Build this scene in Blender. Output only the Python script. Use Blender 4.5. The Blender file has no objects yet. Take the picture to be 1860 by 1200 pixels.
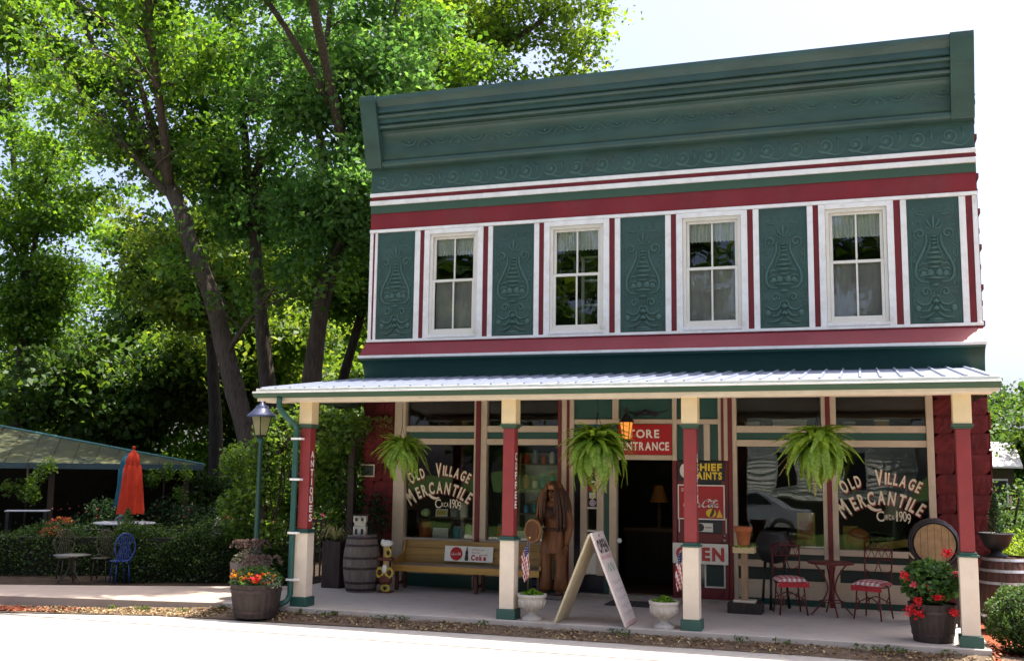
import bpy, bmesh, math, random
import numpy as np
from mathutils import Vector, Matrix, Euler

random.seed(7)
RNG = np.random.default_rng(11)
SC = bpy.context.scene
COL = SC.collection
R = math.radians

# ------------------------------------------------------------------ camera
cam = bpy.data.objects.new('camera', bpy.data.cameras.new('camera'))
COL.objects.link(cam)
CAM_F = Vector((-0.31508, 0.94032, 0.12854)).normalized()
CAM_R = Vector((0.94863, 0.31613, 0.01270))
CAM_R = (CAM_R - CAM_F * CAM_R.dot(CAM_F)).normalized()
CAM_U = CAM_R.cross(CAM_F)
cam.matrix_world = Matrix((
    (CAM_R.x, CAM_U.x, -CAM_F.x, 7.931),
    (CAM_R.y, CAM_U.y, -CAM_F.y, -15.956),
    (CAM_R.z, CAM_U.z, -CAM_F.z, 1.938),
    (0, 0, 0, 1)))
cam.data.sensor_fit = 'HORIZONTAL'
cam.data.sensor_width = 36.0
cam.data.lens = 36.0 * 1900.0 / 1860.0
cam.data.clip_start = 0.1
cam.data.clip_end = 900.0
SC.camera = cam

# ------------------------------------------------------------------ light
SUN_DIR = Vector((0.20, 0.175, 1.0)).normalized()       # towards the sun: high, behind the store, a little to the right
world = bpy.data.worlds.new('World')
SC.world = world
world.use_nodes = True
wn = world.node_tree
bg = wn.nodes['Background']
sky = wn.nodes.new('ShaderNodeTexSky')
sky.sky_type = 'NISHITA'
sky.sun_disc = False
sky.sun_elevation = math.asin(SUN_DIR.z)
sky.sun_rotation = math.atan2(SUN_DIR.x, SUN_DIR.y)
sky.air_density = 0.45
sky.dust_density = 5.0
sky.ozone_density = 1.0
wn.links.new(sky.outputs[0], bg.inputs[0])
bg.inputs[1].default_value = 0.15
sun = bpy.data.objects.new('sun', bpy.data.lights.new('sun', 'SUN'))
COL.objects.link(sun)
sun.data.energy = 3.9
sun.data.angle = R(0.55)
sun.data.color = (1.0, 0.92, 0.80)
sun.rotation_euler = SUN_DIR.to_track_quat('Z', 'Y').to_euler()
sun.location = (10, 10, 40)

vs = SC.view_settings
vs.view_transform = 'Standard'
vs.look = 'None'
vs.gamma = 1.0
vs.use_curve_mapping = False
vs.exposure = 1.70
SC.cycles.max_bounces = 8
SC.cycles.transparent_max_bounces = 16
SC.cycles.caustics_reflective = False
SC.cycles.caustics_refractive = False
try:
    SC.cycles.use_denoising = True
except Exception:
    pass

# ------------------------------------------------------------------ materials
MATS = {}

def nd(nt, typ, **kw):
    n = nt.nodes.new(typ)
    for k, v in kw.items():
        setattr(n, k, v)
    return n

def mat(name, col, rough=0.6, var=0.12, scale=6.0, bump=0.0, bscale=40.0, metal=0.0, spec=0.4,
        dirt=None, dirt_amt=0.0, dirt_scale=1.5, stretch=(1, 1, 1), emit=0.0, coord='Object', col2=None):
    """Painted / stone / wood surface: colour mottling, optional dirt stains and fine relief."""
    if name in MATS:
        return MATS[name]
    m = bpy.data.materials.new(name)
    m.use_nodes = True
    nt = m.node_tree
    b = nt.nodes['Principled BSDF']
    b.inputs['Roughness'].default_value = rough
    b.inputs['Metallic'].default_value = metal
    b.inputs['Specular IOR Level'].default_value = spec
    tc = nd(nt, 'ShaderNodeTexCoord')
    mp = nd(nt, 'ShaderNodeMapping')
    mp.inputs['Scale'].default_value = stretch
    nt.links.new(tc.outputs[coord], mp.inputs[0])
    nz = nd(nt, 'ShaderNodeTexNoise')
    nz.inputs['Scale'].default_value = scale
    nz.inputs['Detail'].default_value = 6
    nz.inputs['Roughness'].default_value = 0.6
    nt.links.new(mp.outputs[0], nz.inputs[0])
    rp = nd(nt, 'ShaderNodeValToRGB')
    lo = [max(0, c * (1 - var)) for c in col]
    hi = [min(1, c * (1 + var)) for c in (col2 or col)]
    rp.color_ramp.elements[0].position = 0.32
    rp.color_ramp.elements[1].position = 0.68
    rp.color_ramp.elements[0].color = (*lo, 1)
    rp.color_ramp.elements[1].color = (*hi, 1)
    nt.links.new(nz.outputs['Fac'], rp.inputs[0])
    out = rp.outputs[0]
    if dirt:
        n2 = nd(nt, 'ShaderNodeTexNoise')
        n2.inputs['Scale'].default_value = dirt_scale
        n2.inputs['Detail'].default_value = 8
        n2.inputs['Roughness'].default_value = 0.7
        nt.links.new(mp.outputs[0], n2.inputs[0])
        r2 = nd(nt, 'ShaderNodeValToRGB')
        r2.color_ramp.elements[0].position = 0.48
        r2.color_ramp.elements[1].position = 0.72
        r2.color_ramp.elements[1].color = (dirt_amt,) * 3 + (1,)
        nt.links.new(n2.outputs['Fac'], r2.inputs[0])
        mx = nd(nt, 'ShaderNodeMix', data_type='RGBA')
        nt.links.new(r2.outputs[0], mx.inputs['Factor'])
        nt.links.new(out, mx.inputs['A'])
        mx.inputs['B'].default_value = (*dirt, 1)
        out = mx.outputs['Result']
    nt.links.new(out, b.inputs['Base Color'])
    if bump:
        n3 = nd(nt, 'ShaderNodeTexNoise')
        n3.inputs['Scale'].default_value = bscale
        n3.inputs['Detail'].default_value = 5
        nt.links.new(mp.outputs[0], n3.inputs[0])
        bp = nd(nt, 'ShaderNodeBump')
        bp.inputs['Strength'].default_value = bump
        bp.inputs['Distance'].default_value = 0.02
        nt.links.new(n3.outputs['Fac'], bp.inputs['Height'])
        nt.links.new(bp.outputs[0], b.inputs['Normal'])
    if emit:
        nt.links.new(out, b.inputs['Emission Color'])
        b.inputs['Emission Strength'].default_value = emit
    MATS[name] = m
    return m

def leaf_mat(name, dark, mid, light, trans=0.45, gloss=0.03):
    """Leaves: the colour runs over the per-leaf 'tint' attribute; light passes through the blade."""
    if name in MATS:
        return MATS[name]
    m = bpy.data.materials.new(name)
    m.use_nodes = True
    nt = m.node_tree
    nt.nodes.remove(nt.nodes['Principled BSDF'])
    o = nt.nodes['Material Output']
    at = nd(nt, 'ShaderNodeAttribute', attribute_name='tint')
    rp = nd(nt, 'ShaderNodeValToRGB')
    e = rp.color_ramp.elements
    e[0].position = 0.1; e[0].color = (*dark, 1)
    e[1].position = 0.95; e[1].color = (*light, 1)
    k = e.new(0.5); k.color = (*mid, 1)
    nt.links.new(at.outputs['Fac'], rp.inputs[0])
    d = nd(nt, 'ShaderNodeBsdfDiffuse')
    t = nd(nt, 'ShaderNodeBsdfTranslucent')
    hs = nd(nt, 'ShaderNodeHueSaturation')
    hs.inputs['Hue'].default_value = 0.475
    hs.inputs['Saturation'].default_value = 1.1
    hs.inputs['Value'].default_value = 1.9
    nt.links.new(rp.outputs[0], d.inputs[0])
    nt.links.new(rp.outputs[0], hs.inputs['Color'])
    nt.links.new(hs.outputs[0], t.inputs[0])
    m1 = nd(nt, 'ShaderNodeMixShader')
    m1.inputs[0].default_value = trans
    nt.links.new(d.outputs[0], m1.inputs[1])
    nt.links.new(t.outputs[0], m1.inputs[2])
    g = nd(nt, 'ShaderNodeBsdfGlossy')
    g.inputs['Roughness'].default_value = 0.55
    g.inputs['Color'].default_value = (0.8, 0.85, 0.8, 1)
    m2 = nd(nt, 'ShaderNodeMixShader')
    m2.inputs[0].default_value = gloss
    nt.links.new(m1.outputs[0], m2.inputs[1])
    nt.links.new(g.outputs[0], m2.inputs[2])
    nt.links.new(m2.outputs[0], o.inputs[0])
    MATS[name] = m
    return m

def glass_mat(name, tint=(0.86, 0.9, 0.9), wav=0.0, base=0.04):
    if name in MATS:
        return MATS[name]
    m = bpy.data.materials.new(name)
    m.use_nodes = True
    nt = m.node_tree
    nt.nodes.remove(nt.nodes['Principled BSDF'])
    o = nt.nodes['Material Output']
    tr = nd(nt, 'ShaderNodeBsdfTransparent')
    tr.inputs[0].default_value = (*tint, 1)
    g = nd(nt, 'ShaderNodeBsdfGlossy')
    g.inputs['Roughness'].default_value = 0.0
    fr = nd(nt, 'ShaderNodeFresnel')
    fr.inputs[0].default_value = 1.55
    mx = nd(nt, 'ShaderNodeMixShader')
    ad = nd(nt, 'ShaderNodeMath', operation='ADD')
    ad.inputs[1].default_value = base
    nt.links.new(fr.outputs[0], ad.inputs[0])
    nt.links.new(ad.outputs[0], mx.inputs[0])
    nt.links.new(tr.outputs[0], mx.inputs[1])
    nt.links.new(g.outputs[0], mx.inputs[2])
    nt.links.new(mx.outputs[0], o.inputs[0])
    if wav:
        tc = nd(nt, 'ShaderNodeTexCoord')
        n3 = nd(nt, 'ShaderNodeTexNoise')
        n3.inputs['Scale'].default_value = 1.7
        n3.inputs['Detail'].default_value = 1
        nt.links.new(tc.outputs['Object'], n3.inputs[0])
        bp = nd(nt, 'ShaderNodeBump')
        bp.inputs['Strength'].default_value = wav
        bp.inputs['Distance'].default_value = 0.02
        nt.links.new(n3.outputs['Fac'], bp.inputs['Height'])
        nt.links.new(bp.outputs[0], g.inputs['Normal'])
        nt.links.new(bp.outputs[0], fr.inputs['Normal'])
    MATS[name] = m
    return m

GREENL = mat('green paint lightened for highlights', (0.058, 0.118, 0.100), 0.42, 0.14, 2.2, 0.1, 30)  # lighter green: highlights on the raised work put into the colour
GREEN = mat('green paint', (0.035, 0.078, 0.066), 0.42, 0.22, 2.6, 0.16, 30, spec=0.45, dirt=(0.075, 0.085, 0.055), dirt_amt=0.38, dirt_scale=1.8, stretch=(0.5, 1, 1.4))
GREEN2 = mat('olive green paint', (0.045, 0.092, 0.058), 0.45, 0.1, 3, 0.08, 40, dirt=(0.03, 0.05, 0.03), dirt_amt=0.4)
GREEND = mat('dark green paint', (0.018, 0.075, 0.06), 0.4, 0.1, 4, 0.08, 40)
REDP = mat('barn red paint', (0.195, 0.014, 0.018), 0.45, 0.16, 2.0, 0.12, 26, dirt=(0.16, 0.045, 0.038), dirt_amt=0.7, dirt_scale=2.2, stretch=(0.6, 1, 0.5))
REDV = mat('red trim paint', (0.15, 0.012, 0.015), 0.5, 0.14, 5, 0.1, 40)
REDPOST = mat('post red paint', (0.225, 0.026, 0.028), 0.5, 0.14, 4, 0.1, 40, dirt=(0.16, 0.03, 0.03), dirt_amt=0.4)
REDDOOR = mat('door red paint', (0.15, 0.012, 0.018), 0.4, 0.14, 4, 0.08, 40)
STONE = mat('painted red stone', (0.12, 0.016, 0.018), 0.8, 0.3, 5, 0.6, 14, spec=0.25, dirt=(0.06, 0.012, 0.013), dirt_amt=0.8, dirt_scale=3)
WHITE = mat('white paint', (0.84, 0.815, 0.785), 0.45, 0.04, 6, 0.08, 60, dirt=(0.58, 0.50, 0.43), dirt_amt=0.6, dirt_scale=3.5)
CREAM = mat('cream window paint', (0.76, 0.71, 0.62), 0.45, 0.05, 6, 0.08, 60, dirt=(0.5, 0.43, 0.36), dirt_amt=0.5, dirt_scale=3)
TAN = mat('tan storefront paint', (0.56, 0.45, 0.335), 0.5, 0.08, 5, 0.1, 50, dirt=(0.42, 0.33, 0.24), dirt_amt=0.5, dirt_scale=2.4)
TANPOST = mat('cream post paint', (0.70, 0.595, 0.475), 0.5, 0.06, 5, 0.08, 50, dirt=(0.5, 0.4, 0.3), dirt_amt=0.4, dirt_scale=2.2)
TANTOP = mat('yellow cream post paint', (0.74, 0.57, 0.33), 0.5, 0.06, 5, 0.08, 50)
ROOFM = mat('galvanised roofing', (0.21, 0.245, 0.33), 0.5, 0.12, 3, 0.1, 30, metal=0.2, dirt=(0.34, 0.36, 0.45), dirt_amt=0.6, dirt_scale=1.8)  # bluish tint puts the shade lying on the roof into its colour
CONC = mat('porch concrete', (0.43, 0.385, 0.35), 0.8, 0.1, 2.2, 0.25, 90, dirt=(0.28, 0.235, 0.2), dirt_amt=0.75, dirt_scale=2.2)
CONCE = mat('concrete edge', (0.34, 0.29, 0.25), 0.85, 0.2, 6, 0.4, 60)
WOOD = mat('golden bench wood', (0.34, 0.20, 0.055), 0.45, 0.25, 3.2, 0.15, 30, stretch=(0.35, 3, 3), dirt=(0.18, 0.09, 0.03), dirt_amt=0.6)
BARREL = mat('weathered barrel wood', (0.15, 0.125, 0.11), 0.75, 0.35, 6, 0.4, 30, stretch=(3, 3, 0.5), dirt=(0.1, 0.07, 0.055), dirt_amt=0.6)
BARRELD = mat('dark tub wood', (0.034, 0.022, 0.019), 0.7, 0.4, 6, 0.4, 30, stretch=(3, 3, 0.5))
OAK = mat('oak barrel head', (0.34, 0.21, 0.10), 0.65, 0.3, 5, 0.25, 30, stretch=(1, 1, 4), dirt=(0.15, 0.09, 0.05), dirt_amt=0.6, dirt_scale=3)
HOOP = mat('rusted hoop iron', (0.05, 0.035, 0.035), 0.55, 0.4, 20, 0.2, 60, metal=0.5)
HOOPS = mat('galvanised hoop', (0.55, 0.55, 0.55), 0.4, 0.2, 12, 0.1, 60, metal=0.6)
IRON = mat('black iron', (0.012, 0.012, 0.013), 0.5, 0.3, 10, 0.1, 60)
REDIRON = mat('red wrought iron', (0.11, 0.012, 0.014), 0.4, 0.2, 10)
TERRA = mat('terracotta', (0.42, 0.13, 0.05), 0.75, 0.15, 8, 0.15, 60)
URNM = mat('cast stone urn', (0.46, 0.42, 0.38), 0.85, 0.18, 12, 0.5, 60, dirt=(0.22, 0.19, 0.16), dirt_amt=0.6, dirt_scale=6)
SOIL = mat('potting soil', (0.03, 0.02, 0.014), 0.95, 0.3, 30, 0.6, 60)
BARK = mat('tree bark', (0.095, 0.074, 0.062), 0.9, 0.4, 9, 1.0, 22, spec=0.15, stretch=(2.2, 2.2, 0.35), dirt=(0.05, 0.038, 0.03), dirt_amt=0.7, dirt_scale=2.5)
BARKD = mat('dark tree bark', (0.045, 0.036, 0.03), 0.9, 0.4, 9, 1.0, 22, spec=0.15, stretch=(2.2, 2.2, 0.35))
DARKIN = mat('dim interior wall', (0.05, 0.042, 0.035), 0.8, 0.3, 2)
SHELF = mat('shelf wood', (0.16, 0.09, 0.04), 0.6, 0.3, 4, stretch=(0.4, 3, 3))
LACE = mat('lace curtain', (0.86, 0.85, 0.80), 0.85, 0.12, 40, 0.3, 90)
SHADE = mat('drawn window shade', (0.50, 0.45, 0.43), 0.8, 0.14, 2.2, 0.1, 30)
SIGNRED = mat('sign red enamel', (0.42, 0.012, 0.016), 0.3, 0.08, 5)
SIGNW = mat('sign white', (0.78, 0.76, 0.70), 0.4, 0.05, 8, dirt=(0.5, 0.44, 0.38), dirt_amt=0.4)
SIGNY = mat('sign yellow', (0.80, 0.55, 0.03), 0.4, 0.05, 8)
SIGNB = mat('sign black', (0.012, 0.011, 0.018), 0.35, 0.1, 8)
LETTERC = mat('cream gilt lettering', (0.78, 0.66, 0.48), 0.4, 0.08, 20)
LETTERR = mat('dark red letter shadow', (0.22, 0.02, 0.02), 0.4, 0.08, 20)
LETTERW = mat('white lettering', (0.82, 0.78, 0.72), 0.5, 0.05, 20)
DKGLASS = glass_mat('window glass', (0.94, 0.96, 0.95), wav=0.2, base=0.0)
SHOPGLASS = glass_mat('shop window glass', (0.90, 0.93, 0.92), wav=0.10, base=0.0)

# ------------------------------------------------------------------ geometry helpers
class MB:
    """Collects shapes, then links them as one mesh object."""
    def __init__(self):
        self.v = []; self.f = []; self.m = []; self.s = []
    def add(self, vs_, fs, mi=0, smooth=False):
        o = len(self.v)
        self.v += [tuple(p) for p in vs_]
        for f in fs:
            self.f.append(tuple(i + o for i in f)); self.m.append(mi); self.s.append(smooth)
        return self
    def box(self, x0, x1, y0, y1, z0, z1, mi=0, M=None):
        p = [(x, y, z) for z in (z0, z1) for y in (y0, y1) for x in (x0, x1)]
        if M is not None:
            p = [tuple(M @ Vector(q)) for q in p]
        return self.add(p, [(0, 2, 3, 1), (4, 5, 7, 6), (0, 1, 5, 4), (2, 6, 7, 3), (0, 4, 6, 2), (1, 3, 7, 5)], mi)
    def prism_x(self, prof, x0, x1, mi=0, smooth=False, caps=True):
        """profile of (y,z) points (closed) swept along x"""
        n = len(prof)
        p = [(x0, y, z) for y, z in prof] + [(x1, y, z) for y, z in prof]
        f = [(i, i + n, (i + 1) % n + n, (i + 1) % n) for i in range(n)]
        self.add(p, f, mi, smooth)
        if caps:
            self.add([(x0, y, z) for y, z in prof], [tuple(range(n))], mi)
            self.add([(x1, y, z) for y, z in prof], [tuple(range(n))[::-1]], mi)
        return self
    def lathe(self, prof, c=(0, 0, 0), n=24, mi=0, smooth=True, M=None, cap=True):
        """profile of (r,z)"""
        p = []
        for r, z in prof:
            for k in range(n):
                a = 2 * math.pi * k / n
                q = Vector((r * math.cos(a), r * math.sin(a), z))
                if M is not None: q = M @ q
                p.append((q.x + c[0], q.y + c[1], q.z + c[2]))
        f = []
        for i in range(len(prof) - 1):
            for k in range(n):
                k2 = (k + 1) % n
                f.append((i * n + k, i * n + k2, (i + 1) * n + k2, (i + 1) * n + k))
        self.add(p, f, mi, smooth)
        if cap:
            o = len(prof) - 1
            self.add(p[:n], [tuple(range(n))[::-1]], mi)
            self.add(p[o * n:], [tuple(range(n))], mi)
        return self
    def tube(self, pts, r, n=6, mi=0, smooth=True, cap=True):
        pts = [Vector(q) for q in pts]
        rr = r if hasattr(r, '__len__') else [r] * len(pts)
        ring = []
        up = None
        for i, q in enumerate(pts):
            t = (pts[min(i + 1, len(pts) - 1)] - pts[max(i - 1, 0)])
            if t.length < 1e-9: t = Vector((0, 0, 1))
            t.normalize()
            if up is None:
                up = t.orthogonal().normalized()
            up = (up - t * up.dot(t))
            if up.length < 1e-6: up = t.orthogonal()
            up.normalize()
            w = t.cross(up)
            ring += [tuple(q + (up * math.cos(2 * math.pi * k / n) + w * math.sin(2 * math.pi * k / n)) * rr[i]) for k in range(n)]
        f = []
        for i in range(len(pts) - 1):
            for k in range(n):
                k2 = (k + 1) % n
                f.append((i * n + k, i * n + k2, (i + 1) * n + k2, (i + 1) * n + k))
        if cap:
            f.append(tuple(range(n))[::-1])
            f.append(tuple(range((len(pts) - 1) * n, len(pts) * n)))
        return self.add(ring, f, mi, smooth)
    def ball(self, c, r, n=10, m=7, mi=0, sx=1, sy=1, sz=1):
        prof = [(max(1e-4, math.sin(math.pi * i / m)) * r, -math.cos(math.pi * i / m) * r) for i in range(m + 1)]
        return self.lathe(prof, c, n, mi, True, Matrix.Diagonal((sx, sy, sz)), cap=False)
    def data(self, name, mats):
        me = bpy.data.meshes.new(name)
        me.from_pydata(self.v, [], self.f)
        for m in (mats if isinstance(mats, (list, tuple)) else [mats]):
            me.materials.append(m)
        me.polygons.foreach_set('material_index', self.m)
        me.polygons.foreach_set('use_smooth', self.s)
        me.update()
        return me
    def build(self, name, mats, parent=None, loc=(0, 0, 0), rot=(0, 0, 0), bevel=0.0):
        return link(name, self.data(name, mats), parent, loc, rot, bevel)

def link(name, me, parent=None, loc=(0, 0, 0), rot=(0, 0, 0), bevel=0.0):
    o = bpy.data.objects.new(name, me)
    COL.objects.link(o)
    o.location = loc
    o.rotation_euler = rot
    if parent is not None:
        o.parent = parent
    if bevel:
        b = o.modifiers.new('bevel', 'BEVEL')
        b.width = bevel; b.segments = 2; b.limit_method = 'ANGLE'; b.angle_limit = R(40)
    return o

def tag(o, label=None, cat=None, group=None, kind=None):
    if label: o['label'] = label
    if cat: o['category'] = cat
    if group: o['group'] = group
    if kind: o['kind'] = kind
    return o

def thing(name, label, cat, loc=(0, 0, 0), rotz=0.0, group=None, scale=1.0):
    o = bpy.data.objects.new(name, None)
    COL.objects.link(o)
    o.location = loc; o.rotation_euler = (0, 0, rotz); o.scale = (scale,) * 3
    o.empty_display_size = 0.2
    return tag(o, label, cat, group)

def dup(root, loc, rotz=0.0, label=None, scale=None):
    r = root.copy(); COL.objects.link(r)
    r.location = loc; r.rotation_euler = (0, 0, rotz)
    if scale: r.scale = (scale,) * 3
    if label: r['label'] = label
    for ch in list(root.children):
        c = ch.copy(); COL.objects.link(c); c.parent = r
        for g in list(ch.children):
            d = g.copy(); COL.objects.link(d); d.parent = c
    return r

def bx(name, m, parent, x0, x1, y0, y1, z0, z1, bevel=0.004):
    return MB().box(x0, x1, y0, y1, z0, z1).build(name, m, parent, bevel=bevel)

def smooth_pts(pts, k=6, closed=False):
    """Catmull-Rom"""
    P = [np.array(p, float) for p in pts]
    out = []
    n = len(P)
    for i in range(n - 1):
        p0 = P[max(i - 1, 0)]; p1 = P[i]; p2 = P[i + 1]; p3 = P[min(i + 2, n - 1)]
        for j in range(k):
            t = j / k
            out.append(0.5 * ((2 * p1) + (-p0 + p2) * t + (2 * p0 - 5 * p1 + 4 * p2 - p3) * t * t + (-p0 + 3 * p1 - 3 * p2 + p3) * t ** 3))
    out.append(P[-1])
    return out

def spiral(cx, cz, r0, r1, a0, turns, n=26, sgn=1):
    out = []
    for i in range(n + 1):
        t = i / n
        r = r0 + (r1 - r0) * t
        a = a0 + sgn * turns * 2 * math.pi * t
        out.append((cx + r * math.cos(a), cz + r * math.sin(a)))
    return out

# ---- lettering
_glyph = {}
def glyph(ch, bold=0.0):
    """2-D outline mesh of one character (built-in font), as (verts, faces, x0, x1)"""
    key = (ch, bold)
    if key in _glyph:
        return _glyph[key]
    cu = bpy.data.curves.new('glyph', 'FONT')
    cu.body = ch; cu.size = 1.0; cu.offset = bold; cu.resolution_u = 3
    ob = bpy.data.objects.new('glyph', cu)
    COL.objects.link(ob)
    dg = bpy.context.evaluated_depsgraph_get()
    dg.update()
    me = bpy.data.meshes.new_from_object(ob.evaluated_get(dg))
    v = [(p.co.x, p.co.y) for p in me.vertices]
    f = [tuple(p.vertices) for p in me.polygons]
    bpy.data.objects.remove(ob); bpy.data.curves.remove(cu); bpy.data.meshes.remove(me)
    xs = [p[0] for p in v] or [0, 0.3]
    _glyph[key] = (v, f, min(xs), max(xs))
    return _glyph[key]

CAPH = 0.73   # cap height of the built-in font at size 1
def put_glyph(mb, ch, cx, cz, h, w=None, rot=0.0, mi=0, y=0.0, bold=0.02, shear=0.0, axis='x', depth=0.0):
    """letter centred on (cx, baseline cz), cap height h, width w, facing -y (axis x) or +x (axis y)"""
    if ch == ' ':
        return
    v, f, a, b = glyph(ch, bold)
    s = h / CAPH
    wx = (w / max(b - a, 1e-3)) if w else s
    ca, sa = math.cos(rot), math.sin(rot)
    P = []
    for px, pz in v:
        qx = (px - (a + b) / 2) * wx + shear * pz * s
        qz = pz * s
        X = cx + qx * ca - qz * sa; Z = cz + qx * sa + qz * ca
        P.append((X, y, Z) if axis == 'x' else (y, X, Z))
    mb.add(P, f, mi)

def text_line(mb, s, x0, x1, cz, h, mi=0, y=0.0, bold=0.02, arc=0.0, shear=0.0, big=None, slim=1.0, axis='x'):
    """a line of text spread from x0 to x1 with its own letter widths; arc lifts the middle"""
    ws = []
    for i, c in enumerate(s):
        if c == ' ':
            ws.append(0.38 * h)
        else:
            v, f, a, b = glyph(c, bold)
            ws.append((b - a) / CAPH * h * (big if (big and i == 0) else 1.0))
    gap = 0.16 * h
    tot = sum(ws) + gap * (len(s) - 1)
    k = (x1 - x0) / tot
    x = x0
    xm = (x0 + x1) / 2; hw = (x1 - x0) / 2
    for i, c in enumerate(s):
        w = ws[i] * k
        cx = x + w / 2
        u = (cx - xm) / hw
        dz = arc * (1 - u * u)
        rot = math.atan2(-2 * arc * u, hw)
        hh = h * (big if (big and i == 0) else 1.0)
        put_glyph(mb, c, cx, cz + dz - (hh - h) * 0.5, hh, w, rot, mi, y, bold, shear, axis)
        x += w + gap * k

def ribbon(mb, pts, wmax, wmin, x0, z0, s, y, mi=0, nib=R(35), shear=0.28):
    """calligraphic stroke: 2-D points scaled by s at (x0,z0), broad where it runs across the nib"""
    P = smooth_pts(pts, 5)
    L = []; Rr = []
    for i in range(len(P)):
        a = P[max(i - 1, 0)]; b = P[min(i + 1, len(P) - 1)]
        d = b - a; d = d / (np.hypot(*d) + 1e-9)
        th = math.atan2(d[1], d[0])
        w = wmin + (wmax - wmin) * abs(math.sin(th - nib))
        e = 1.0
        if i < 2 or i > len(P) - 3: e = 0.6
        n = np.array([-d[1], d[0]]) * w * 0.5 * e
        for lst, q in ((L, P[i] + n), (Rr, P[i] - n)):
            lst.append((x0 + (q[0] + shear * q[1]) * s, y, z0 + q[1] * s))
    n = len(L)
    mb.add(L + Rr, [(i, i + n, i + n + 1, i + 1) for i in range(n - 1)], mi)

def cola_script(mb, x0, z0, s, y, mi=0):
    """flowing soft-drink script, about 4.6 units long and 1 high"""
    def C(o):
        return [[(o + 0.86, 0.86), (o + 0.80, 1.0), (o + 0.55, 0.98), (o + 0.22, 0.72), (o + 0.08, 0.36), (o + 0.2, 0.06), (o + 0.5, 0.02), (o + 0.8, 0.25), (o + 0.9, 0.4)],
                [(o + 0.86, 0.86), (o + 0.72, 0.78), (o + 0.74, 0.62)]]
    def O(o):
        return [[(o + 0.26, 0.46), (o + 0.08, 0.34), (o + 0.06, 0.12), (o + 0.22, 0.02), (o + 0.38, 0.14), (o + 0.4, 0.34), (o + 0.26, 0.46), (o + 0.3, 0.36), (o + 0.5, 0.36)]]
    def c_(o):
        return [[(o + 0.36, 0.4), (o + 0.22, 0.46), (o + 0.06, 0.3), (o + 0.06, 0.1), (o + 0.22, 0.02), (o + 0.44, 0.16)]]
    def a_(o):
        return [[(o + 0.36, 0.42), (o + 0.18, 0.44), (o + 0.04, 0.24), (o + 0.1, 0.04), (o + 0.28, 0.12), (o + 0.38, 0.42), (o + 0.34, 0.12), (o + 0.42, 0.02), (o + 0.58, 0.16)]]
    def l_(o):
        return [[(o + 0.0, 0.16), (o + 0.26, 0.7), (o + 0.24, 0.98), (o + 0.12, 0.8), (o + 0.08, 0.2), (o + 0.18, 0.02), (o + 0.36, 0.14)]]
    S = C(0) + O(0.82) + c_(1.3) + a_(1.74) + [[(2.3, 0.26), (2.5, 0.3)]] + C(2.42) + O(3.24) + l_(3.72) + a_(4.06)
    S += [[(0.4, 0.03), (0.75, -0.16), (1.3, -0.14), (1.75, -0.05)], [(3.2, 0.95), (3.55, 0.78), (3.95, 0.92), (4.3, 0.8)]]
    for st in S:
        ribbon(mb, st, 0.17, 0.05, x0, z0, s, y, mi)

# ---- foliage
def leaf_cloud(name, ctr, size, m, parent=None, tint=None, up=0.5, aspect=0.62, fold=0.25, droop=0.0, smooth=False, loc=(0, 0, 0)):
    """leaf blades (folded quads) at the given centres; numpy, one mesh"""
    ctr = np.asarray(ctr, np.float32)
    n = len(ctr)
    size = np.broadcast_to(np.asarray(size, np.float32), (n,))[:, None]
    nr = RNG.normal(size=(n, 3)); nr[:, 2] = np.abs(nr[:, 2]) + up
    nr /= np.linalg.norm(nr, axis=1, keepdims=True)
    d = RNG.normal(size=(n, 3)); d[:, 2] -= droop
    d -= nr * (d * nr).sum(1, keepdims=True)
    d /= np.linalg.norm(d, axis=1, keepdims=True) + 1e-9
    w = np.cross(nr, d)
    base = ctr - d * size * 0.5
    tip = ctr + d * size * 0.5 - nr * size * 0.08
    l = ctr + w * size * aspect * 0.5 + nr * size * fold * 0.5 - d * size * 0.08
    r = ctr - w * size * aspect * 0.5 + nr * size * fold * 0.5 - d * size * 0.08
    V = np.stack([base, r, tip, l], 1).reshape(-1, 3)
    me = bpy.data.meshes.new(name)
    me.vertices.add(4 * n); me.vertices.foreach_set('co', V.astype(np.float32).ravel())
    me.loops.add(4 * n); me.loops.foreach_set('vertex_index', np.arange(4 * n, dtype=np.int32))
    me.polygons.add(n)
    me.polygons.foreach_set('loop_start', np.arange(0, 4 * n, 4, dtype=np.int32))
    me.polygons.foreach_set('loop_total', np.full(n, 4, np.int32))
    if tint is None:
        tint = RNG.uniform(0, 1, n)
    a = me.attributes.new('tint', 'FLOAT', 'FACE')
    a.data.foreach_set('value', np.clip(tint, 0, 1).astype(np.float32))
    me.materials.append(m)
    me.update(calc_edges=True)
    return link(name, me, parent, loc)

def rnd_dir(flat=0.5):
    a = random.uniform(0, 2 * math.pi)
    return Vector((math.cos(a), math.sin(a), random.uniform(-flat, flat)))
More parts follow.
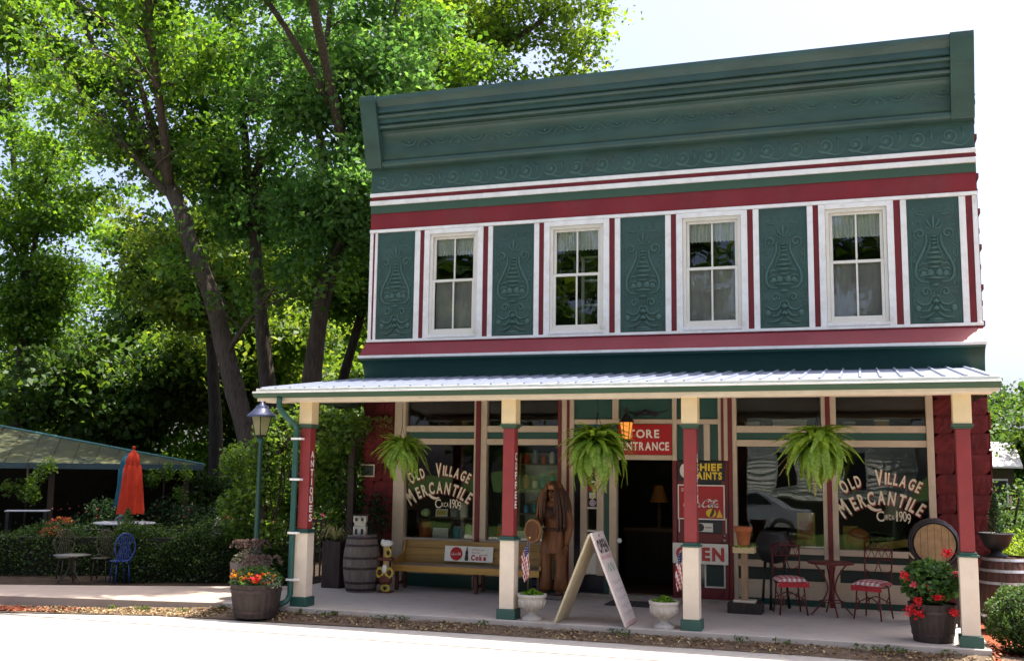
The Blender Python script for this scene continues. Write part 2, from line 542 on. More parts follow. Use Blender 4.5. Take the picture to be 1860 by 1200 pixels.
# ================================================================== THE SETTING
GRASS = mat('mown grass', (0.045, 0.085, 0.02), 0.9, 0.4, 4, 0.6, 120, spec=0.1, dirt=(0.06, 0.05, 0.025), dirt_amt=0.7, dirt_scale=0.7)
ASPH = mat('sun bleached asphalt', (0.36, 0.345, 0.325), 0.9, 0.12, 60, 0.3, 160, spec=0.2, dirt=(0.24, 0.22, 0.2), dirt_amt=0.5, dirt_scale=1.2)
DIRT = mat('gritty shoulder', (0.13, 0.095, 0.07), 0.95, 0.4, 9, 0.8, 70, spec=0.1, dirt=(0.10, 0.08, 0.06), dirt_amt=0.8, dirt_scale=3)
MULCH = mat('red wood mulch', (0.26, 0.075, 0.04), 0.95, 0.6, 30, 1.0, 60, spec=0.1)
WALK = mat('old sidewalk concrete', (0.34, 0.275, 0.235), 0.85, 0.12, 3, 0.4, 60, dirt=(0.27, 0.21, 0.17), dirt_amt=0.6, dirt_scale=1.5)
TARJ = mat('road seam tar', (0.13, 0.11, 0.10), 0.8, 0.5, 8)

def sheet(name, pts, z, m, kind='structure', thick=0.0, parent=None):
    mb = MB()
    n = len(pts)
    mb.add([(x, y, z) for x, y in pts], [tuple(range(n))])
    if thick:
        mb.add([(x, y, z) for x, y in pts] + [(x, y, z - thick) for x, y in pts],
               [(i + n, (i + 1) % n + n, (i + 1) % n, i) for i in range(n)])
    o = mb.build(name, m, parent)
    if kind: o['kind'] = kind
    return o

sheet('ground', [(-300, -300), (300, -300), (300, 300), (-300, 300)], -0.16, GRASS)
road = sheet('road', [(-200, -13.5), (200, -13.5), (200, -3.37), (9.3, -3.37), (3, -3.40), (-1.2, -3.66), (-3.3, -4.24), (-12, -6.6), (-60, -13.3)], -0.135, ASPH)
mb = MB(); NX = 120                                       # shoulder: rises from the road to just under the porch edge
xs_ = [-2.2 + 13.2 * i / NX for i in range(NX + 1)]
ys_ = [(-3.42, -0.139), (-3.32, -0.126), (-3.20, -0.104), (-3.08, -0.074), (-2.9, -0.066)]
mb.add([(x, y + 0.03 * math.sin(x * 2.1 + j), z + 0.008 * math.sin(x * 3.3 + j) * (0 < j)) for j, (y, z) in enumerate(ys_) for x in xs_], [(j * (NX + 1) + i, j * (NX + 1) + i + 1, (j + 1) * (NX + 1) + i + 1, (j + 1) * (NX + 1) + i) for j in range(4) for i in range(NX)], 0, True)
sh_ = mb.build('shoulder', DIRT); sh_['kind'] = 'structure'
sheet('verge', [(60, -2.2), (-60, -2.2), (-60, -13.1), (-12, -6.5), (-3.3, -4.2), (-1.2, -3.62), (3, -3.37), (60, -3.34)][::-1], -0.1295, DIRT)
sheet('seam', [(-60, -4.34), (60, -4.34), (60, -4.30), (-60, -4.30)], -0.1315, TARJ, None, parent=road)
slab = MB().box(-0.62, 9.22, -3.02, 0.35, -0.128, 0.0).build('porch_slab', CONC, bevel=0.012)
slab['kind'] = 'structure'
wk = sheet('sidewalk', [(-40, -9.0), (-9.0, -4.55), (-4.2, -3.62), (-0.63, -2.98), (-0.63, -0.6), (-1.5, -1.15), (-4.95, -2.48), (-9.5, -3.3), (-40, -7.8)], -0.012, WALK, thick=0.116)
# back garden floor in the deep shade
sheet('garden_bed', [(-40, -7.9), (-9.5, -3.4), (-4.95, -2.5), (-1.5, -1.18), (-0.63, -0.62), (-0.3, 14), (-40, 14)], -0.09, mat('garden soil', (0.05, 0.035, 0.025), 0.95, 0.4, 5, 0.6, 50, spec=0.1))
sheet('mulch_bed', [(9.24, -3.65), (14, -3.65), (14, 2.5), (9.24, 2.5)], -0.10, MULCH)
sheet('mulch_strip', [(-3.4, -3.72), (-2.6, -3.9), (-6, -4.7), (-12, -6.2), (-12, -5.2), (-6, -3.98)], -0.118, MULCH)

def chips(name, n, x0, x1, y0, y1, z, size, m, tint=None, region=None):
    c = np.stack([RNG.uniform(x0, x1, n), RNG.uniform(y0, y1, n), np.full(n, z) + RNG.uniform(0, 0.012, n)], 1)
    if region is not None:
        c = c[region(c)]
    c[:, 2] = np.where((c[:, 1] > -3.42) & (c[:, 0] > -2.2) & (c[:, 0] < 9.3), c[:, 2] + np.interp(c[:, 1], [-3.4, -3.2, -3.08], [0.0, 0.024, 0.056]), c[:, 2])
    o = leaf_cloud(name, c, RNG.uniform(size * 0.5, size, len(c)), m, None, None, up=1.2, aspect=0.5)
    return tag(o, kind='stuff')
LITTER = leaf_mat('dry leaf litter', (0.10, 0.055, 0.025), (0.26, 0.17, 0.08), (0.42, 0.34, 0.18), 0.1, 0.03)
MCHIP = leaf_mat('mulch chips', (0.12, 0.03, 0.02), (0.30, 0.085, 0.045), (0.42, 0.17, 0.09), 0.0, 0.03)
dens = lambda c: RNG.uniform(0, 1, len(c)) < np.clip(1.25 - np.abs(c[:, 1] + 3.1 + 0.05 * np.sin(c[:, 0] * 3.1)) / 0.28, 0.02, 1) * (0.5 + 0.5 * np.sin(c[:, 0] * 2.3 + 1) ** 2)
chips('leaf_litter', 4200, -0.8, 9.3, -3.5, -3.03, -0.124, 0.06, LITTER, region=dens)
chips('fallen_leaf_litter', 2600, -3.2, -0.5, -4.0, -3.0, -0.122, 0.06, LITTER, region=lambda c: (c[:, 1] < -3.05 + (c[:, 0] + 0.6) * 0.18) & (c[:, 1] > -3.60 + np.minimum(0, c[:, 0] + 1.2) * 0.27 + RNG.normal(0, 0.04, len(c))))
chips('mulch_chips', 5200, 9.2, 12.5, -3.66, -2.0, -0.094, 0.07, MCHIP)
chips('mulch_chips', 2600, -7, -2.4, -5.2, -3.4, -0.112, 0.07, MCHIP, region=lambda c: (c[:, 1] < -3.72 + (c[:, 0] + 3.4) * 0.23) & (c[:, 1] > -4.2 + (c[:, 0] + 3.3) * 0.27 + RNG.normal(0, 0.05, len(c))))
TUFT = leaf_mat('weed leaves', (0.03, 0.06, 0.012), (0.06, 0.11, 0.02), (0.12, 0.17, 0.04), 0.4)
tufts = []
for k in range(20):
    x = random.uniform(-2.6, 9.0); y = -3.08 - random.random() * 0.12 if x > -0.6 else -3.1 + (x + 0.6) * 0.17 - 0.1
    for j in range(16):
        tufts.append((x + random.gauss(0, 0.05), y + random.gauss(0, 0.03), (-0.055 if x > -0.6 else -0.10) + random.random() * 0.04))
tag(leaf_cloud('weeds', tufts, RNG.uniform(0.03, 0.08, len(tufts)), TUFT, None, None, up=0.1, aspect=0.35), kind='stuff')

# ================================================================== THE STORE
B = thing('store_building', 'two storey green and red general store with a pressed metal front and long porch', 'building', (0, 0, 0))
XL, XR = 0.0, 9.58

# body behind the front: side walls, back wall, roof, floors
BRICKW = mat('painted side brick', (0.15, 0.022, 0.026), 0.75, 0.25, 5, 0.4, 25, dirt=(0.07, 0.015, 0.018), dirt_amt=0.6)
bx('side_wall', BRICKW, B, -0.02, 0.26, 0.30, 13.0, -0.15, 7.75, 0)
bx('side_wall', BRICKW, B, 9.34, 9.62, 0.30, 13.0, -0.15, 7.75, 0)
bx('back_wall', BRICKW, B, 0.26, 9.34, 12.72, 13.0, -0.15, 7.4, 0)
bx('roof', mat('flat tar roof', (0.08, 0.08, 0.08), 0.9), B, 0.262, 9.338, 0.32, 12.7, 7.2, 7.35, 0)
bx('floor', mat('shop floor boards', (0.10, 0.06, 0.035), 0.6, 0.3, 4, stretch=(4, 0.5, 1)), B, 0.262, 9.338, 0.36, 12.7, -0.1, 0.02, 0)
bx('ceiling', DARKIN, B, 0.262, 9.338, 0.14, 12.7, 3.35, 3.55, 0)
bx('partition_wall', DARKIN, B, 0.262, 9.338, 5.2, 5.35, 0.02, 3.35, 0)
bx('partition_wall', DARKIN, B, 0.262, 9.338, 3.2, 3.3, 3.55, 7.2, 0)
# toothed brick corner seen beyond the right end of the cornice
bk = MB().box(-0.1, 0.1, -0.16, 0.16, -0.035, 0.035).data('brick', BRICKW)
for k in range(14):
    z = 7.55 - k * 0.27
    link('brick', bk, B, (9.498 + 0.02 * (k % 2), 0.16, z - 0.02 * (k % 3)))

# --- upper front: backing wall pieces between the windows
PAN = [(0.139, 0.839), (2.234, 2.949), (4.376, 5.093), (6.522, 7.231), (8.628, 9.337)]      # pressed panels
WIN = [(1.016, 2.068), (3.120, 4.200), (5.267, 6.351), (7.395, 8.450)]                      # windows with their casings
ZB, ZT = 4.031, 5.869
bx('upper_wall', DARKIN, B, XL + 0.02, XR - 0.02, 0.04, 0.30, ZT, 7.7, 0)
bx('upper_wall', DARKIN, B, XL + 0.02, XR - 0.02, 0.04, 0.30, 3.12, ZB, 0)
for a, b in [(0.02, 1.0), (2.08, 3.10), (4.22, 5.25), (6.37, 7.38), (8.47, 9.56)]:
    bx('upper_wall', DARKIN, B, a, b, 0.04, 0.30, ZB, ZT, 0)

def relief_mesh():
    """pressed ornament: lyre scrolls, urn, plume and foot scrolls; panel-local, x centred, z from 0 to 1.8"""
    mb = MB()
    def tb(pts, r, n=6):
        P = smooth_pts(pts, 4)
        m = len(P)
        rr = [r * (0.55 + 0.45 * math.sin(math.pi * min(1, max(0, i / (m - 1))) ** 0.8)) for i in range(m)]
        mb.tube([(p[0], -0.004, p[1]) for p in P], rr, n)
    for s in (-1, 1):
        # tall S scroll
        sp = spiral(s * 0.19, 1.31, 0.02, 0.085, math.pi * (0.2 if s > 0 else 0.8), 1.3, 20, -s)
        tb([(x, z) for x, z in sp], 0.017)
        tb([(s * 0.105, 1.30), (s * 0.10, 1.18), (s * 0.16, 1.03), (s * 0.24, 0.86), (s * 0.255, 0.72), (s * 0.20, 0.62), (s * 0.08, 0.60)], 0.022)
        tb([(s * 0.06, 1.28), (s * 0.055, 1.15), (s * 0.10, 1.02), (s * 0.13, 0.92)], 0.012)
        # leaf frills beside the urn
        for k, (a, zz) in enumerate([(0.16, 0.86), (0.17, 0.78), (0.16, 0.70)]):
            tb([(s * 0.09, zz), (s * a, zz + 0.02), (s * (a + 0.05), zz - 0.02)], 0.016)
        # lower scroll pair
        tb([(x, z) for x, z in spiral(s * 0.13, 0.46, 0.015, 0.066, math.pi * (0.5), 1.35, 18, s)], 0.016)
        tb([(s * 0.05, 0.40), (0, 0.395)], 0.014)
        # foot leaves
        tb([(s * 0.05, 0.40), (s * 0.08, 0.30), (s * 0.17, 0.275), (s * 0.26, 0.33)], 0.018)
        tb([(s * 0.04, 0.28), (s * 0.10, 0.19), (s * 0.20, 0.18)], 0.02)
        mb.ball((s * 0.24, 0.0, 0.22), 0.05, 8, 5, sy=0.4)
        tb([(s * 0.02, 0.17), (s * 0.12, 0.10), (s * 0.24, 0.09)], 0.018)
        # dashes and bosses at the top
        tb([(s * 0.11, 1.585), (s * 0.24, 1.60)], 0.011)
        for q in [(0.27, 1.70), (0.10, 1.70), (0.28, 1.48), (0.285, 1.10), (0.285, 0.52)]:
            mb.ball((s * q[0], 0.0, q[1]), 0.014, 6, 4, sy=0.6)
        tb([(s * 0.02, 1.40), (s * 0.06, 1.46), (s * 0.085, 1.53)], 0.016)
        tb([(s * 0.01, 1.38), (s * 0.09, 1.40), (s * 0.12, 1.45)], 0.012)
    tb([(0, 1.38), (0, 1.5), (0.0, 1.58)], 0.02)
    for s in (-1, 1):
        # all-over tendrils filling the field to the border
        for (cx, cz, r_, a0, tn, sg_) in [(0.285, 1.37, 0.035, 0.5, 1.0, 1), (0.29, 1.20, 0.03, 2.0, 1.0, -1), (0.29, 0.98, 0.028, 1.0, 1.0, 1), (0.295, 0.62, 0.03, 0.2, 1.1, -1), (0.27, 0.42, 0.035, 2.4, 1.1, 1), (0.05, 1.66, 0.03, 0.0, 1.0, 1), (0.17, 1.67, 0.026, 1.2, 1.0, -1), (0.19, 1.47, 0.028, 0.3, 1.0, 1), (0.03, 0.47, 0.024, 0.5, 1.0, 1)]:
            tb([(s * x_, z_) for x_, z_ in spiral(cx, cz, 0.008, r_, a0, tn, 12, sg_)], 0.008, 5)
        tb([(s * 0.31, 1.72), (s * 0.305, 1.30), (s * 0.31, 0.9), (s * 0.305, 0.5), (s * 0.31, 0.05)], 0.006, 5)
        for k in range(6):
            tb([(s * 0.235, 0.55 + 0.11 * k), (s * (0.265 + 0.01 * (k % 2)), 0.58 + 0.11 * k), (s * 0.245, 0.61 + 0.11 * k)], 0.010, 5)
        tb([(s * 0.03, 1.12), (s * 0.07, 1.13), (s * 0.10, 1.10)], 0.010, 5)
        mb.ball((s * 0.06, 0.0, 0.74), 0.055, 8, 5, sy=0.35)
        mb.ball((s * 0.15, 0.0, 0.73), 0.05, 8, 5, sy=0.35)
    # urn: stacked mouldings
    for w, z, r in [(0.05, 1.27, 0.014), (0.05, 1.22, 0.014), (0.06, 1.17, 0.014), (0.07, 1.10, 0.016), (0.10, 1.03, 0.018), (0.12, 0.96, 0.02), (0.12, 0.89, 0.02), (0.08, 0.82, 0.017), (0.13, 0.66, 0.02), (0.06, 0.56, 0.02), (0.05, 0.32, 0.03), (0.05, 0.22, 0.03), (0.12, 0.06, 0.02), (0.20, 0.03, 0.014)]:
        mb.tube([(-w, 0, z), (0, -0.012, z), (w, 0, z)], [r * 0.7, r * 1.3, r * 0.7], 6)
    return mb.data('relief', GREENL)
REL = relief_mesh()
for i, (a, b) in enumerate(PAN):
    p = bx('ornament_panel', GREEN, B, a, b, 0.006, 0.04, ZB, ZT, 0)
    p['kind'] = 'stuff'
    r = link('relief', REL, p,  ((a + b) / 2, 0.006, ZB + 0.005))
    r.scale = ((b - a) / 0.71, 1.15, 1.0)

# white battens and red strips between
edges = [(0.0, 0.055, 'w'), (0.055, 0.085, 'r'), (0.085, 0.139, 'w')]
def strips(lst):
    for a, b, c in lst:
        if c == 'w':
            bx('batten', WHITE, B, a, b, -0.018, 0.02, ZB, ZT, 0.004)
        else:
            bx('red_strip', REDV, B, a, b, -0.006, 0.02, ZB, ZT, 0)
strips([(0.0, 0.060, 'w'), (0.060, 0.095, 'r'), (0.095, 0.139, 'w'),
        (0.839, 0.935, 'w'), (0.935, 1.016, 'r'),
        (2.068, 2.155, 'r'), (2.155, 2.234, 'w'),
        (2.949, 3.035, 'w'), (3.035, 3.120, 'r'),
        (4.200, 4.290, 'r'), (4.290, 4.376, 'w'),
        (5.093, 5.182, 'w'), (5.182, 5.267, 'r'),
        (6.351, 6.436, 'r'), (6.436, 6.522, 'w'),
        (7.231, 7.315, 'w'), (7.315, 7.395, 'r'),
        (8.450, 8.545, 'r'), (8.545, 8.628, 'w'),
        (9.337, 9.425, 'w'), (9.425, 9.515, 'r'), (9.515, 9.58, 'w')])

# windows: casing, sashes, panes, lace, shade
def upper_window(a, b, shade_drawn, k):
    w = thing('window', None, None); w.parent = B
    w.location = ((a + b) / 2, 0, ZB)
    hw = (b - a) / 2; H = ZT - ZB
    c = MB()
    c.box(-hw, -hw + 0.095, -0.03, 0.03, 0.0, H)
    c.box(hw - 0.095, hw, -0.03, 0.03, 0.0, H)
    c.box(-hw + 0.095, hw - 0.095, -0.035, 0.03, H - 0.075, H)
    c.box(-hw + 0.095, hw - 0.095, -0.055, 0.03, 0.0, 0.05)
    c.build('casing', WHITE, w, bevel=0.005)
    iw = hw - 0.098
    j = MB()
    j.box(-iw, -iw + 0.05, 0.0, 0.10, 0.052, H - 0.078)
    j.box(iw - 0.05, iw, 0.0, 0.10, 0.052, H - 0.078)
    j.box(-iw + 0.05, iw - 0.05, 0.0, 0.10, H - 0.125, H - 0.078)
    j.box(-iw + 0.05, iw - 0.05, -0.02, 0.10, 0.052, 0.10)
    j.build('jamb', CREAM, w, bevel=0.004)
    s = iw - 0.052
    zm = 0.052 + (H - 0.13) * 0.53
    def sash(z0, z1, y, rail):
        mb = MB()
        mb.box(-s, -s + 0.045, y, y + 0.035, z0, z1); mb.box(s - 0.045, s, y, y + 0.035, z0, z1)
        mb.box(-s + 0.045, s - 0.045, y, y + 0.035, z1 - rail[1], z1); mb.box(-s + 0.045, s - 0.045, y, y + 0.035, z0, z0 + rail[0])
        mb.box(-0.014, 0.014, y + 0.004, y + 0.03, z0 + rail[0], z1 - rail[1])
        mb.build('sash', CREAM, w, bevel=0.004)
        for q in (-1, 1):
            x0, x1 = (-s + 0.045, -0.014) if q < 0 else (0.014, s - 0.045)
            MB().box(x0, x1, y + 0.014, y + 0.019, z0 + rail[0], z1 - rail[1]).build('pane', DKGLASS, w)
    sash(zm - 0.02, H - 0.126, 0.045, (0.045, 0.04))
    sash(0.10, zm + 0.025, 0.006, (0.05, 0.045))
    # lace valance, gathered
    mb = MB(); n = 90
    zt = H - 0.14; zb = H - 0.14 - (0.30, 0.33, 0.31, 0.36)[k]
    top = []; bot = []
    for i in range(n + 1):
        x = -s + 0.02 + (2 * s - 0.04) * i / n
        y = 0.125 + 0.016 * math.sin(i * 0.95 + k) + 0.006 * math.sin(i * 2.3)
        top.append((x, y, zt)); bot.append((x, y + 0.006, zb + 0.016 * abs(math.sin(i * 0.42))))
    mb.add(top + bot, [(i, i + 1, i + n + 2, i + n + 1) for i in range(n)], 0, True)
    mb.build('lace_valance', LACE, w)
    if shade_drawn:
        mb = MB(); pts = []; n = 24
        for j2 in range(2):
            for i in range(n + 1):
                x = -s + 0.03 + (2 * s - 0.06) * i / n
                pts.append((x, 0.10 + 0.010 * math.sin(i * 0.9 + k * 2), 0.11 if j2 == 0 else zm + 0.02))
        mb.add(pts, [(i, i + 1, i + n + 2, i + n + 1) for i in range(n)], 0, True)
        mb.build('insect_screen', SHADE, w)
    else:
        # back window of the room showing through: a pale inner frame
        mb = MB()
        for x in (-0.18, 0.30):
            mb.box(x, x + 0.05, 1.0, 1.04, 0.1, 1.45)
        for z in (0.12, 0.60, 1.02, 1.42):
            mb.box(-0.13, 0.30, 1.0, 1.04, z, z + 0.035)
        mb.build('inner_frame', CREAM, w)
    return w
for k, (a, b) in enumerate(WIN):
    upper_window(a, b, k != 1, k)

# horizontal bands of the front
bx('trim_band', WHITE, B, XL - 0.005, XR + 0.01, -0.035, 0.04, 5.872, 5.925, 0.004)
bx('red_band', REDP, B, XL, XR, -0.012, 0.04, 5.925, 6.208, 0)
bx('green_band', GREEN2, B, XL, XR, -0.03, 0.04, 6.208, 6.345, 0.004)
bx('trim_band', WHITE, B, XL - 0.005, XR + 0.012, -0.065, 0.04, 6.345, 6.424, 0.006)
bx('red_strip', REDV, B, XL, XR, -0.045, 0.04, 6.424, 6.492, 0.004)
bx('trim_band', WHITE, B, XL - 0.005, XR + 0.012, -0.07, 0.04, 6.492, 6.556, 0.006)
bx('sill_band', WHITE, B, XL - 0.01, XR + 0.015, -0.05, 0.04, 3.985, 4.029, 0.005)
# scrolled frieze
fz = bx('frieze', GREEN, B, XL, XR, -0.03, 0.04, 6.556, 6.98, 0)
def scroll_mesh():
    mb = MB()
    P = smooth_pts(spiral(0, 0, 0.02, 0.125, 0.3, 1.45, 22, -1), 2)
    mb.tube([(p[0], 0, p[1]) for p in P], [0.008 + 0.012 * i / len(P) for i in range(len(P))], 6)
    tail = smooth_pts([(P[-1][0], P[-1][1]), (0.05, -0.13), (0.17, -0.155), (0.26, -0.09), (0.30, 0.03)], 4)
    mb.tube([(p[0], 0, p[1]) for p in tail], [0.018 * (1 - 0.6 * i / len(tail)) for i in range(len(tail))], 6)
    mb.ball((0.0, 0, 0.0), 0.035, 8, 5, sy=0.5)
    mb.tube([(0.16, 0, 0.10), (0.2, -0.01, 0.05), (0.19, 0, -0.04)], [0.008, 0.016, 0.006], 5)
    return mb.data('scroll', GREENL)
SCR = scroll_mesh()
n = 22
for k in range(n):
    x = XL + 0.22 + k * (9.02 / (n - 1))
    so = link('scroll', SCR, fz, (x, -0.031, 6.765 + 0.012 * (k % 2))); so.scale = (1, 0.7, 1)
# cornice
prof = [(-0.50, 8.12), (-0.505, 8.05), (-0.48, 8.03), (-0.44, 7.985), (-0.41, 7.955), (-0.415, 7.94), (-0.415, 7.86), (-0.36, 7.85), (-0.36, 7.835),
        (-0.395, 7.825), (-0.405, 7.80), (-0.39, 7.775), (-0.345, 7.765), (-0.345, 7.70), (-0.285, 7.69), (-0.285, 7.675),
        (-0.325, 7.665), (-0.335, 7.64), (-0.315, 7.612), (-0.24, 7.604), (-0.235, 7.585), (-0.262, 7.575)]
for t in range(9):                                  # hollow cove
    a = math.pi * 0.5 * t / 8
    prof.append((-0.255 + 0.10 * math.sin(a), 7.56 - 0.40 * (1 - math.cos(a))))
for t in range(7):                                  # roll at its foot
    a = math.pi * t / 6
    prof.append((-0.135 - 0.06 * math.sin(a), 7.11 - 0.125 * (1 - math.cos(a)) / 2 - 0.01))
prof += [(-0.06, 6.972), (0.04, 6.972), (0.04, 8.12)]
MB().prism_x(prof, XL + 0.262, XR - 0.31, 0, True).build('cornice', GREEN, B)
co = bpy.data.objects['cornice']
es = co.modifiers.new('edge split', 'EDGE_SPLIT'); es.split_angle = R(35)
def block(x0, x1):
    mb = MB()
    mb.prism_x([(-0.53, 8.135), (-0.53, 8.05), (-0.20, 7.0), (-0.19, 6.965), (0.045, 6.965), (0.045, 8.135)], x0, x1)
    mb.build('cornice_block', GREEN, B, bevel=0.008)
block(XL - 0.03, XL + 0.26)
block(XR - 0.308, XR + 0.005)
# faint pressed vine along the cove
mb = MB()
nv = 15
for k in range(nv):
    x = XL + 0.62 + k * 0.60
    for q in (0, 1):
        dx = 0.30 * q
        sg = 1 if q == 0 else -1
        P = smooth_pts([(x + dx, 7.34 + 0.05 * sg), (x + dx + 0.09, 7.36 - 0.04 * sg), (x + dx + 0.2, 7.35 - 0.03 * sg), (x + dx + 0.28, 7.34 + 0.05 * sg)], 3)
        mb.tube([(p[0], -0.192 + (7.34 - p[1]) * -0.12, p[1]) for p in P], 0.009, 5)
        mb.ball((x + dx + 0.15, -0.19, 7.34 + 0.03 * sg), 0.022, 6, 4, sy=0.5)
vn = mb.build('vine_relief', GREENL, co); vn['kind'] = 'stuff'
# flared skirt and cove over the porch roof
MB().prism_x([(-0.012, 3.985), (-0.26, 3.742), (-0.245, 3.735), (0.03, 3.735), (0.03, 3.985)], XL - 0.02, XR + 0.01).build('flared_skirt', mat('red paint lightened for sky light', (0.215, 0.028, 0.040), 0.45, 0.1, 2, 0.08, 26), B)  # lighter red puts the sky light on the upward tilt into the colour
bx('trim_band', WHITE, B, XL - 0.035, XR + 0.02, -0.285, 0.02, 3.690, 3.735, 0.006)
pf = [(-0.255, 3.690)]
for t in range(9):
    a = math.pi * 0.5 * t / 8
    pf.append((-0.245 + 0.20 * math.sin(a), 3.66 - 0.34 * (1 - math.cos(a))))
pf += [(0.03, 3.32), (0.03, 3.690)]
MB().prism_x(pf, XL - 0.02, XR + 0.005, 0, True).build('lower_cove', GREEND, B)  # darker green puts the shade of the downward face into the colour
es = bpy.data.objects['lower_cove'].modifiers.new('edge split', 'EDGE_SPLIT'); es.split_angle = R(35)

# --- porch roof
RX0, RX1 = -0.14, 9.42
RYF, RYB, RZF, RZB = -3.10, -0.03, 2.972, 3.36
PR = thing('porch_roof', None, None); PR.parent = B; PR.rotation_euler = (0, -0.0042, 0)
rf = MB()
rf.add([(RX0, RYF, RZF), (RX1, RYF, RZF), (RX1, RYB, RZB), (RX0, RYB, RZB), (RX0, RYF, RZF - 0.03), (RX1, RYF, RZF - 0.03), (RX1, RYB, RZB - 0.03), (RX0, RYB, RZB - 0.03)],
       [(0, 1, 2, 3), (7, 6, 5, 4), (0, 4, 5, 1), (1, 5, 6, 2), (3, 7, 4, 0), (2, 6, 7, 3)])
roof = rf.build('roofing', ROOFM, PR)
rib = MB()
sl = (RZB - RZF) / (RYB - RYF)
rib.add([(-0.022, 0, 0), (-0.010, 0, 0.024), (0.010, 0, 0.024), (0.022, 0, 0),
         (-0.022, 3.06, 3.06 * sl), (-0.010, 3.06, 3.06 * sl + 0.024), (0.010, 3.06, 3.06 * sl + 0.024), (0.022, 3.06, 3.06 * sl)],
        [(0, 1, 2, 3), (4, 5, 1, 0), (5, 6, 2, 1), (6, 7, 3, 2), (7, 6, 5, 4)])
ribm = rib.data('roof_rib', ROOFM)
k = 0
x = RX0 + 0.06
while x < RX1 - 0.03:
    link('roof_rib', ribm, PR, (x, RYF - 0.004, RZF + 0.001)); x += 0.229
# gutter (ogee), white drip edge, beam
bx('drip_edge', WHITE, PR, RX0 - 0.005, RX1 + 0.005, RYF - 0.03, RYF - 0.002, RZF - 0.045, RZF + 0.002, 0.003)
MB().prism_x([(RYF - 0.11, 2.912), (RYF - 0.108, 2.885), (RYF - 0.08, 2.862), (RYF - 0.055, 2.842), (RYF - 0.004, 2.842), (RYF - 0.004, 2.898), (RYF - 0.02, 2.898), (RYF - 0.03, 2.856), (RYF - 0.06, 2.872), (RYF - 0.095, 2.892), (RYF - 0.10, 2.912)], RX0 - 0.01, RX1 + 0.01).build('gutter', GREEN2, PR)
bx('gutter_lip', WHITE, PR, RX0 - 0.01, RX1 + 0.01, RYF - 0.122, RYF - 0.102, 2.906, 2.926, 0.003)
bx('porch_beam', TANPOST, PR, RX0 + 0.05, RX1 - 0.06, -2.96, -2.74, 2.79, 2.851, 0.006)
bx('porch_fascia', TANPOST, PR, RX0, RX1, -3.098, -3.07, 2.80, 2.90, 0.004)
bx('porch_soffit', mat('soffit boards', (0.40, 0.35, 0.28), 0.6, 0.1, 3), PR, RX0 + 0.02, RX1 - 0.02, -3.068, -2.97, 2.852, 2.87, 0)
mb = MB(); mb.add([(RX0 + 0.022, -2.972, 2.869), (RX1 - 0.022, -2.972, 2.869), (RX1 - 0.022, -0.06, 3.24), (RX0 + 0.022, -0.06, 3.24), (RX0 + 0.022, -2.972, 2.885), (RX1 - 0.022, -2.972, 2.885), (RX1 - 0.022, -0.06, 3.256), (RX0 + 0.022, -0.06, 3.256)], [(3, 2, 1, 0), (4, 5, 6, 7), (0, 1, 5, 4), (2, 3, 7, 6)])
mb.build('porch_soffit', MATS['soffit boards'], PR)
# end boards closing the roof ends
for x in (RX0 + 0.0, RX1 - 0.02):
    mb = MB(); mb.add([(x, RYF, RZF - 0.03), (x, RYB, RZB - 0.03), (x, RYB, 3.22), (x, RYF, 2.855)], [(0, 1, 2, 3)])
    mb.add([(x + 0.02, RYF, RZF - 0.03), (x + 0.02, RYB, RZB - 0.03), (x + 0.02, RYB, 2.866), (x + 0.02, RYF, 2.866)], [(3, 2, 1, 0)])
    mb.build('end_board', GREEN2, PR)

# --- porch posts
def post(x, y, word):
    p = thing('porch_post', None, None); p.parent = B; p.location = (x, y, 0)
    def sq(name, m, h, z0, z1, bev=0.008):
        return MB().box(-h, h, -h, h, z0, z1).build(name, m, p, bevel=bev)
    sq('base', GREEND, 0.125, 0.0, 0.125)
    sq('lower_shaft', TANPOST, 0.098, 0.125, 0.99)
    mb = MB(); mb.box(-0.118, 0.118, -0.118, 0.118, 0.99, 1.012); mb.box(-0.095, 0.095, -0.095, 0.095, 1.012, 1.04)
    mb.build('neck_moulding', GREEND, p, bevel=0.004)
    sq('shaft', REDPOST, 0.078, 1.04, 2.43)
    mb = MB(); mb.box(-0.095, 0.095, -0.095, 0.095, 2.43, 2.455); mb.box(-0.118, 0.118, -0.118, 0.118, 2.455, 2.482)
    mb.build('neck_moulding', GREEN2, p, bevel=0.004)
    sq('capital', TANTOP, 0.10, 2.482, 2.80 + 0.0042 * x)
    if word:
        mb = MB(); z = 2.02
        for c in word:
            put_glyph(mb, c, 0.0, z, 0.098, 0.085 if c != 'I' else 0.025, 0, 0, 0.0805, 0.03, axis='y'); z -= 0.1245
        mb.build('lettering', LETTERW, p)
    return p
post(0.54, -2.85, 'ANTIQUES')
post(3.54, -2.85, 'COFFEE')
post(5.90, -2.85, 'GIFTS')
post(9.02, -2.85, None)

# downspout with straps
ds = thing('downspout', None, None); ds.parent = B
P = smooth_pts([(0.24, -3.155, 2.85), (0.25, -3.15, 2.70), (0.36, -3.10, 2.55), (0.42, -2.99, 2.45), (0.425, -2.985, 2.3)], 5)
P = [tuple(q) for q in P] + [(0.425, -2.985, 0.16), (0.40, -3.03, 0.07), (0.33, -3.14, 0.03)]
MB().tube(P, 0.040, 10).build('pipe', GREEND, ds)
for z in (2.28, 1.72, 0.99, 0.36):
    mb = MB(); mb.box(0.375, 0.53, -3.032, -2.935, z - 0.014, z + 0.014)
    mb.build('strap', WHITE, ds)
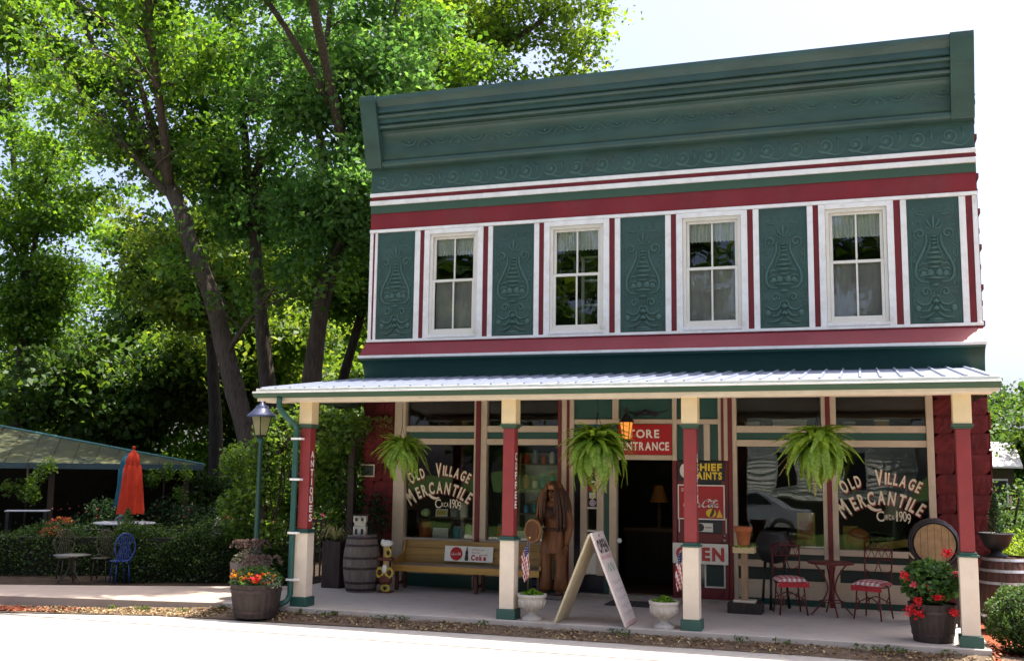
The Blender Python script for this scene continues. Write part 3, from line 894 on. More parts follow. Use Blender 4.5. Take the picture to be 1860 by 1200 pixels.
# --- storefront ------------------------------------------------------------
def stone_wall(x0, x1, y0, y1, z0, z1, name):
    """backing wall plus squared blocks of painted stone, each its own piece"""
    w = bx(name, STONE, B, x0 + 0.006, x1 - 0.006, y0 + 0.022, y1, z0, z1, 0)
    z = z0; row = 0
    rr = random.Random(x0 * 10)
    while z < z1 - 0.05:
        h = min(0.25 + 0.05 * rr.random(), z1 - z)
        x = x0
        W = x1 - x0
        cuts = [x0, x1] if W < 0.4 else ([x0, x0 + W * (0.36 if row % 2 else 0.64), x1])
        for a, b in zip(cuts, cuts[1:]):
            mb = MB(); g = 0.004
            nx, nz = 7, 5
            fr = []
            for j in range(nz + 1):
                for i in range(nx + 1):
                    ed = i in (0, nx) or j in (0, nz)
                    fr.append((a + g + (b - a - 2 * g) * i / nx, y0 + (0.012 if ed else 0.008 - 0.016 * rr.random()), z + g + (h - 2 * g) * j / nz))
            mb.add(fr, [(j * (nx + 1) + i, j * (nx + 1) + i + 1, (j + 1) * (nx + 1) + i + 1, (j + 1) * (nx + 1) + i) for j in range(nz) for i in range(nx)])
            mb.box(a + g, b - g, y0 + 0.012, y0 + 0.05, z + g, z + h - g)
            mb.build('stone', STONE, w)
        z += h; row += 1
    return w
stone_wall(-0.03, 0.565, -0.02, 0.30, 0.0, 3.11, 'stone_pier')
stone_wall(8.885, 9.60, -0.02, 0.30, 0.0, 3.11, 'stone_pier')
# ragged outer edge of the right wall: blocks seen end on
for k in range(10):
    z = 0.1 + k * 0.27
    o = bx('stone', STONE, B, 9.602, 9.622 + 0.014 * (k % 2), 0.05, 0.29, z, z + 0.25, 0.012)

SF = thing('storefront_frame', None, None); SF.parent = B
def vert(m, a, b, z0=0.0, z1=3.11, y0=-0.03, y1=0.10, bev=0.006):
    return bx('mullion', m, SF, a, b, y0, y1, z0, z1, bev)
vert(TAN, 0.567, 0.764, y0=-0.05)
vert(TAN, 1.969, 2.005); vert(REDV, 2.005, 2.085, y0=-0.05); vert(TAN, 2.085, 2.187)
vert(REDV, 3.385, 3.437, y0=-0.05); vert(TAN, 3.437, 3.525); vert(REDV, 3.525, 3.565, y0=-0.045); vert(TAN, 3.565, 3.635)
vert(TAN, 4.254, 4.35, 2.68); vert(TAN, 5.182, 5.25, 2.05)
vert(TAN, 5.873, 5.92, 2.06); vert(REDV, 5.92, 5.955, 2.06, y0=-0.045); vert(TAN, 5.955, 6.02, 2.06); vert(REDV, 6.02, 6.08, y0=-0.05); vert(TAN, 6.08, 6.145)
vert(TAN, 7.362, 7.424); vert(REDV, 7.424, 7.487, y0=-0.05); vert(TAN, 7.487, 7.57)
vert(TAN, 8.787, 8.882, y0=-0.05)
def rail(a, b, z0, z1, m=TAN, y0=-0.02, y1=0.10):
    return bx('rail', m, SF, a, b, y0, y1, z0, z1, 0.005)
for (a, b, zs, ls) in [(0.764, 1.969, 0.77, 0), (2.187, 3.385, 0.77, 0), (6.145, 7.362, 0.815, 1), (7.57, 8.787, 0.815, 1)]:
    rail(a, b, 2.479, 2.579); rail(a, b, 2.372, 2.479, GREEND, y0=0.01); rail(a, b, 2.276, 2.372)
    rail(a, b, zs - 0.085, zs, y0=-0.045)
    rail(a, b, 3.0, 3.11)
    bx('bulkhead', mat('shaded bulkhead paint', (0.012, 0.026, 0.021), 0.5) if ls else TAN, SF, a, b, 0.03, 0.10, 0.0, zs - 0.085, 0)  # right bulkhead near black: porch shade is put into its colour
    if ls:
        rail(a, b, 0.53, 0.632); rail(a, b, 0.09, 0.35)
        rail(a, b, 0.0, 0.09, GREEND, y0=0.0)
    else:
        rail(a, b, 0.0, 0.20, GREEND, y0=0.0)

def win_text(parent, x0, x1, zbase, k):
    """arched shop name in gilt letters with a dark red shade, painted on the glass"""
    lt = MB(); sh = MB()
    y = 0.041
    w = x1 - x0
    for mb, dx, dz, yy, bo in ((sh, 0.012, -0.016, y + 0.003, 0.045), (lt, 0, 0, y, 0.03)):
        # two arched lines; the first word rises, the second falls away on the other side
        xm = (x0 + x1) / 2 + 0.02
        def arcput(word, a, b, zc, h, k_arc, big):
            ws = []
            for i, c in enumerate(word):
                v, f, p, q = glyph(c, 0.02); ws.append((q - p) * (big if i == 0 else 1) + 0.13)
            tot = sum(ws); x = a
            for i, c in enumerate(word):
                ww = ws[i] / tot * (b - a)
                cx = x + ww / 2
                u = (cx - xm) / (w / 2)
                hh = h * (big if i == 0 else 1.0)
                z = zc - k_arc * u * u - (hh - h) * 0.35
                rot = math.atan2(-2 * k_arc * u, w / 2)
                put_glyph(mb, c, cx + dx, z + dz, hh, ww * 0.80, rot, 0, yy, bo)
                x += ww
        arcput('OLD', x0 + 0.01, x0 + w * 0.28, zbase + 0.50, 0.165, 0.15, 1.15)
        arcput('VILLAGE', x0 + w * 0.43, x1 - 0.01, zbase + 0.50, 0.165, 0.15, 1.35)
        arcput('MERCANTILE', x0, x1, zbase + 0.21, 0.19, 0.19, 1.35)
        # swash under the R
        ribbon(mb, [(0, 0.0), (0.05, -0.05), (0.12, -0.075), (0.19, -0.06)], 0.045, 0.02, x0 + w * 0.33 + dx, zbase + 0.20 + dz, 1.0, yy, 0, shear=0)
    text_line(lt, 'C', x0 + w * 0.44, x0 + w * 0.54, zbase - 0.03, 0.15, 0, y, 0.01)
    text_line(lt, 'IRCA', x0 + w * 0.545, x0 + w * 0.67, zbase - 0.01, 0.075, 0, y, 0.01)
    for i, c in enumerate('1909'):
        put_glyph(lt, c, x0 + w * (0.70 + 0.05 * i), zbase - 0.025 - 0.03 * (i == 3), 0.15, 0.022 if c == '1' else 0.052, 0, 0, y, 0.008)
    lt.build('lettering', LETTERC, parent)
    sh.build('lettering', LETTERR, parent)

def display_window(a, b, zs, text):
    w = thing('display_window', None, None); w.parent = B
    MB().box(a, b, 0.05, 0.056, zs, 2.276).build('pane', SHOPGLASS, w)
    MB().box(a, b, 0.05, 0.056, 2.579, 3.0).build('pane', SHOPGLASS, w)
    if text:
        win_text(w, a + text[0], b - text[1], text[2], 0)
    return w
display_window(0.764, 1.969, 0.77, (0.06, 0.10, 1.28))
display_window(2.187, 3.385, 0.77, None)
display_window(6.145, 7.362, 0.815, None)
display_window(7.57, 8.787, 0.815, (0.05, 0.11, 1.26))
# window floor boards inside
bx('display_floor', SHELF, B, 0.58, 3.385, 0.12, 0.85, 0.70, 0.76, 0)
bx('display_floor', SHELF, B, 6.16, 8.78, 0.12, 0.85, 0.74, 0.80, 0)
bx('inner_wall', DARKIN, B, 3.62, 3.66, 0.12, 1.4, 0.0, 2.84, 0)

# entry: left sidelight, door opening, red door
rail(3.635, 6.08, 2.605, 2.68)
rail(3.635, 6.08, 3.0, 3.11)
for a, b in ((3.635, 4.254), (4.35, 5.182), (5.25, 5.873)):
    bx('green_panel', GREEND, SF, a, b, 0.03, 0.09, 2.68, 3.0, 0)
bx('green_panel', GREEND, SF, 3.635, 4.32, 0.03, 0.09, 2.05, 2.605, 0)
bx('green_panel', GREEND, SF, 5.25, 5.48, 0.03, 0.09, 2.06, 2.605, 0)
bx('green_panel', GREEND, SF, 5.75, 5.873, 0.03, 0.09, 2.06, 2.605, 0)
vert(TAN, 5.66, 5.75, 2.06, 2.605)
MB().box(5.48, 5.66, 0.05, 0.056, 2.06, 2.605).build('pane', SHOPGLASS, SF)
bx('header', TAN, SF, 4.32, 5.182, -0.03, 0.10, 2.06, 2.135, 0.005)
# sidelight
vert(SIGNB, 3.635, 3.745, 0.0, 2.05, 0.03, 0.10, 0)  # black strip paints in the dark of an open gap
vert(TAN, 3.745, 3.845, 0.30, 2.05); vert(TAN, 4.005, 4.115, 0.30, 2.05); vert(GREEND, 4.115, 4.205, 0.0, 2.05, 0.0); vert(TAN, 4.205, 4.32, 0.0, 2.06)
for z0, z1 in ((1.30, 1.33), (0.95, 0.98), (1.70, 1.73)):
    rail(3.845, 4.005, z0, z1, CREAM, 0.0, 0.08)
bx('sidelight_panel', CREAM, SF, 3.745, 4.115, -0.01, 0.08, 0.31, 0.64, 0.006)
bx('kickboard', SIGNB, SF, 3.745, 4.115, 0.02, 0.08, 0.0, 0.30, 0)
MB().box(3.845, 4.005, 0.05, 0.056, 0.64, 2.05).build('pane', SHOPGLASS, SF)
bx('threshold', CONCE, SF, 3.74, 6.08, -0.10, 0.12, 0.0, 0.03, 0.006)
knob = MB().lathe([(0.012, 0.0), (0.012, 0.05), (0.035, 0.06), (0.04, 0.08), (0.03, 0.1), (0.0, 0.105)], (0, 0, 0), 12, 0, True, Matrix.Rotation(R(90), 3, 'X'))
knob.build('door_knob', mat('white porcelain', (0.8, 0.78, 0.74), 0.2), SF, (4.375, 0.0, 0.84))
# stickers in the sidelight
bx('window_sticker', SIGNW, SF, 3.87, 3.98, 0.043, 0.048, 1.46, 1.55, 0)
bx('window_sticker', SIGNRED, SF, 3.865, 3.985, 0.043, 0.048, 1.58, 1.67, 0)
MB().lathe([(0.055, 0), (0.055, 0.004)], (0, 0, 0), 14, 0, False, Matrix.Rotation(R(90), 3, 'X')).build('window_sticker', mat('lilac sticker', (0.5, 0.42, 0.55), 0.5), SF, (3.925, 0.046, 1.39))

vert(REDDOOR, 5.182, 5.25, 0.0, 2.05, -0.04)
D = thing('door', None, None); D.parent = B; D.location = (5.252, 0.02, 0.032)
d = MB()
W, H = 0.762, 2.02
d.box(0, 0.10, -0.03, 0.02, 0, H); d.box(W - 0.10, W, -0.03, 0.02, 0, H)
for z0, z1 in ((0, 0.18), (0.52, 0.62), (0.78, 0.95), (H - 0.14, H)):
    d.box(0.10, W - 0.10, -0.03, 0.02, z0, z1)
d.build('door_frame', REDDOOR, D, bevel=0.005)
bx('door_panel', REDDOOR, D, 0.10, W - 0.10, -0.01, 0.015, 0.62, 0.78, 0)
bx('pane', SIGNB, D, 0.10, W - 0.10, -0.006, 0.0, 0.95, H - 0.14, 0)
bx('pane', mat('dark green glass', (0.015, 0.03, 0.025), 0.1), D, 0.10, W - 0.10, -0.006, 0.0, 0.18, 0.52, 0)
mb = MB(); t = 0.022
for (a, b, z0, z1) in ((0.40, 0.705, 0.165, 0.53),):
    mb.box(a, b, -0.045, -0.031, z0, z0 + t); mb.box(a, b, -0.045, -0.031, z1 - t, z1); mb.box(a, a + t, -0.045, -0.031, z0 + t, z1 - t); mb.box(b - t, b, -0.045, -0.031, z0 + t, z1 - t)
mb.build('screen_moulding', CREAM, D)
bx('screen', mat('door screen', (0.03, 0.05, 0.042), 0.7), D, 0.42, 0.685, -0.036, -0.0305, 0.187, 0.508, 0)
for x in (0.012, W - 0.03):
    pass
MB().box(0.02, 0.036, -0.042, -0.031, 0.96, 1.18).build('moulding', CREAM, D)
MB().box(0.715, 0.731, -0.042, -0.031, 0.96, 1.18).build('moulding', CREAM, D)
MB().ball((0.70, -0.05, 0.86), 0.022).build('door_knob', HOOPS, D)
MB().ball((0.70, -0.04, 0.93), 0.012).build('door_bolt', HOOPS, D)

# ================================================================== SIGNS
def sign(name, label, x0, x1, z0, z1, y, m, fn=None, thick=0.018, parts=()):
    s = thing(name, label, 'sign', ((x0 + x1) / 2, y, z0))
    w = (x1 - x0) / 2
    MB().box(-w, w, -thick, 0, 0, z1 - z0).build('panel', m, s, bevel=0.003)
    if fn: fn(s, w, z1 - z0, -thick - 0.003)
    return s
def letters(s, specs, y, m):
    mb = MB()
    for t, x0, x1, z, h, bo in specs:
        text_line(mb, t, x0, x1, z, h, 0, y, bo)
    return mb.build('lettering', m, s)
def border(s, w, h, y, t, m, ins=0.0):
    mb = MB()
    a, b, c, d_ = -w + ins, w - ins, ins, h - ins
    mb.box(a, b, y - 0.001, y + 0.003, c, c + t); mb.box(a, b, y - 0.001, y + 0.003, d_ - t, d_)
    mb.box(a, a + t, y - 0.001, y + 0.003, c + t, d_ - t); mb.box(b - t, b, y - 0.001, y + 0.003, c + t, d_ - t)
    mb.build('border', m, s)
def f_store(s, w, h, y):
    letters(s, [('STORE', -w + 0.06, w - 0.19, h * 0.56, 0.125, 0.03), ('ENTRANCE', -w + 0.06, w - 0.04, h * 0.15, 0.125, 0.03)], y, LETTERW)
sign('entrance_sign', 'red sign reading STORE ENTRANCE in white capitals above the open doorway', 4.35, 5.18, 2.14, 2.60, -0.035, SIGNRED, f_store)
def f_chief(s, w, h, y):
    letters(s, [('CHIEF', -w + 0.20, w - 0.04, h * 0.54, 0.105, 0.045), ('PAINTS', -w + 0.20, w - 0.04, h * 0.10, 0.105, 0.045)], y, SIGNY)
    MB().lathe([(0.085, 0), (0.085, 0.004)], (0, 0, 0), 18, 0, False, Matrix.Rotation(R(90), 3, 'X') @ Matrix.Diagonal((0.8, 1.25, 1))).build('emblem', SIGNW, s, (-w + 0.09, y + 0.003, h * 0.52))
sign('paint_sign', 'black enamel sign with CHIEF PAINTS in yellow capitals at the top of the red door', 5.275, 5.965, 1.755, 2.045, -0.012, SIGNB, f_chief)
def f_cola(s, w, h, y):
    border(s, w, h, y, 0.018, SIGNW)
    mb = MB(); cola_script(mb, -w + 0.075, h * 0.36, 0.115, y); mb.build('lettering', LETTERW, s)
    mb = MB(); text_line(mb, 'DRINK', -w + 0.06, -w + 0.2, h - 0.10, 0.05, 0, y, 0.02); mb.build('lettering', LETTERW, s)
    mb = MB()
    mb.lathe([(0.075, 0), (0.075, 0.004)], (0, 0, 0), 16, 0, False, Matrix.Rotation(R(90), 3, 'X') @ Matrix.Diagonal((1.0, 0.85, 1)))
    mb.add([(0.08, -0.004, -0.06), (0.17, -0.004, -0.06), (0.125, -0.004, 0.055)], [(0, 1, 2)])
    mb.build('picture', SIGNY, s, (w - 0.205, y + 0.003, 0.098))
    bt = MB(); bt.add([(x, 0, z) for x, z in [(-0.02, -0.05), (0.02, -0.06), (0.055, 0.01), (0.05, 0.06), (0.065, 0.09), (0.05, 0.1), (0.03, 0.07), (0.01, 0.02)]], [tuple(range(8))])
    bt.build('bottle_picture', mat('bottle brown', (0.05, 0.02, 0.01), 0.3), s, (w - 0.21, y - 0.004, 0.10))
sign('soda_sign', 'large red soft drink sign with white script on the red door under the paint sign', 5.262, 5.962, 1.185, 1.70, -0.012, SIGNRED, f_cola)
def f_open(s, w, h, y):
    letters(s, [('OPEN', -w + 0.05, w - 0.06, h * 0.20, 0.185, 0.05)], y, SIGNRED)
sign('open_sign', 'white board reading OPEN in red capitals across the middle of the red door', 5.19, 6.01, 0.54, 0.84, -0.075, SIGNW, f_open)
def f_card(s, w, h, y):
    mb = MB(); mb.lathe([(0.06, 0), (0.06, 0.003)], (0, 0, 0), 16, 0, False, Matrix.Rotation(R(90), 3, 'X')); mb.build('emblem', SIGNB, s, (-w + 0.07, y + 0.003, h / 2))
    mb = MB(); mb.box(-w + 0.15, w - 0.02, y - 0.001, y + 0.002, h * 0.45, h * 0.55); mb.build('print_line', LETTERR, s)
sign('door_card', 'small cream card with a black round emblem in the dark pane of the red door', 5.52, 5.78, 1.005, 1.135, -0.005, SIGNW, f_card, 0.006)
# round eagle-shaped plaque over the sign: spread wings
eg = thing('eagle_plaque', 'dark spread winged eagle plaque on the green panel above the entrance sign', 'plaque', (4.77, 0.026, 2.715))
mb = MB()
for s in (-1, 1):
    out = [(0.0, 0.02), (s * 0.07, 0.03), (s * 0.16, 0.0), (s * 0.22, 0.05), (s * 0.30, 0.09), (s * 0.36, 0.105), (s * 0.28, 0.07), (s * 0.20, 0.06), (s * 0.1, 0.09), (s * 0.04, 0.105), (0, 0.11)]
    mb.add([(x, -0.02, z) for x, z in out] + [(x, 0, z) for x, z in out], [tuple(range(11)) if s > 0 else tuple(range(11))[::-1]] + [(i, (i + 1) % 11, (i + 1) % 11 + 11, i + 11) for i in range(11)])
mb.build('wings', SIGNB, eg)
MB().ball((0, -0.02, 0.075), 0.04, 8, 6, sz=1.1, sy=0.5).build('body', SIGNB, eg)
# small framed plaque on the left pier
pq = thing('wall_plaque', 'small dark plaque in a pale frame on the left red stone pier', 'plaque', (0.10, -0.05, 1.735))
bx('panel', mat('plaque green', (0.02, 0.03, 0.025), 0.4), pq, -0.12, 0.12, -0.015, 0.01, 0, 0.19, 0)
border(pq, 0.135, 0.205, -0.02, 0.02, TAN)
# lit porch lantern
lp = thing('porch_lantern', 'lit amber glass porch lantern beside the entrance sign', 'lantern', (4.535, -0.30, 2.32))
MB().lathe([(0.055, 0), (0.065, 0.02), (0.045, 0.05)], n=6, smooth=False).build('base', IRON, lp)
AMB = mat('lit amber glass', (0.85, 0.26, 0.04), 0.3, 0.25, 9, emit=0.3)
for k in range(6):
    a = k * math.pi / 3 + 0.2
    mb = MB(); c0, s0, c1, s1 = math.cos(a + 0.06), math.sin(a + 0.06), math.cos(a + math.pi / 3 - 0.06), math.sin(a + math.pi / 3 - 0.06)
    mb.add([(0.06 * c0, 0.06 * s0, 0.05), (0.06 * c1, 0.06 * s1, 0.05), (0.095 * c1, 0.095 * s1, 0.30), (0.095 * c0, 0.095 * s0, 0.30)], [(0, 1, 2, 3)])
    mb.build('pane', AMB, lp)
mb = MB()
for k in range(6):
    a = k * math.pi / 3 + 0.2
    mb.tube([(0.062 * math.cos(a), 0.062 * math.sin(a), 0.04), (0.098 * math.cos(a), 0.098 * math.sin(a), 0.31)], 0.007, 4)
mb.build('cage', IRON, lp)
MB().lathe([(0.12, 0.30), (0.10, 0.34), (0.045, 0.41), (0.02, 0.44), (0.02, 0.525)], n=6, smooth=False).build('cap', IRON, lp)
# ================================================================== THINGS ON THE PORCH
def barrel_prof(h, r0, r1, n=10):
    return [(r0 + (r1 - r0) * math.sin(math.pi * i / n), h * i / n) for i in range(n + 1)]
def staved(name, prof, m, parent, nst=22, groove=0.006, **k):
    """barrel body whose staves show as real grooves"""
    mb = MB(); p = []; N = nst * 3
    for r, z in prof:
        for j in range(N):
            a = 2 * math.pi * j / N
            rr = r - (groove if j % 3 == 0 else 0)
            p.append((rr * math.cos(a), rr * math.sin(a), z))
    f = []
    for i in range(len(prof) - 1):
        for j in range(N):
            j2 = (j + 1) % N
            f.append((i * N + j, i * N + j2, (i + 1) * N + j2, (i + 1) * N + j))
    mb.add(p, f, 0, False)
    mb.add(p[:N], [tuple(range(N))[::-1]]); 
    return mb.build(name, m, parent, **k)
def hoop(parent, prof, z, w, m, t=0.006):
    def rad(q):
        for (r0, z0), (r1, z1) in zip(prof, prof[1:]):
            if z0 <= q <= z1: return r0 + (r1 - r0) * (q - z0) / (z1 - z0)
        return prof[-1][0]
    a, b = rad(z - w / 2) + t, rad(z + w / 2) + t
    return MB().lathe([(a - t, z - w / 2), (a, z - w / 2), (b, z + w / 2), (b - t, z + w / 2)], n=40, smooth=False, cap=False).build('hoop', m, parent)
def head(parent, r, z, m, nb=7, face=1):
    """barrel head of boards"""
    for k in range(nb):
        x0 = -r + 2 * r * k / nb + 0.002; x1 = -r + 2 * r * (k + 1) / nb - 0.002
        out = []
        for x in np.linspace(x0, x1, 4):
            out.append((x, math.sqrt(max(0, r * r - x * x))))
        pl = out + [(x, -y) for x, y in out[::-1]]
        n = len(pl)
        mb = MB(); dz = 0.002 * (k % 2)
        mb.add([(x, y, z + dz) for x, y in pl] + [(x, y, z - 0.02) for x, y in pl], [tuple(range(n))[::-1], tuple(range(n, 2 * n))] + [(i, (i + 1) % n, (i + 1) % n + n, i + n) for i in range(n)])
        mb.build('head_board', m, parent)
def barrel(loc, h, r0, r1, label, wood, hm, zs, rot=0.0, headm=None):
    b = thing('wooden_barrel', label, 'barrel', loc, rot, 'old oak barrels')
    pr = barrel_prof(h, r0, r1)
    staved('staves', pr, wood, b)
    for z in zs: hoop(b, pr, z * h, 0.035, hm)
    head(b, r0 - 0.02, h - 0.03, headm or wood)
    return b
barrel((0.52, -1.02, 0), 0.86, 0.225, 0.285, 'grey weathered upright barrel with dark hoops between the arbor and the bench', BARREL, HOOP, (0.05, 0.17, 0.42, 0.60, 0.82, 0.95))
# garden lantern box standing on it
lb = thing('tin_box', 'small white tin box with cut holes standing on the grey barrel', 'tin box', (0.47, -1.0, 0.845), 0.3)
TIN = mat('chipped white tin', (0.55, 0.52, 0.46), 0.5, 0.2, 10, dirt=(0.12, 0.08, 0.05), dirt_amt=0.8, dirt_scale=12)
mb = MB(); mb.box(-0.10, 0.10, -0.08, 0.08, 0, 0.14); mb.box(-0.085, 0.085, -0.065, 0.065, 0.14, 0.20); mb.box(-0.10, 0.10, -0.08, 0.08, 0.20, 0.30)
mb.build('body', TIN, lb, bevel=0.006)
for x in (-0.05, 0.04):
    MB().box(x - 0.02, x + 0.02, -0.085, -0.079, 0.02, 0.10).build('opening', SIGNB, lb)
    MB().box(x - 0.02, x + 0.02, -0.085, -0.079, 0.22, 0.27).build('opening', SIGNB, lb)
MB().box(-0.12, 0.12, -0.10, 0.10, 0.30, 0.32).build('lid', IRON, lb, bevel=0.004)

# painted folk art pole of owls
tp = thing('folk_art_pole', 'yellow and brown stacked folk art pole with a white puff left of the bench', 'ornament', (0.925, -0.99, 0.0))
YEL = mat('straw yellow paint', (0.58, 0.42, 0.07), 0.6, 0.2, 12)
BRN = mat('brown paint', (0.12, 0.035, 0.02), 0.6, 0.2, 12)
MB().lathe([(0.05, 0), (0.05, 0.70)], n=12).build('pole', mat('pale wood', (0.45, 0.30, 0.14), 0.6, 0.2, 8), tp)
mb = MB(); mb.ball((0, 0, 0.735), 0.075, 14, 8, sx=1.35, sy=1.1, sz=0.72); mb.ball((-0.05, -0.02, 0.765), 0.035); mb.build('puff', mat('white wool', (0.8, 0.78, 0.74), 0.9, 0.05, 30, 0.4, 60), tp)
mb = MB()
for k in range(14):
    a = k * 0.449
    mb.ball((0.055 + 0.045 * math.cos(a), -0.06, 0.60 + 0.06 * math.sin(a)), 0.02, 6, 4, sy=0.5)
mb.build('petals', YEL, tp)
MB().ball((0.055, -0.055, 0.60), 0.03, 8, 6, sy=0.5).build('eye', SIGNB, tp)
MB().box(-0.13, 0.13, -0.08, 0.03, 0.48, 0.53).build('wing_bar', BRN, tp, bevel=0.012)
mb = MB()
for s in (-1, 1):
    for k in range(9):
        a = k * 0.70
        mb.ball((s * 0.08 + 0.055 * math.cos(a), -0.06, 0.30 + 0.065 * math.sin(a)), 0.027, 6, 4, sy=0.6)
mb.build('petals', YEL, tp)
for s in (-1, 1): MB().ball((s * 0.08, -0.075, 0.30), 0.026, 8, 6, sy=0.5).build('eye', BRN, tp)
MB().ball((0.0, -0.06, 0.355), 0.045, 8, 6, sz=1.5, sy=0.6).build('beak', WHITE, tp)
MB().ball((0, -0.02, 0.19), 0.12, 12, 8, sz=0.72, sy=0.7).build('belly', BRN, tp)
mb = MB()
for k in range(9):
    a = k * 0.70
    mb.ball((0.02 + 0.06 * math.cos(a), -0.06, 0.07 + 0.045 * math.sin(a)), 0.026, 6, 4, sy=0.6)
mb.build('petals', YEL, tp)
MB().ball((0.02, -0.075, 0.07), 0.026, 8, 6, sy=0.5).build('eye', SIGNB, tp)
MB().box(-0.10, 0.10, -0.09, 0.09, 0, 0.02).build('foot', BRN, tp)

# bench with the drink sign on its back
bn = thing('porch_bench', 'long golden wooden bench with a solid back under the left shop windows', 'bench', (2.10, -0.55, 0.0))
L = 1.20
mb = MB(); mb.box(-L, L, -0.16, 0.28, 0.375, 0.40); mb.build('seat', mat('worn seat wood', (0.30, 0.24, 0.18), 0.4, 0.2, 4, stretch=(0.4, 3, 3)), bn, bevel=0.006)
MB().box(-L, L, -0.185, -0.162, 0.30, 0.395).build('seat_rail', mat('yellow bench wood', (0.50, 0.28, 0.06), 0.45, 0.2, 3, stretch=(0.35, 3, 3)), bn, bevel=0.006)
Mt = Matrix.Translation((0, 0.285, 0.40)) @ Matrix.Rotation(R(-9), 4, 'X')
for k in range(3):
    MB().box(-L, L, 0, 0.02, 0.003 + k * 0.118, 0.117 + k * 0.118, 0, Mt).build('back_board', WOOD, bn, bevel=0.003)
for x in (-L + 0.02, 0.14, L - 0.06):
    mb = MB(); mb.box(x, x + 0.045, -0.10, -0.04, 0, 0.374); mb.box(x, x + 0.045, 0.20, 0.27, 0, 0.374); mb.box(x + 0.01, x + 0.035, -0.04, 0.20, 0.08, 0.13)
    mb.build('leg', mat('bench leg red brown', (0.10, 0.035, 0.025), 0.5, 0.2, 5), bn, bevel=0.004)
for s in (-1, 1):
    mb = MB(); mb.prism_x([(-0.14, 0.402), (0.33, 0.402), (0.36, 0.74), (0.30, 0.755), (0.24, 0.55), (-0.14, 0.47)], s * L - 0.018, s * L + 0.018)
    mb.build('bench_end', WOOD, bn, bevel=0.004)
def f_coke(s, w, h, y):
    MB().lathe([(0.104, 0), (0.104, 0.003)], (0, 0, 0), 28, 0, False, Matrix.Rotation(R(90), 3, 'X')).build('disc', SIGNRED, s, (-w + 0.20, y + 0.003, h / 2))
    mb = MB(); cola_script(mb, -w + 0.113, h / 2 - 0.018, 0.036, y - 0.003); mb.build('lettering', LETTERW, s)
    mb = MB(); pr = [(0.0, 0.028), (0.028, 0.03), (0.06, 0.028), (0.09, 0.022), (0.11, 0.025), (0.135, 0.022), (0.165, 0.011), (0.19, 0.009), (0.205, 0.01)]
    pr = [(z, r) for z, r in pr]
    mb.add([(-r, 0, z) for z, r in pr] + [(r, 0, z) for z, r in pr], [(i, i + 9, i + 10, i + 1) for i in range(8)])
    mb.build('bottle_picture', mat('bottle glass brown', (0.03, 0.022, 0.015), 0.3), s, (-w + 0.375, y, 0.02))
    mb = MB()
    text_line(mb, 'things go', -w + 0.46, -w + 0.66, h - 0.062, 0.033, 0, y, 0.0, shear=0.2)
    text_line(mb, 'better', -w + 0.46, -w + 0.60, h - 0.107, 0.033, 0, y, 0.0, shear=0.2)
    text_line(mb, 'with', -w + 0.60, -w + 0.72, h - 0.140, 0.036, 0, y, 0.0, shear=0.2)
    mb.build('lettering', mat('faded red print', (0.42, 0.12, 0.10), 0.5), s)
    mb = MB(); text_line(mb, 'Coke', -w + 0.45, -w + 0.70, 0.03, 0.082, 0, y, 0.05); mb.build('lettering', SIGNRED, s)
sg = sign('bench_sign', 'white tin drink sign with red disc and brown bottle on the bench back', 1.61, 2.42, 0.445, 0.685, -0.315, SIGNW, f_coke, 0.006)
sg.rotation_euler = (R(-9), 0, 0)
# dark crate past the bench end
cr = thing('dark_crate', 'dark blue crate in shadow between the bench end and the carved figure', 'crate', (3.19, -0.30, 0.0))
NAVY = mat('navy painted wood', (0.02, 0.035, 0.07), 0.6, 0.2, 6)
for k in range(3): bx('slat', NAVY, cr, -0.10, 0.11, -0.13, -0.11, 0.02 + k * 0.12, 0.12 + k * 0.12, 0.003)
mb = MB(); mb.box(-0.10, 0.11, -0.108, 0.12, 0.0, 0.02); mb.box(-0.10, -0.08, -0.108, 0.12, 0.02, 0.36); mb.box(0.09, 0.11, -0.108, 0.12, 0.02, 0.36); mb.box(-0.08, 0.09, 0.10, 0.12, 0.02, 0.36)
mb.build('box', NAVY, cr)

# ---- carved wooden figure with a feather bonnet and a shield
CARVE = mat('carved stained wood', (0.22, 0.085, 0.028), 0.5, 0.35, 7, 0.4, 26, stretch=(2, 2, 0.5), dirt=(0.10, 0.035, 0.015), dirt_amt=0.75, dirt_scale=5)
CARVED = mat('dark carved wood', (0.075, 0.032, 0.018), 0.55, 0.4, 9, 0.5, 30, stretch=(2, 2, 0.4))
CARVEL = mat('pale carved wood', (0.40, 0.19, 0.065), 0.5, 0.3, 7, 0.3, 26)
st = thing('carved_figure', 'brown carved wooden figure in a long feather bonnet holding a round shield by the doorway', 'statue', (3.50, -0.62, 0.0), R(-12))
bx('plinth', BARREL, st, -0.20, 0.22, -0.20, 0.18, 0.0, 0.06, 0.012)
def skin(name, nodes, edges, m, parent, root=0, sub=2):
    me = bpy.data.meshes.new(name)
    me.from_pydata([n[0] for n in nodes], edges, [])
    me.materials.append(m)
    o = link(name, me, parent)
    sk = o.modifiers.new('skin', 'SKIN'); sk.use_smooth_shade = True
    ss = o.modifiers.new('subsurf', 'SUBSURF'); ss.levels = sub; ss.render_levels = sub
    for i, n in enumerate(nodes):
        r = n[1] if hasattr(n[1], '__len__') else (n[1], n[1])
        me.skin_vertices[0].data[i].radius = r
        me.skin_vertices[0].data[i].use_root = (i == root)
    return o
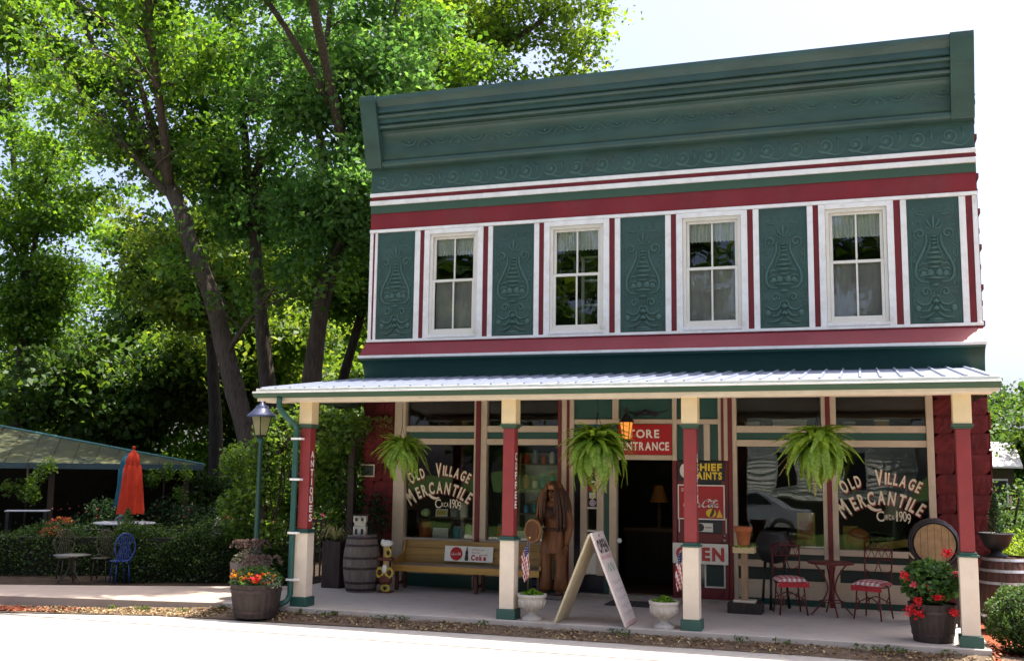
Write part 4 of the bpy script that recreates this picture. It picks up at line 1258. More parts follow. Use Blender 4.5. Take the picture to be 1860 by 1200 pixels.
nodes = [((0, 0, 0.86), (0.155, 0.12)), ((0, 0, 1.02), (0.145, 0.11)), ((0, 0, 1.22), (0.18, 0.12)), ((0, 0, 1.36), (0.15, 0.10)), ((0, -0.01, 1.44), 0.065), ((0, -0.03, 1.53), (0.085, 0.095)), ((0, -0.03, 1.63), (0.07, 0.08)),
         ((-0.10, 0, 0.78), 0.105), ((-0.12, -0.02, 0.45), 0.075), ((-0.125, -0.01, 0.15), 0.062), ((-0.13, -0.05, 0.09), 0.05), ((-0.135, -0.16, 0.085), 0.04),
         ((0.10, 0, 0.78), 0.105), ((0.12, -0.03, 0.45), 0.075), ((0.125, -0.01, 0.15), 0.062), ((0.13, -0.05, 0.09), 0.05), ((0.14, -0.16, 0.085), 0.04),
         ((-0.21, 0, 1.33), 0.07), ((-0.27, 0.0, 1.08), 0.058), ((-0.20, -0.17, 0.98), 0.045), ((-0.17, -0.22, 0.98), 0.04),
         ((0.21, 0, 1.33), 0.07), ((0.27, 0.01, 1.08), 0.058), ((0.25, -0.06, 0.86), 0.045), ((0.245, -0.075, 0.78), 0.038)]
edges_ = [(0, 1), (1, 2), (2, 3), (3, 4), (4, 5), (5, 6), (0, 7), (7, 8), (8, 9), (9, 10), (10, 11), (0, 12), (12, 13), (13, 14), (14, 15), (15, 16), (3, 17), (17, 18), (18, 19), (19, 20), (3, 21), (21, 22), (22, 23), (23, 24)]
skin('body', nodes, edges_, CARVE, st)
# face
mb = MB(); mb.tube([(0, -0.118, 1.60), (0, -0.138, 1.56), (0, -0.148, 1.535), (0, -0.122, 1.522)], [0.012, 0.016, 0.022, 0.012], 6); mb.build('nose', CARVE, st)
mb = MB()
for s in (-1, 1):
    mb.tube([(s * 0.015, -0.118, 1.592), (s * 0.04, -0.114, 1.60), (s * 0.065, -0.098, 1.59)], 0.008, 5)
mb.build('brow', CARVED, st)
for s in (-1, 1): MB().ball((s * 0.036, -0.112, 1.572), 0.012, 6, 5).build('eye', SIGNB, st)
mb = MB(); mb.tube([(-0.03, -0.116, 1.488), (0, -0.126, 1.49), (0.03, -0.116, 1.488)], [0.006, 0.01, 0.006], 5); mb.build('mouth', CARVED, st)
# tunic skirt, belt, fringed leggings
n = 30; top = []; bot = []
for k in range(n):
    a = 2 * math.pi * k / n; w = 1 + 0.05 * math.sin(k * 5.0)
    top.append((0.165 * math.cos(a), 0.13 * math.sin(a), 1.0)); bot.append((0.225 * w * math.cos(a), 0.18 * w * math.sin(a), 0.66 + 0.02 * (k % 2)))
MB().add(top + bot, [(k, k + n, (k + 1) % n + n, (k + 1) % n) for k in range(n)], 0, True).build('tunic_skirt', CARVE, st)
MB().lathe([(0.168, 0.985), (0.182, 0.99), (0.182, 1.03), (0.165, 1.035)], n=24, M=Matrix.Diagonal((1, 0.8, 1)), cap=False).build('belt', CARVED, st)
for s in (-1, 1):
    MB().lathe([(0.055, 0.12), (0.11, 0.13), (0.088, 0.30), (0.082, 0.50), (0.10, 0.68)], (s * 0.122, -0.015, 0), 16, cap=False).build('legging', CARVE, st)
    MB().ball((s * 0.133, -0.10, 0.092), 0.055, 10, 6, sx=0.95, sy=1.9, sz=0.7).build('moccasin', CARVED, st)
# bonnet: band and layered feathers down to the waist
MB().lathe([(0.088, 1.60), (0.1, 1.605), (0.1, 1.66), (0.086, 1.665)], (0, -0.03, 0), 18, cap=False).build('headband', CARVEL, st)
bo = MB(); rb_ = random.Random(4)
for lay, (rt, zb, nn) in enumerate([(0.19, 1.28, 30), (0.235, 1.14, 34), (0.255, 1.02, 26)]):
    for k in range(nn):
        a = R(-90) + R(34) + (2 * math.pi - R(68)) * k / (nn - 1)          # open in front of the face
        ca, sa = math.cos(a), math.sin(a)
        zz = zb + rb_.uniform(-0.05, 0.05); rr = rt * rb_.uniform(0.92, 1.06)
        P = smooth_pts([(0.03 * ca, -0.02 + 0.03 * sa, 1.715 - 0.01 * lay), (0.115 * ca, -0.02 + 0.115 * sa, 1.665 - 0.02 * lay), (rr * 0.80 * ca, -0.01 + rr * 0.72 * sa, 1.50), (rr * ca, 0.0 + rr * 0.78 * sa, (1.50 + zz) / 2), (rr * 1.0 * ca, 0.01 + rr * 0.74 * sa, zz)], 4)
        n_ = len(P)
        bo.tube([tuple(p) for p in P], [0.012 + 0.012 * math.sin(math.pi * i / (n_ - 1)) for i in range(n_)], 5)
bo.m = [1 if (i // 240) % 4 == 1 else 0 for i in range(len(bo.m))]
bb_ = bo.build('bonnet', [CARVED, CARVE], st); bb_['kind'] = 'stuff'
MB().ball((0, -0.02, 1.655), 0.10, 14, 8, sz=0.75).build('bonnet_cap', CARVED, st)
# braids and chest fringe
for s in (-1, 1):
    P = [(s * 0.075, -0.10, 1.55), (s * 0.085, -0.14, 1.42), (s * 0.09, -0.15, 1.25)]
    MB().tube(smooth_pts(P, 5), 0.022, 7).build('braid', CARVED, st)
mb = MB()
for k in range(13):
    x = -0.12 + 0.02 * k
    mb.tube([(x, -0.13 + 0.9 * x * x, 1.34), (x * 1.05, -0.15 + 0.9 * x * x, 1.15 + 0.03 * (k % 2))], [0.012, 0.006], 5)
mb.build('chest_fringe', CARVED, st)
# shield in the left-hand side hand
Ms = Matrix.Rotation(R(90), 3, 'X')
shd = thing('shield', None, None); shd.parent = st; shd.location = (-0.20, -0.27, 0.99); shd.rotation_euler = (0, 0, R(-18))
MB().lathe([(0.0, 0.0), (0.15, 0.0), (0.16, 0.015), (0.15, 0.03), (0.0, 0.03)], n=26, smooth=False, M=Ms).build('disc', CARVE, shd)
MB().lathe([(0.145, 0.03), (0.175, 0.03), (0.178, -0.006), (0.145, -0.006)], n=26, smooth=False, M=Ms, cap=False).build('rim', CARVEL, shd)
# hands: palm with five separate fingers
for s, c in ((-1, Vector((-0.165, -0.235, 0.985))), (1, Vector((0.245, -0.08, 0.74)))):
    hd = MB(); hd.ball(c, 0.038, 8, 6, sx=0.7, sz=1.2); hd.v = [(q[0], q[1], q[2]) for q in hd.v]
    hb = MB()
    hb.lathe([(0.02, -0.05), (0.033, -0.02), (0.034, 0.02), (0.022, 0.045)], tuple(c), 8, M=Matrix.Diagonal((0.6, 1.0, 1.0)))
    for k in range(4):
        y = -0.027 + 0.018 * k; ln = (0.055, 0.065, 0.06, 0.048)[k]
        hb.tube([c + Vector((0, y, -0.03)), c + Vector((-s * 0.008, y, -0.03 - ln * 0.55)), c + Vector((-s * 0.024, y, -0.03 - ln))], [0.0095, 0.009, 0.007], 6)
    hb.tube([c + Vector((0, -0.03, 0.015)), c + Vector((-s * 0.012, -0.05, -0.012)), c + Vector((-s * 0.02, -0.052, -0.035))], [0.011, 0.01, 0.008], 6)
    hb.build('hand', CARVE, st)

# ---- sandwich board
ab = thing('sandwich_board', 'white folding sandwich board standing open at the porch edge, seen nearly edge on', 'sandwich board', (4.67, -2.76, 0.0), R(90))
ABW = mat('board white', (0.66, 0.58, 0.54), 0.5, 0.05, 8, dirt=(0.6, 0.48, 0.46), dirt_amt=0.6)
ABT = mat('board back tan', (0.50, 0.42, 0.28), 0.6, 0.08, 8)
def board(sg, leg, m):
    ang = math.atan2(0.44, 1.10)
    q = thing(leg, None, None); q.parent = ab
    # local: board face at x' , pivot at apex
    q.location = (0, 0, 1.10); q.rotation_euler = (sg * ang, 0, 0)
    return q
H_ = 1.185
f1 = board(-1, 'front_leaf', ABW)
MB().box(-0.30, 0.30, -0.028, 0.0, -H_, 0.02).build('panel', ABW, f1, bevel=0.004)
PK = mat('pink stripe', (0.55, 0.36, 0.34), 0.5)
MB().box(-0.30, 0.30, -0.031, -0.0285, -0.335, -0.285).build('stripe', PK, f1)
MB().box(-0.30, 0.30, -0.031, -0.0285, -H_ + 0.005, -H_ + 0.045).build('stripe', PK, f1)
mb = MB(); text_line(mb, 'OPEN', -0.24, 0.24, -0.25, 0.17, 0, -0.031, 0.04); mb.build('lettering', SIGNB, f1)
mb = MB()
for k, (z, h) in enumerate([(-0.50, 0.06)]):
    ribbon(mb, [(-0.9, 0), (-0.5, 0.5), (-0.2, 0.0), (0.2, 0.5), (0.6, 0.0), (0.9, 0.4)], 0.16, 0.06, 0.0, z, 0.2, -0.031)
mb.build('script_line', mat('green chalk', (0.18, 0.32, 0.22), 0.6), f1)
mb = MB()
for k in range(5):
    z = -0.66 - 0.10 * k
    ribbon(mb, [(-1.0, 0), (-0.7, 0.18), (-0.4, 0.0), (-0.1, 0.16), (0.2, 0.0), (0.6, 0.15), (1.0, 0.02)], 0.10, 0.03, 0.0, z, 0.22, -0.031)
mb.build('script_line', mat('grey chalk', (0.42, 0.40, 0.40), 0.6), f1)
MB().lathe([(0.02, 0), (0.02, 0.004)], n=10, smooth=False, M=Ms).build('handle_hole', SIGNB, f1, (0.0, -0.030, -0.03))
f2 = board(1, 'back_leaf', ABT)
MB().box(-0.30, 0.30, 0.0, 0.028, -H_, 0.0).build('panel', ABT, f2, bevel=0.004)

# ---- urns with parsley and small flags
PARS = leaf_mat('bright herb leaves', (0.05, 0.13, 0.012), (0.11, 0.26, 0.025), (0.22, 0.38, 0.05), 0.45)
FW = mat('flag white', (0.78, 0.75, 0.72), 0.8); FR = mat('flag red', (0.42, 0.02, 0.03), 0.8); FB = mat('flag blue', (0.02, 0.03, 0.12), 0.8)
ur = thing('garden_urn', 'pale cast stone urn of green herbs at the foot of the left middle post', 'urn', (3.86, -2.86, 0.0), 0, 'stone urns on the porch edge')
MB().lathe([(0.13, 0), (0.135, 0.03), (0.10, 0.05), (0.06, 0.075), (0.055, 0.10), (0.075, 0.115), (0.13, 0.15), (0.165, 0.20), (0.178, 0.25), (0.17, 0.275), (0.186, 0.29), (0.19, 0.325), (0.165, 0.325), (0.16, 0.30)], n=28, cap=False).build('bowl', URNM, ur)
gd = MB()
for k in range(12):
    a = k * math.pi / 6
    gd.tube([(0.10 * math.cos(a), 0.10 * math.sin(a), 0.135), (0.158 * math.cos(a), 0.158 * math.sin(a), 0.185), (0.18 * math.cos(a), 0.18 * math.sin(a), 0.25)], [0.012, 0.018, 0.006], 5)
gd.build('gadroons', URNM, ur)
MB().lathe([(0.0, 0.295), (0.162, 0.295)], n=18, cap=False).build('soil', SOIL, ur)
c = []
for k in range(420):
    a = random.uniform(0, 6.28); r = 0.155 * math.sqrt(random.random())
    c.append((r * math.cos(a), r * math.sin(a), 0.30 + random.random() * 0.085 * (1.2 - r / 0.16)))
leaf_cloud('herb', c, RNG.uniform(0.025, 0.055, len(c)), PARS, ur, None, up=0.9, aspect=0.7)
ur2 = dup(ur, (5.56, -2.87, 0.0), 1.0, 'pale cast stone urn of green herbs just left of the third porch post')

def flag(loc, rz, label):
    f = thing('small_flag', label, 'flag', loc, rz, 'small flags in the urns')
    tilt = Matrix.Rotation(R(8), 3, 'Y')
    MB().tube([(0, 0, 0), (0.02, 0.0, 0.72)], 0.006, 6).build('stick', SHELF, f)
    MB().ball((0.02, 0, 0.725), 0.012, 6, 5).build('finial', YEL, f)
    # limp cloth hanging from the stick in folds: 13 stripes along the drop
    Wd, Hd = 0.15, 0.46
    nu, nvv = 14, 26
    mb = MB()
    def P(u, v):
        sag = 0.55 + 0.45 * (1 - v)
        x = 0.02 - Wd * u * sag * 0.75 
        y = 0.035 * math.sin(u * 9 + v * 3) * (0.3 + u)
        z = 0.70 - Hd * v - 0.22 * u * (0.4 + 0.6 * (1 - v))
        return (x, y, z)
    pts = [P(i / nu, j / nvv) for j in range(nvv + 1) for i in range(nu + 1)]
    mb.add(pts, [], 0, True)
    for j in range(nvv):
        for i in range(nu):
            st_ = int((i / nu) * 13 * 0.8 + (j / nvv) * 5) % 2
            mi = 2 if (j < 8 and i < 8) else (1 if st_ == 0 else 0)
            mb.f.append((j * (nu + 1) + i, j * (nu + 1) + i + 1, (j + 1) * (nu + 1) + i + 1, (j + 1) * (nu + 1) + i)); mb.m.append(mi); mb.s.append(True)
    mb.build('cloth', [FW, FR, FB], f)
    mb = MB()
    for a in range(3):
        for b in range(4):
            q = P((a + 0.5) / nu * 2.3, (b + 0.5) / nvv * 1.9); mb.ball((q[0], q[1] - 0.004, q[2]), 0.0045, 5, 4)
    mb.build('stars', FW, f)
    return f
flag((3.78, -2.80, 0.30), R(10), 'small limp stars and stripes flag in the urn by the left middle post')
flag((5.77, -2.80, 0.28), R(-20), 'small limp stars and stripes flag half hidden behind the third porch post')

# doormat
dm = thing('door_mat', 'dark patterned doormat on the porch before the doorway', 'doormat', (4.80, -0.80, 0.0), R(0))
MB().box(-0.42, 0.42, -0.28, 0.28, 0.0, 0.012).build('pad', mat('mat rubber', (0.03, 0.028, 0.03), 0.9, 0.3, 30, 0.4, 60), dm)
mb = MB()
for k in range(9): mb.box(-0.38 + k * 0.09, -0.35 + k * 0.09, -0.25, 0.25, 0.012, 0.017)
mb.build('ribs', mat('mat fibre', (0.07, 0.06, 0.06), 0.95), dm)

# ---- pot stand
sd = thing('plant_stand', 'thin post plant stand with a pale top and dark foot right of the red door', 'plant stand', (6.34, -1.02, 0.0))
bx('top', mat('pale box wood', (0.55, 0.44, 0.24), 0.6, 0.1, 8), sd, -0.145, 0.145, -0.12, 0.12, 0.80, 0.885, 0.006)
bx('post', mat('post wood', (0.30, 0.19, 0.11), 0.6, 0.2, 8, stretch=(3, 3, 0.5)), sd, -0.045, 0.045, -0.045, 0.045, 0.17, 0.80, 0.006)
bx('collar', TANPOST, sd, -0.15, 0.15, -0.12, 0.12, 0.14, 0.17, 0.006)
bx('foot', BARRELD, sd, -0.22, 0.24, -0.18, 0.18, 0.0, 0.14, 0.01)
pt = thing('terracotta_pot', 'orange terracotta pot standing on the thin post stand', 'flower pot', (6.33, -1.02, 0.885))
MB().lathe([(0.075, 0), (0.105, 0.20), (0.12, 0.20), (0.125, 0.27), (0.105, 0.27), (0.10, 0.24)], n=24, cap=False).build('pot', TERRA, pt)
MB().lathe([(0.0, 0.235), (0.103, 0.235)], n=18, cap=False).build('soil', SOIL, pt)
c = [(random.gauss(0, 0.05), random.gauss(0, 0.05), 0.03 * random.random() - 0.01) for k in range(40)]
leaf_cloud('foliage', [(x * 2, y * 2 - 0.1, abs(z) * 1.2) for x, y, z in c], 0.05, PARS, pt)
# made-up black bowl for the dark blob behind the stand
kt = thing('dark_blob_bowl', 'added round black bowl on legs by the right shop window', 'kettle', (6.68, -0.42, 0.0))
MB().lathe([(0.05, 0.62), (0.17, 0.66), (0.235, 0.78), (0.245, 0.90), (0.20, 1.02), (0.18, 1.05), (0.20, 1.07), (0.18, 1.07), (0.16, 1.0)], n=24, cap=False).build('bowl', IRON, kt)
for k in range(3):
    a = k * 2.09 + 0.4
    MB().tube([(0.15 * math.cos(a), 0.15 * math.sin(a), 0.70), (0.19 * math.cos(a), 0.19 * math.sin(a), 0.3), (0.22 * math.cos(a), 0.22 * math.sin(a), 0.0)], [0.025, 0.018, 0.024], 6).build('leg', IRON, kt)

# ---- ice cream parlour table and chairs
CH_R = mat('cushion red', (0.42, 0.03, 0.04), 0.9); CH_W = mat('cushion white', (0.75, 0.72, 0.72), 0.9); CH_P = mat('cushion pink', (0.58, 0.24, 0.25), 0.9)
def chair(loc, rz, label):
    c = thing('parlour_chair', label, 'chair', loc, rz, 'red wire parlour chairs')
    # front is -y
    t = MB(); t.tube([(0.20 * math.cos(a), 0.20 * math.sin(a), 0.42) for a in np.linspace(0, 2 * math.pi, 25)], 0.011, 6)
    t.build('seat_ring', REDIRON, c)
    # gingham cushion
    mb = MB(); nu = 12
    S = 0.21
    for face in (0, 1):
        pts = []
        for j in range(nu + 1):
            for i in range(nu + 1):
                u = -1 + 2 * i / nu; v = -1 + 2 * j / nu
                e = (1 - u ** 4) * (1 - v ** 4)
                z = 0.435 + (0.055 * e ** 0.6 if face == 0 else 0.0) + 0.012
                pts.append((u * S * (1 - 0.06 * v * v), v * S * (1 - 0.06 * u * u), z))
        mb.add(pts, [], 0)
        o = len(mb.v) - len(pts)
        for j in range(nu):
            for i in range(nu):
                k = (i % 2) + (j % 2)
                q = (o + j * (nu + 1) + i, o + j * (nu + 1) + i + 1, o + (j + 1) * (nu + 1) + i + 1, o + (j + 1) * (nu + 1) + i)
                mb.f.append(q if face == 0 else q[::-1]); mb.m.append((1, 2, 0)[k]); mb.s.append(True)
    mb.build('cushion', [CH_R, CH_W, CH_P], c)
    sk_ = MB(); n = 20
    for i in range(n):
        x = -0.2 + 0.4 * i / (n - 1)
        sk_.add([(x - 0.009, -0.205 - 0.004 * (i % 2), 0.44), (x + 0.009, -0.205 - 0.004 * (i % 2), 0.44), (x + 0.012, -0.21, 0.37), (x - 0.012, -0.21, 0.37)], [(0, 1, 2, 3)])
    sk_.build('ruffle', CH_R, c)
    for x, y in ((-0.15, -0.15), (0.15, -0.15), (-0.15, 0.15), (0.15, 0.15)):
        mb = MB(); mb.tube([(x, y, 0.42), (x * 1.08, y * 1.08, 0.2), (x * 1.25, y * 1.25, 0.0)], 0.011, 6)
        sx = 1 if x > 0 else -1
        mb.tube([(x * 1.12, y, 0.30), (x * 0.8, y, 0.22), (x * 0.86, y, 0.13), (x * 1.1, y, 0.12), (x * 1.16, y, 0.18)], 0.008, 5)
        mb.build('leg', REDIRON, c)
    mb = MB(); mb.tube(smooth_pts([(-0.16, -0.16, 0.20), (0, -0.10, 0.28), (0.16, -0.16, 0.20)], 6), 0.008, 5); mb.tube(smooth_pts([(-0.16, 0.16, 0.20), (0, 0.10, 0.28), (0.16, 0.16, 0.20)], 6), 0.008, 5)
    mb.build('stretcher', REDIRON, c)
    b = MB()
    for s in (-1, 1):
        b.tube([(s * 0.17, 0.17, 0.42), (s * 0.185, 0.19, 0.65), (s * 0.19, 0.215, 0.90)], 0.011, 6)
    b.tube([(-0.19, 0.215, 0.90), (0.19, 0.215, 0.90)], 0.011, 6); b.tube([(-0.187, 0.20, 0.76), (0.187, 0.20, 0.76)], 0.008, 5)
    for k in range(4):
        x0 = -0.14 + 0.093 * k
        b.tube([(x0 - 0.045, 0.213, 0.89), (x0, 0.205, 0.77), (x0 + 0.045, 0.213, 0.89)], 0.007, 5)
    for s in (-1, 1):
        b.tube(smooth_pts([(s * 0.185, 0.19, 0.62), (s * 0.06, 0.19, 0.58), (0.0, 0.2, 0.74)], 6), 0.007, 5)
    P = smooth_pts([(-0.15, 0.22, 0.92), (-0.1, 0.22, 0.96), (-0.05, 0.22, 0.92), (0.0, 0.22, 0.97), (0.05, 0.22, 0.92), (0.1, 0.22, 0.96), (0.15, 0.22, 0.92)], 4)
    b.tube(P, 0.007, 5)
    b.build('backrest', REDIRON, c)
    return c
chair((6.93, -0.88, 0), R(18), 'red wire chair with gingham cushion left of the small round table')
chair((8.00, -0.95, 0), R(-24), 'red wire chair with gingham cushion between the small table and the red flowers')
tb = thing('parlour_table', 'small round red wire table between the two gingham chairs', 'table', (7.47, -0.80, 0.0))
MB().lathe([(0.0, 0.68), (0.30, 0.68), (0.31, 0.69), (0.31, 0.70), (0.30, 0.705), (0.0, 0.705)], n=30, smooth=False).build('tabletop', REDIRON, tb)
for k in range(4):
    a = k * math.pi / 2 + 0.3
    d_ = Vector((math.cos(a), math.sin(a), 0))
    MB().tube(smooth_pts([d_ * 0.22 + Vector((0, 0, 0.68)), d_ * 0.10 + Vector((0, 0, 0.52)), d_ * 0.05 + Vector((0, 0, 0.34)), d_ * 0.14 + Vector((0, 0, 0.16)), d_ * 0.28], 5), 0.011, 6).build('leg', REDIRON, tb)
MB().tube([(0.16 * math.cos(a), 0.16 * math.sin(a), 0.18) for a in np.linspace(0, 2 * math.pi, 21)], 0.008, 5).build('ring', REDIRON, tb)

# ---- keg lying on a rack, head towards the street
kg = thing('lying_keg', 'oak keg lying on its side, round head facing the street by the right post', 'barrel', (8.76, -1.45, 0.0))
kg2 = thing('keg_body', None, None); kg2.parent = kg; kg2.location = (0, 0.62, 1.03); kg2.rotation_euler = (R(90), 0, R(0))
pr = barrel_prof(0.66, 0.265, 0.315)
staved('staves', pr, BARRELD, kg2, 20)
for z in (0.05, 0.2, 0.8, 0.95): hoop(kg2, pr, z * 0.66, 0.035, mat('blue black hoop', (0.06, 0.06, 0.085), 0.35, 0.2, 10, metal=0.6))
head(kg2, 0.25, 0.63, OAK, 6)
mb = MB()
for y in (0.12, 0.46):
    mb.box(-0.34, 0.34, y, y + 0.06, 0.62, 0.70)
    for x in (-0.30, 0.24): mb.box(x, x + 0.06, y, y + 0.06, 0, 0.62)
    mb.add([(-0.30, y, 0.70), (-0.16, y, 0.70), (-0.30, y, 0.86), (-0.30, y + 0.06, 0.70), (-0.16, y + 0.06, 0.70), (-0.30, y + 0.06, 0.86)], [(0, 1, 2), (5, 4, 3), (1, 4, 5, 2)])
    mb.add([(0.30, y, 0.70), (0.16, y, 0.70), (0.30, y, 0.86), (0.30, y + 0.06, 0.70), (0.16, y + 0.06, 0.70), (0.30, y + 0.06, 0.86)], [(2, 1, 0), (3, 4, 5), (2, 5, 4, 1)])
mb.build('rack', BARRELD, kg)

# ---- tub of red geraniums at the right post
GLEAF = leaf_mat('geranium leaves', (0.022, 0.06, 0.014), (0.05, 0.12, 0.025), (0.10, 0.20, 0.05), 0.4)
PET = leaf_mat('scarlet petals', (0.45, 0.012, 0.01), (0.62, 0.02, 0.015), (0.70, 0.05, 0.03), 0.35)
PETP = leaf_mat('pink petals', (0.55, 0.10, 0.12), (0.70, 0.18, 0.20), (0.78, 0.3, 0.3), 0.35)
gp = thing('geranium_tub', 'dark half barrel of scarlet geraniums against the right porch post', 'planter', (8.64, -2.60, 0.0))
pr = [(0.215, 0), (0.25, 0.2), (0.27, 0.43)]
staved('tub', pr, BARRELD, gp, 20)
for z in (0.09, 0.34): hoop(gp, pr, z, 0.035, HOOP)
MB().lathe([(0.0, 0.40), (0.262, 0.40)], n=20, cap=False).build('soil', SOIL, gp)
c = []
for k in range(1500):
    v = Vector((random.gauss(0, 1), random.gauss(0, 1), random.gauss(0, 1))).normalized() * (random.random() ** 0.4)
    c.append((v.x * 0.34, v.y * 0.3, 0.66 + v.z * 0.27))
leaf_cloud('foliage', c, RNG.uniform(0.05, 0.095, len(c)), GLEAF, gp, None, up=0.5, aspect=0.95)
for (x, y, z, r, pk) in [(-0.28, -0.20, 0.74, 0.055, 0), (-0.20, -0.24, 0.65, 0.03, 1), (0.18, -0.2, 1.02, 0.055, 0), (-0.16, -0.24, 0.30 + 0.17, 0.05, 0), (-0.24, -0.24, 0.36, 0.062, 0), (-0.15, -0.27, 0.33, 0.05, 0), (0.22, -0.27, 0.36, 0.055, 0), (0.05, -0.26, 0.30 + 0.22, 0.045, 0), (-0.02, -0.24, 0.62, 0.035, 0), (0.26, -0.1, 0.78, 0.03, 1)]:
    c = [(x + random.gauss(0, r * 0.5), y + random.gauss(0, r * 0.5), z + random.gauss(0, r * 0.45)) for _ in range(70)]
    leaf_cloud('flower_head', c, RNG.uniform(0.02, 0.04, 70), PETP if pk else PET, gp, None, up=0.5, aspect=0.9)
    MB().tube([(x * 0.4, y * 0.4, 0.5), (x, y, z)], 0.005, 4).build('stem', GLEAF, gp)

# ---- barrel and iron pot beyond the right post
barrel((9.64, -0.75, -0.1), 0.96, 0.265, 0.335, 'tall red brown barrel with pale hoops at the right corner of the porch', mat('red brown barrel', (0.075, 0.034, 0.024), 0.7, 0.3, 6, 0.4, 30, stretch=(3, 3, 0.5)), HOOPS, (0.06, 0.22, 0.66, 0.82, 0.965))
ip = thing('iron_pot', 'black iron garden pot on the tall barrel at the right corner', 'planter', (9.55, -0.72, 0.845))
MB().lathe([(0.13, 0), (0.14, 0.02), (0.07, 0.05), (0.07, 0.08), (0.15, 0.14), (0.19, 0.24), (0.20, 0.27), (0.215, 0.29), (0.215, 0.31), (0.19, 0.31), (0.18, 0.28)], n=24, cap=False).build('pot', IRON, ip)
DARKG = leaf_mat('dark conifer sprays', (0.008, 0.025, 0.008), (0.016, 0.045, 0.014), (0.035, 0.08, 0.02), 0.3)
c = []
for k in range(1100):
    z = random.random(); r = 0.13 * (1 - z) ** 0.7 * math.sqrt(random.random()); a = random.uniform(0, 6.28)
    c.append((r * math.cos(a), r * math.sin(a), 0.28 + z * 0.55))
leaf_cloud('conifer', c, RNG.uniform(0.03, 0.06, len(c)), DARKG, ip, None, up=0.0, aspect=0.3)

# ---- clipped box ball at the right corner
BOXL = leaf_mat('boxwood leaves', (0.018, 0.05, 0.012), (0.035, 0.085, 0.018), (0.085, 0.15, 0.03), 0.35)
bb = thing('boxwood_bush', 'round clipped boxwood bush on red mulch at the right corner of the porch', 'bush', (9.64, -2.62, -0.1))
c = []
for k in range(9000):
    v = Vector((random.gauss(0, 1), random.gauss(0, 1), random.gauss(0, 1))).normalized() * (1 - 0.35 * random.random() ** 2)
    s_ = 1 + 0.07 * math.sin(v.x * 9) * math.cos(v.z * 8) + 0.05 * math.sin(v.y * 13 + v.z * 5) + (0.14 * random.random() if random.random() < 0.05 else 0)
    z = 0.40 + v.z * 0.38 * s_
    if z > 0.02: c.append((v.x * 0.43 * s_, v.y * 0.42 * s_, z))
leaf_cloud('leaves', c, RNG.uniform(0.022, 0.042, len(c)), BOXL, bb, None, up=0.3, aspect=0.7)
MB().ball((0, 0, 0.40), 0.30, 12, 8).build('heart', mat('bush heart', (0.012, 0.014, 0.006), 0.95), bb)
mb = MB(); mb.tube([(0, 0, -0.05), (0.02, 0, 0.2)], 0.03, 6); mb.build('stem', BARKD, bb)

# ---- half barrel of marigolds by the left post and a second tub behind it
tubm = thing('flower_tub', 'dark half barrel of orange and red flowers in front of the downspout', 'planter', (0.13, -3.36, -0.10), 0, 'half barrel flower tubs')
pr = [(0.275, 0), (0.315, 0.2), (0.345, 0.44)]
staved('tub', pr, BARRELD, tubm, 24)
for z in (0.08, 0.35): hoop(tubm, pr, z, 0.04, HOOP)
MB().lathe([(0.0, 0.41), (0.336, 0.41)], n=20, cap=False).build('soil', SOIL, tubm)
MARI = leaf_mat('marigold petals', (0.70, 0.20, 0.01), (0.80, 0.38, 0.02), (0.85, 0.55, 0.05), 0.35)
def mound(n, sx, sy, zc, sz, dx=0, dy=0):
    out = []
    for k in range(n):
        v = Vector((random.gauss(0, 1), random.gauss(0, 1), abs(random.gauss(0, 1)))).normalized() * (random.random() ** 0.35)
        out.append((dx + v.x * sx, dy + v.y * sy, zc + v.z * sz))
    return out
c = mound(1500, 0.38, 0.34, 0.42, 0.26)
leaf_cloud('foliage', c, RNG.uniform(0.025, 0.06, len(c)), GLEAF, tubm, None, up=0.5, aspect=0.5)
c = mound(260, 0.16, 0.14, 0.40, 0.20, 0.26, -0.1)
leaf_cloud('silver_foliage', c, RNG.uniform(0.02, 0.05, len(c)), leaf_mat('silver leaves', (0.10, 0.14, 0.09), (0.18, 0.24, 0.16), (0.30, 0.36, 0.26), 0.3), tubm, None, up=0.5, aspect=0.4)
for k in range(46):
    a = random.uniform(3.3, 6.1); rr = 0.20 + 0.16 * random.random()
    x, y = rr * math.cos(a), rr * math.sin(a) * 0.9
    z = 0.46 + random.random() * 0.14
    c = [(x + random.gauss(0, 0.010), y + random.gauss(0, 0.010), z + random.gauss(0, 0.008)) for _ in range(9)]
    leaf_cloud('blossom', c, 0.028, PET if k % 6 == 0 else MARI, tubm, None, up=0.8, aspect=0.9)
c = [(0.14 + random.gauss(0, 0.03), -0.28 + random.gauss(0, 0.02), 0.52 + random.gauss(0, 0.025)) for _ in range(60)]
leaf_cloud('blossom', c, 0.035, PET, tubm, None, up=0.5, aspect=0.9)
# plume grass at the back of the tub
PLUM = leaf_mat('purple plume grass', (0.05, 0.03, 0.03), (0.12, 0.07, 0.065), (0.28, 0.2, 0.16), 0.35)
def plumes(parent, n, base, L_, m, spread=0.5):
    for k in range(n):
        a = random.uniform(0, 6.28); d_ = Vector((math.cos(a), math.sin(a), 0)) * spread * random.uniform(0.4, 1)
        b0 = Vector(base) + d_ * 0.15
        P = [b0, b0 + d_ * 0.35 * L_ + Vector((0, 0, 0.7 * L_)), b0 + d_ * 0.8 * L_ + Vector((0, 0, 0.85 * L_)), b0 + d_ * 1.1 * L_ + Vector((0, 0, 0.62 * L_))]
        P = smooth_pts(P, 8)
        c = []
        for i in range(len(P)):
            for _ in range(3 if i < len(P) * 0.5 else 10):
                c.append(P[i] + np.array([random.gauss(0, 0.008), random.gauss(0, 0.008), random.gauss(0, 0.008)]))
        leaf_cloud('plume', c, RNG.uniform(0.02, 0.045, len(c)), m, parent, None, up=0.0, aspect=0.22)
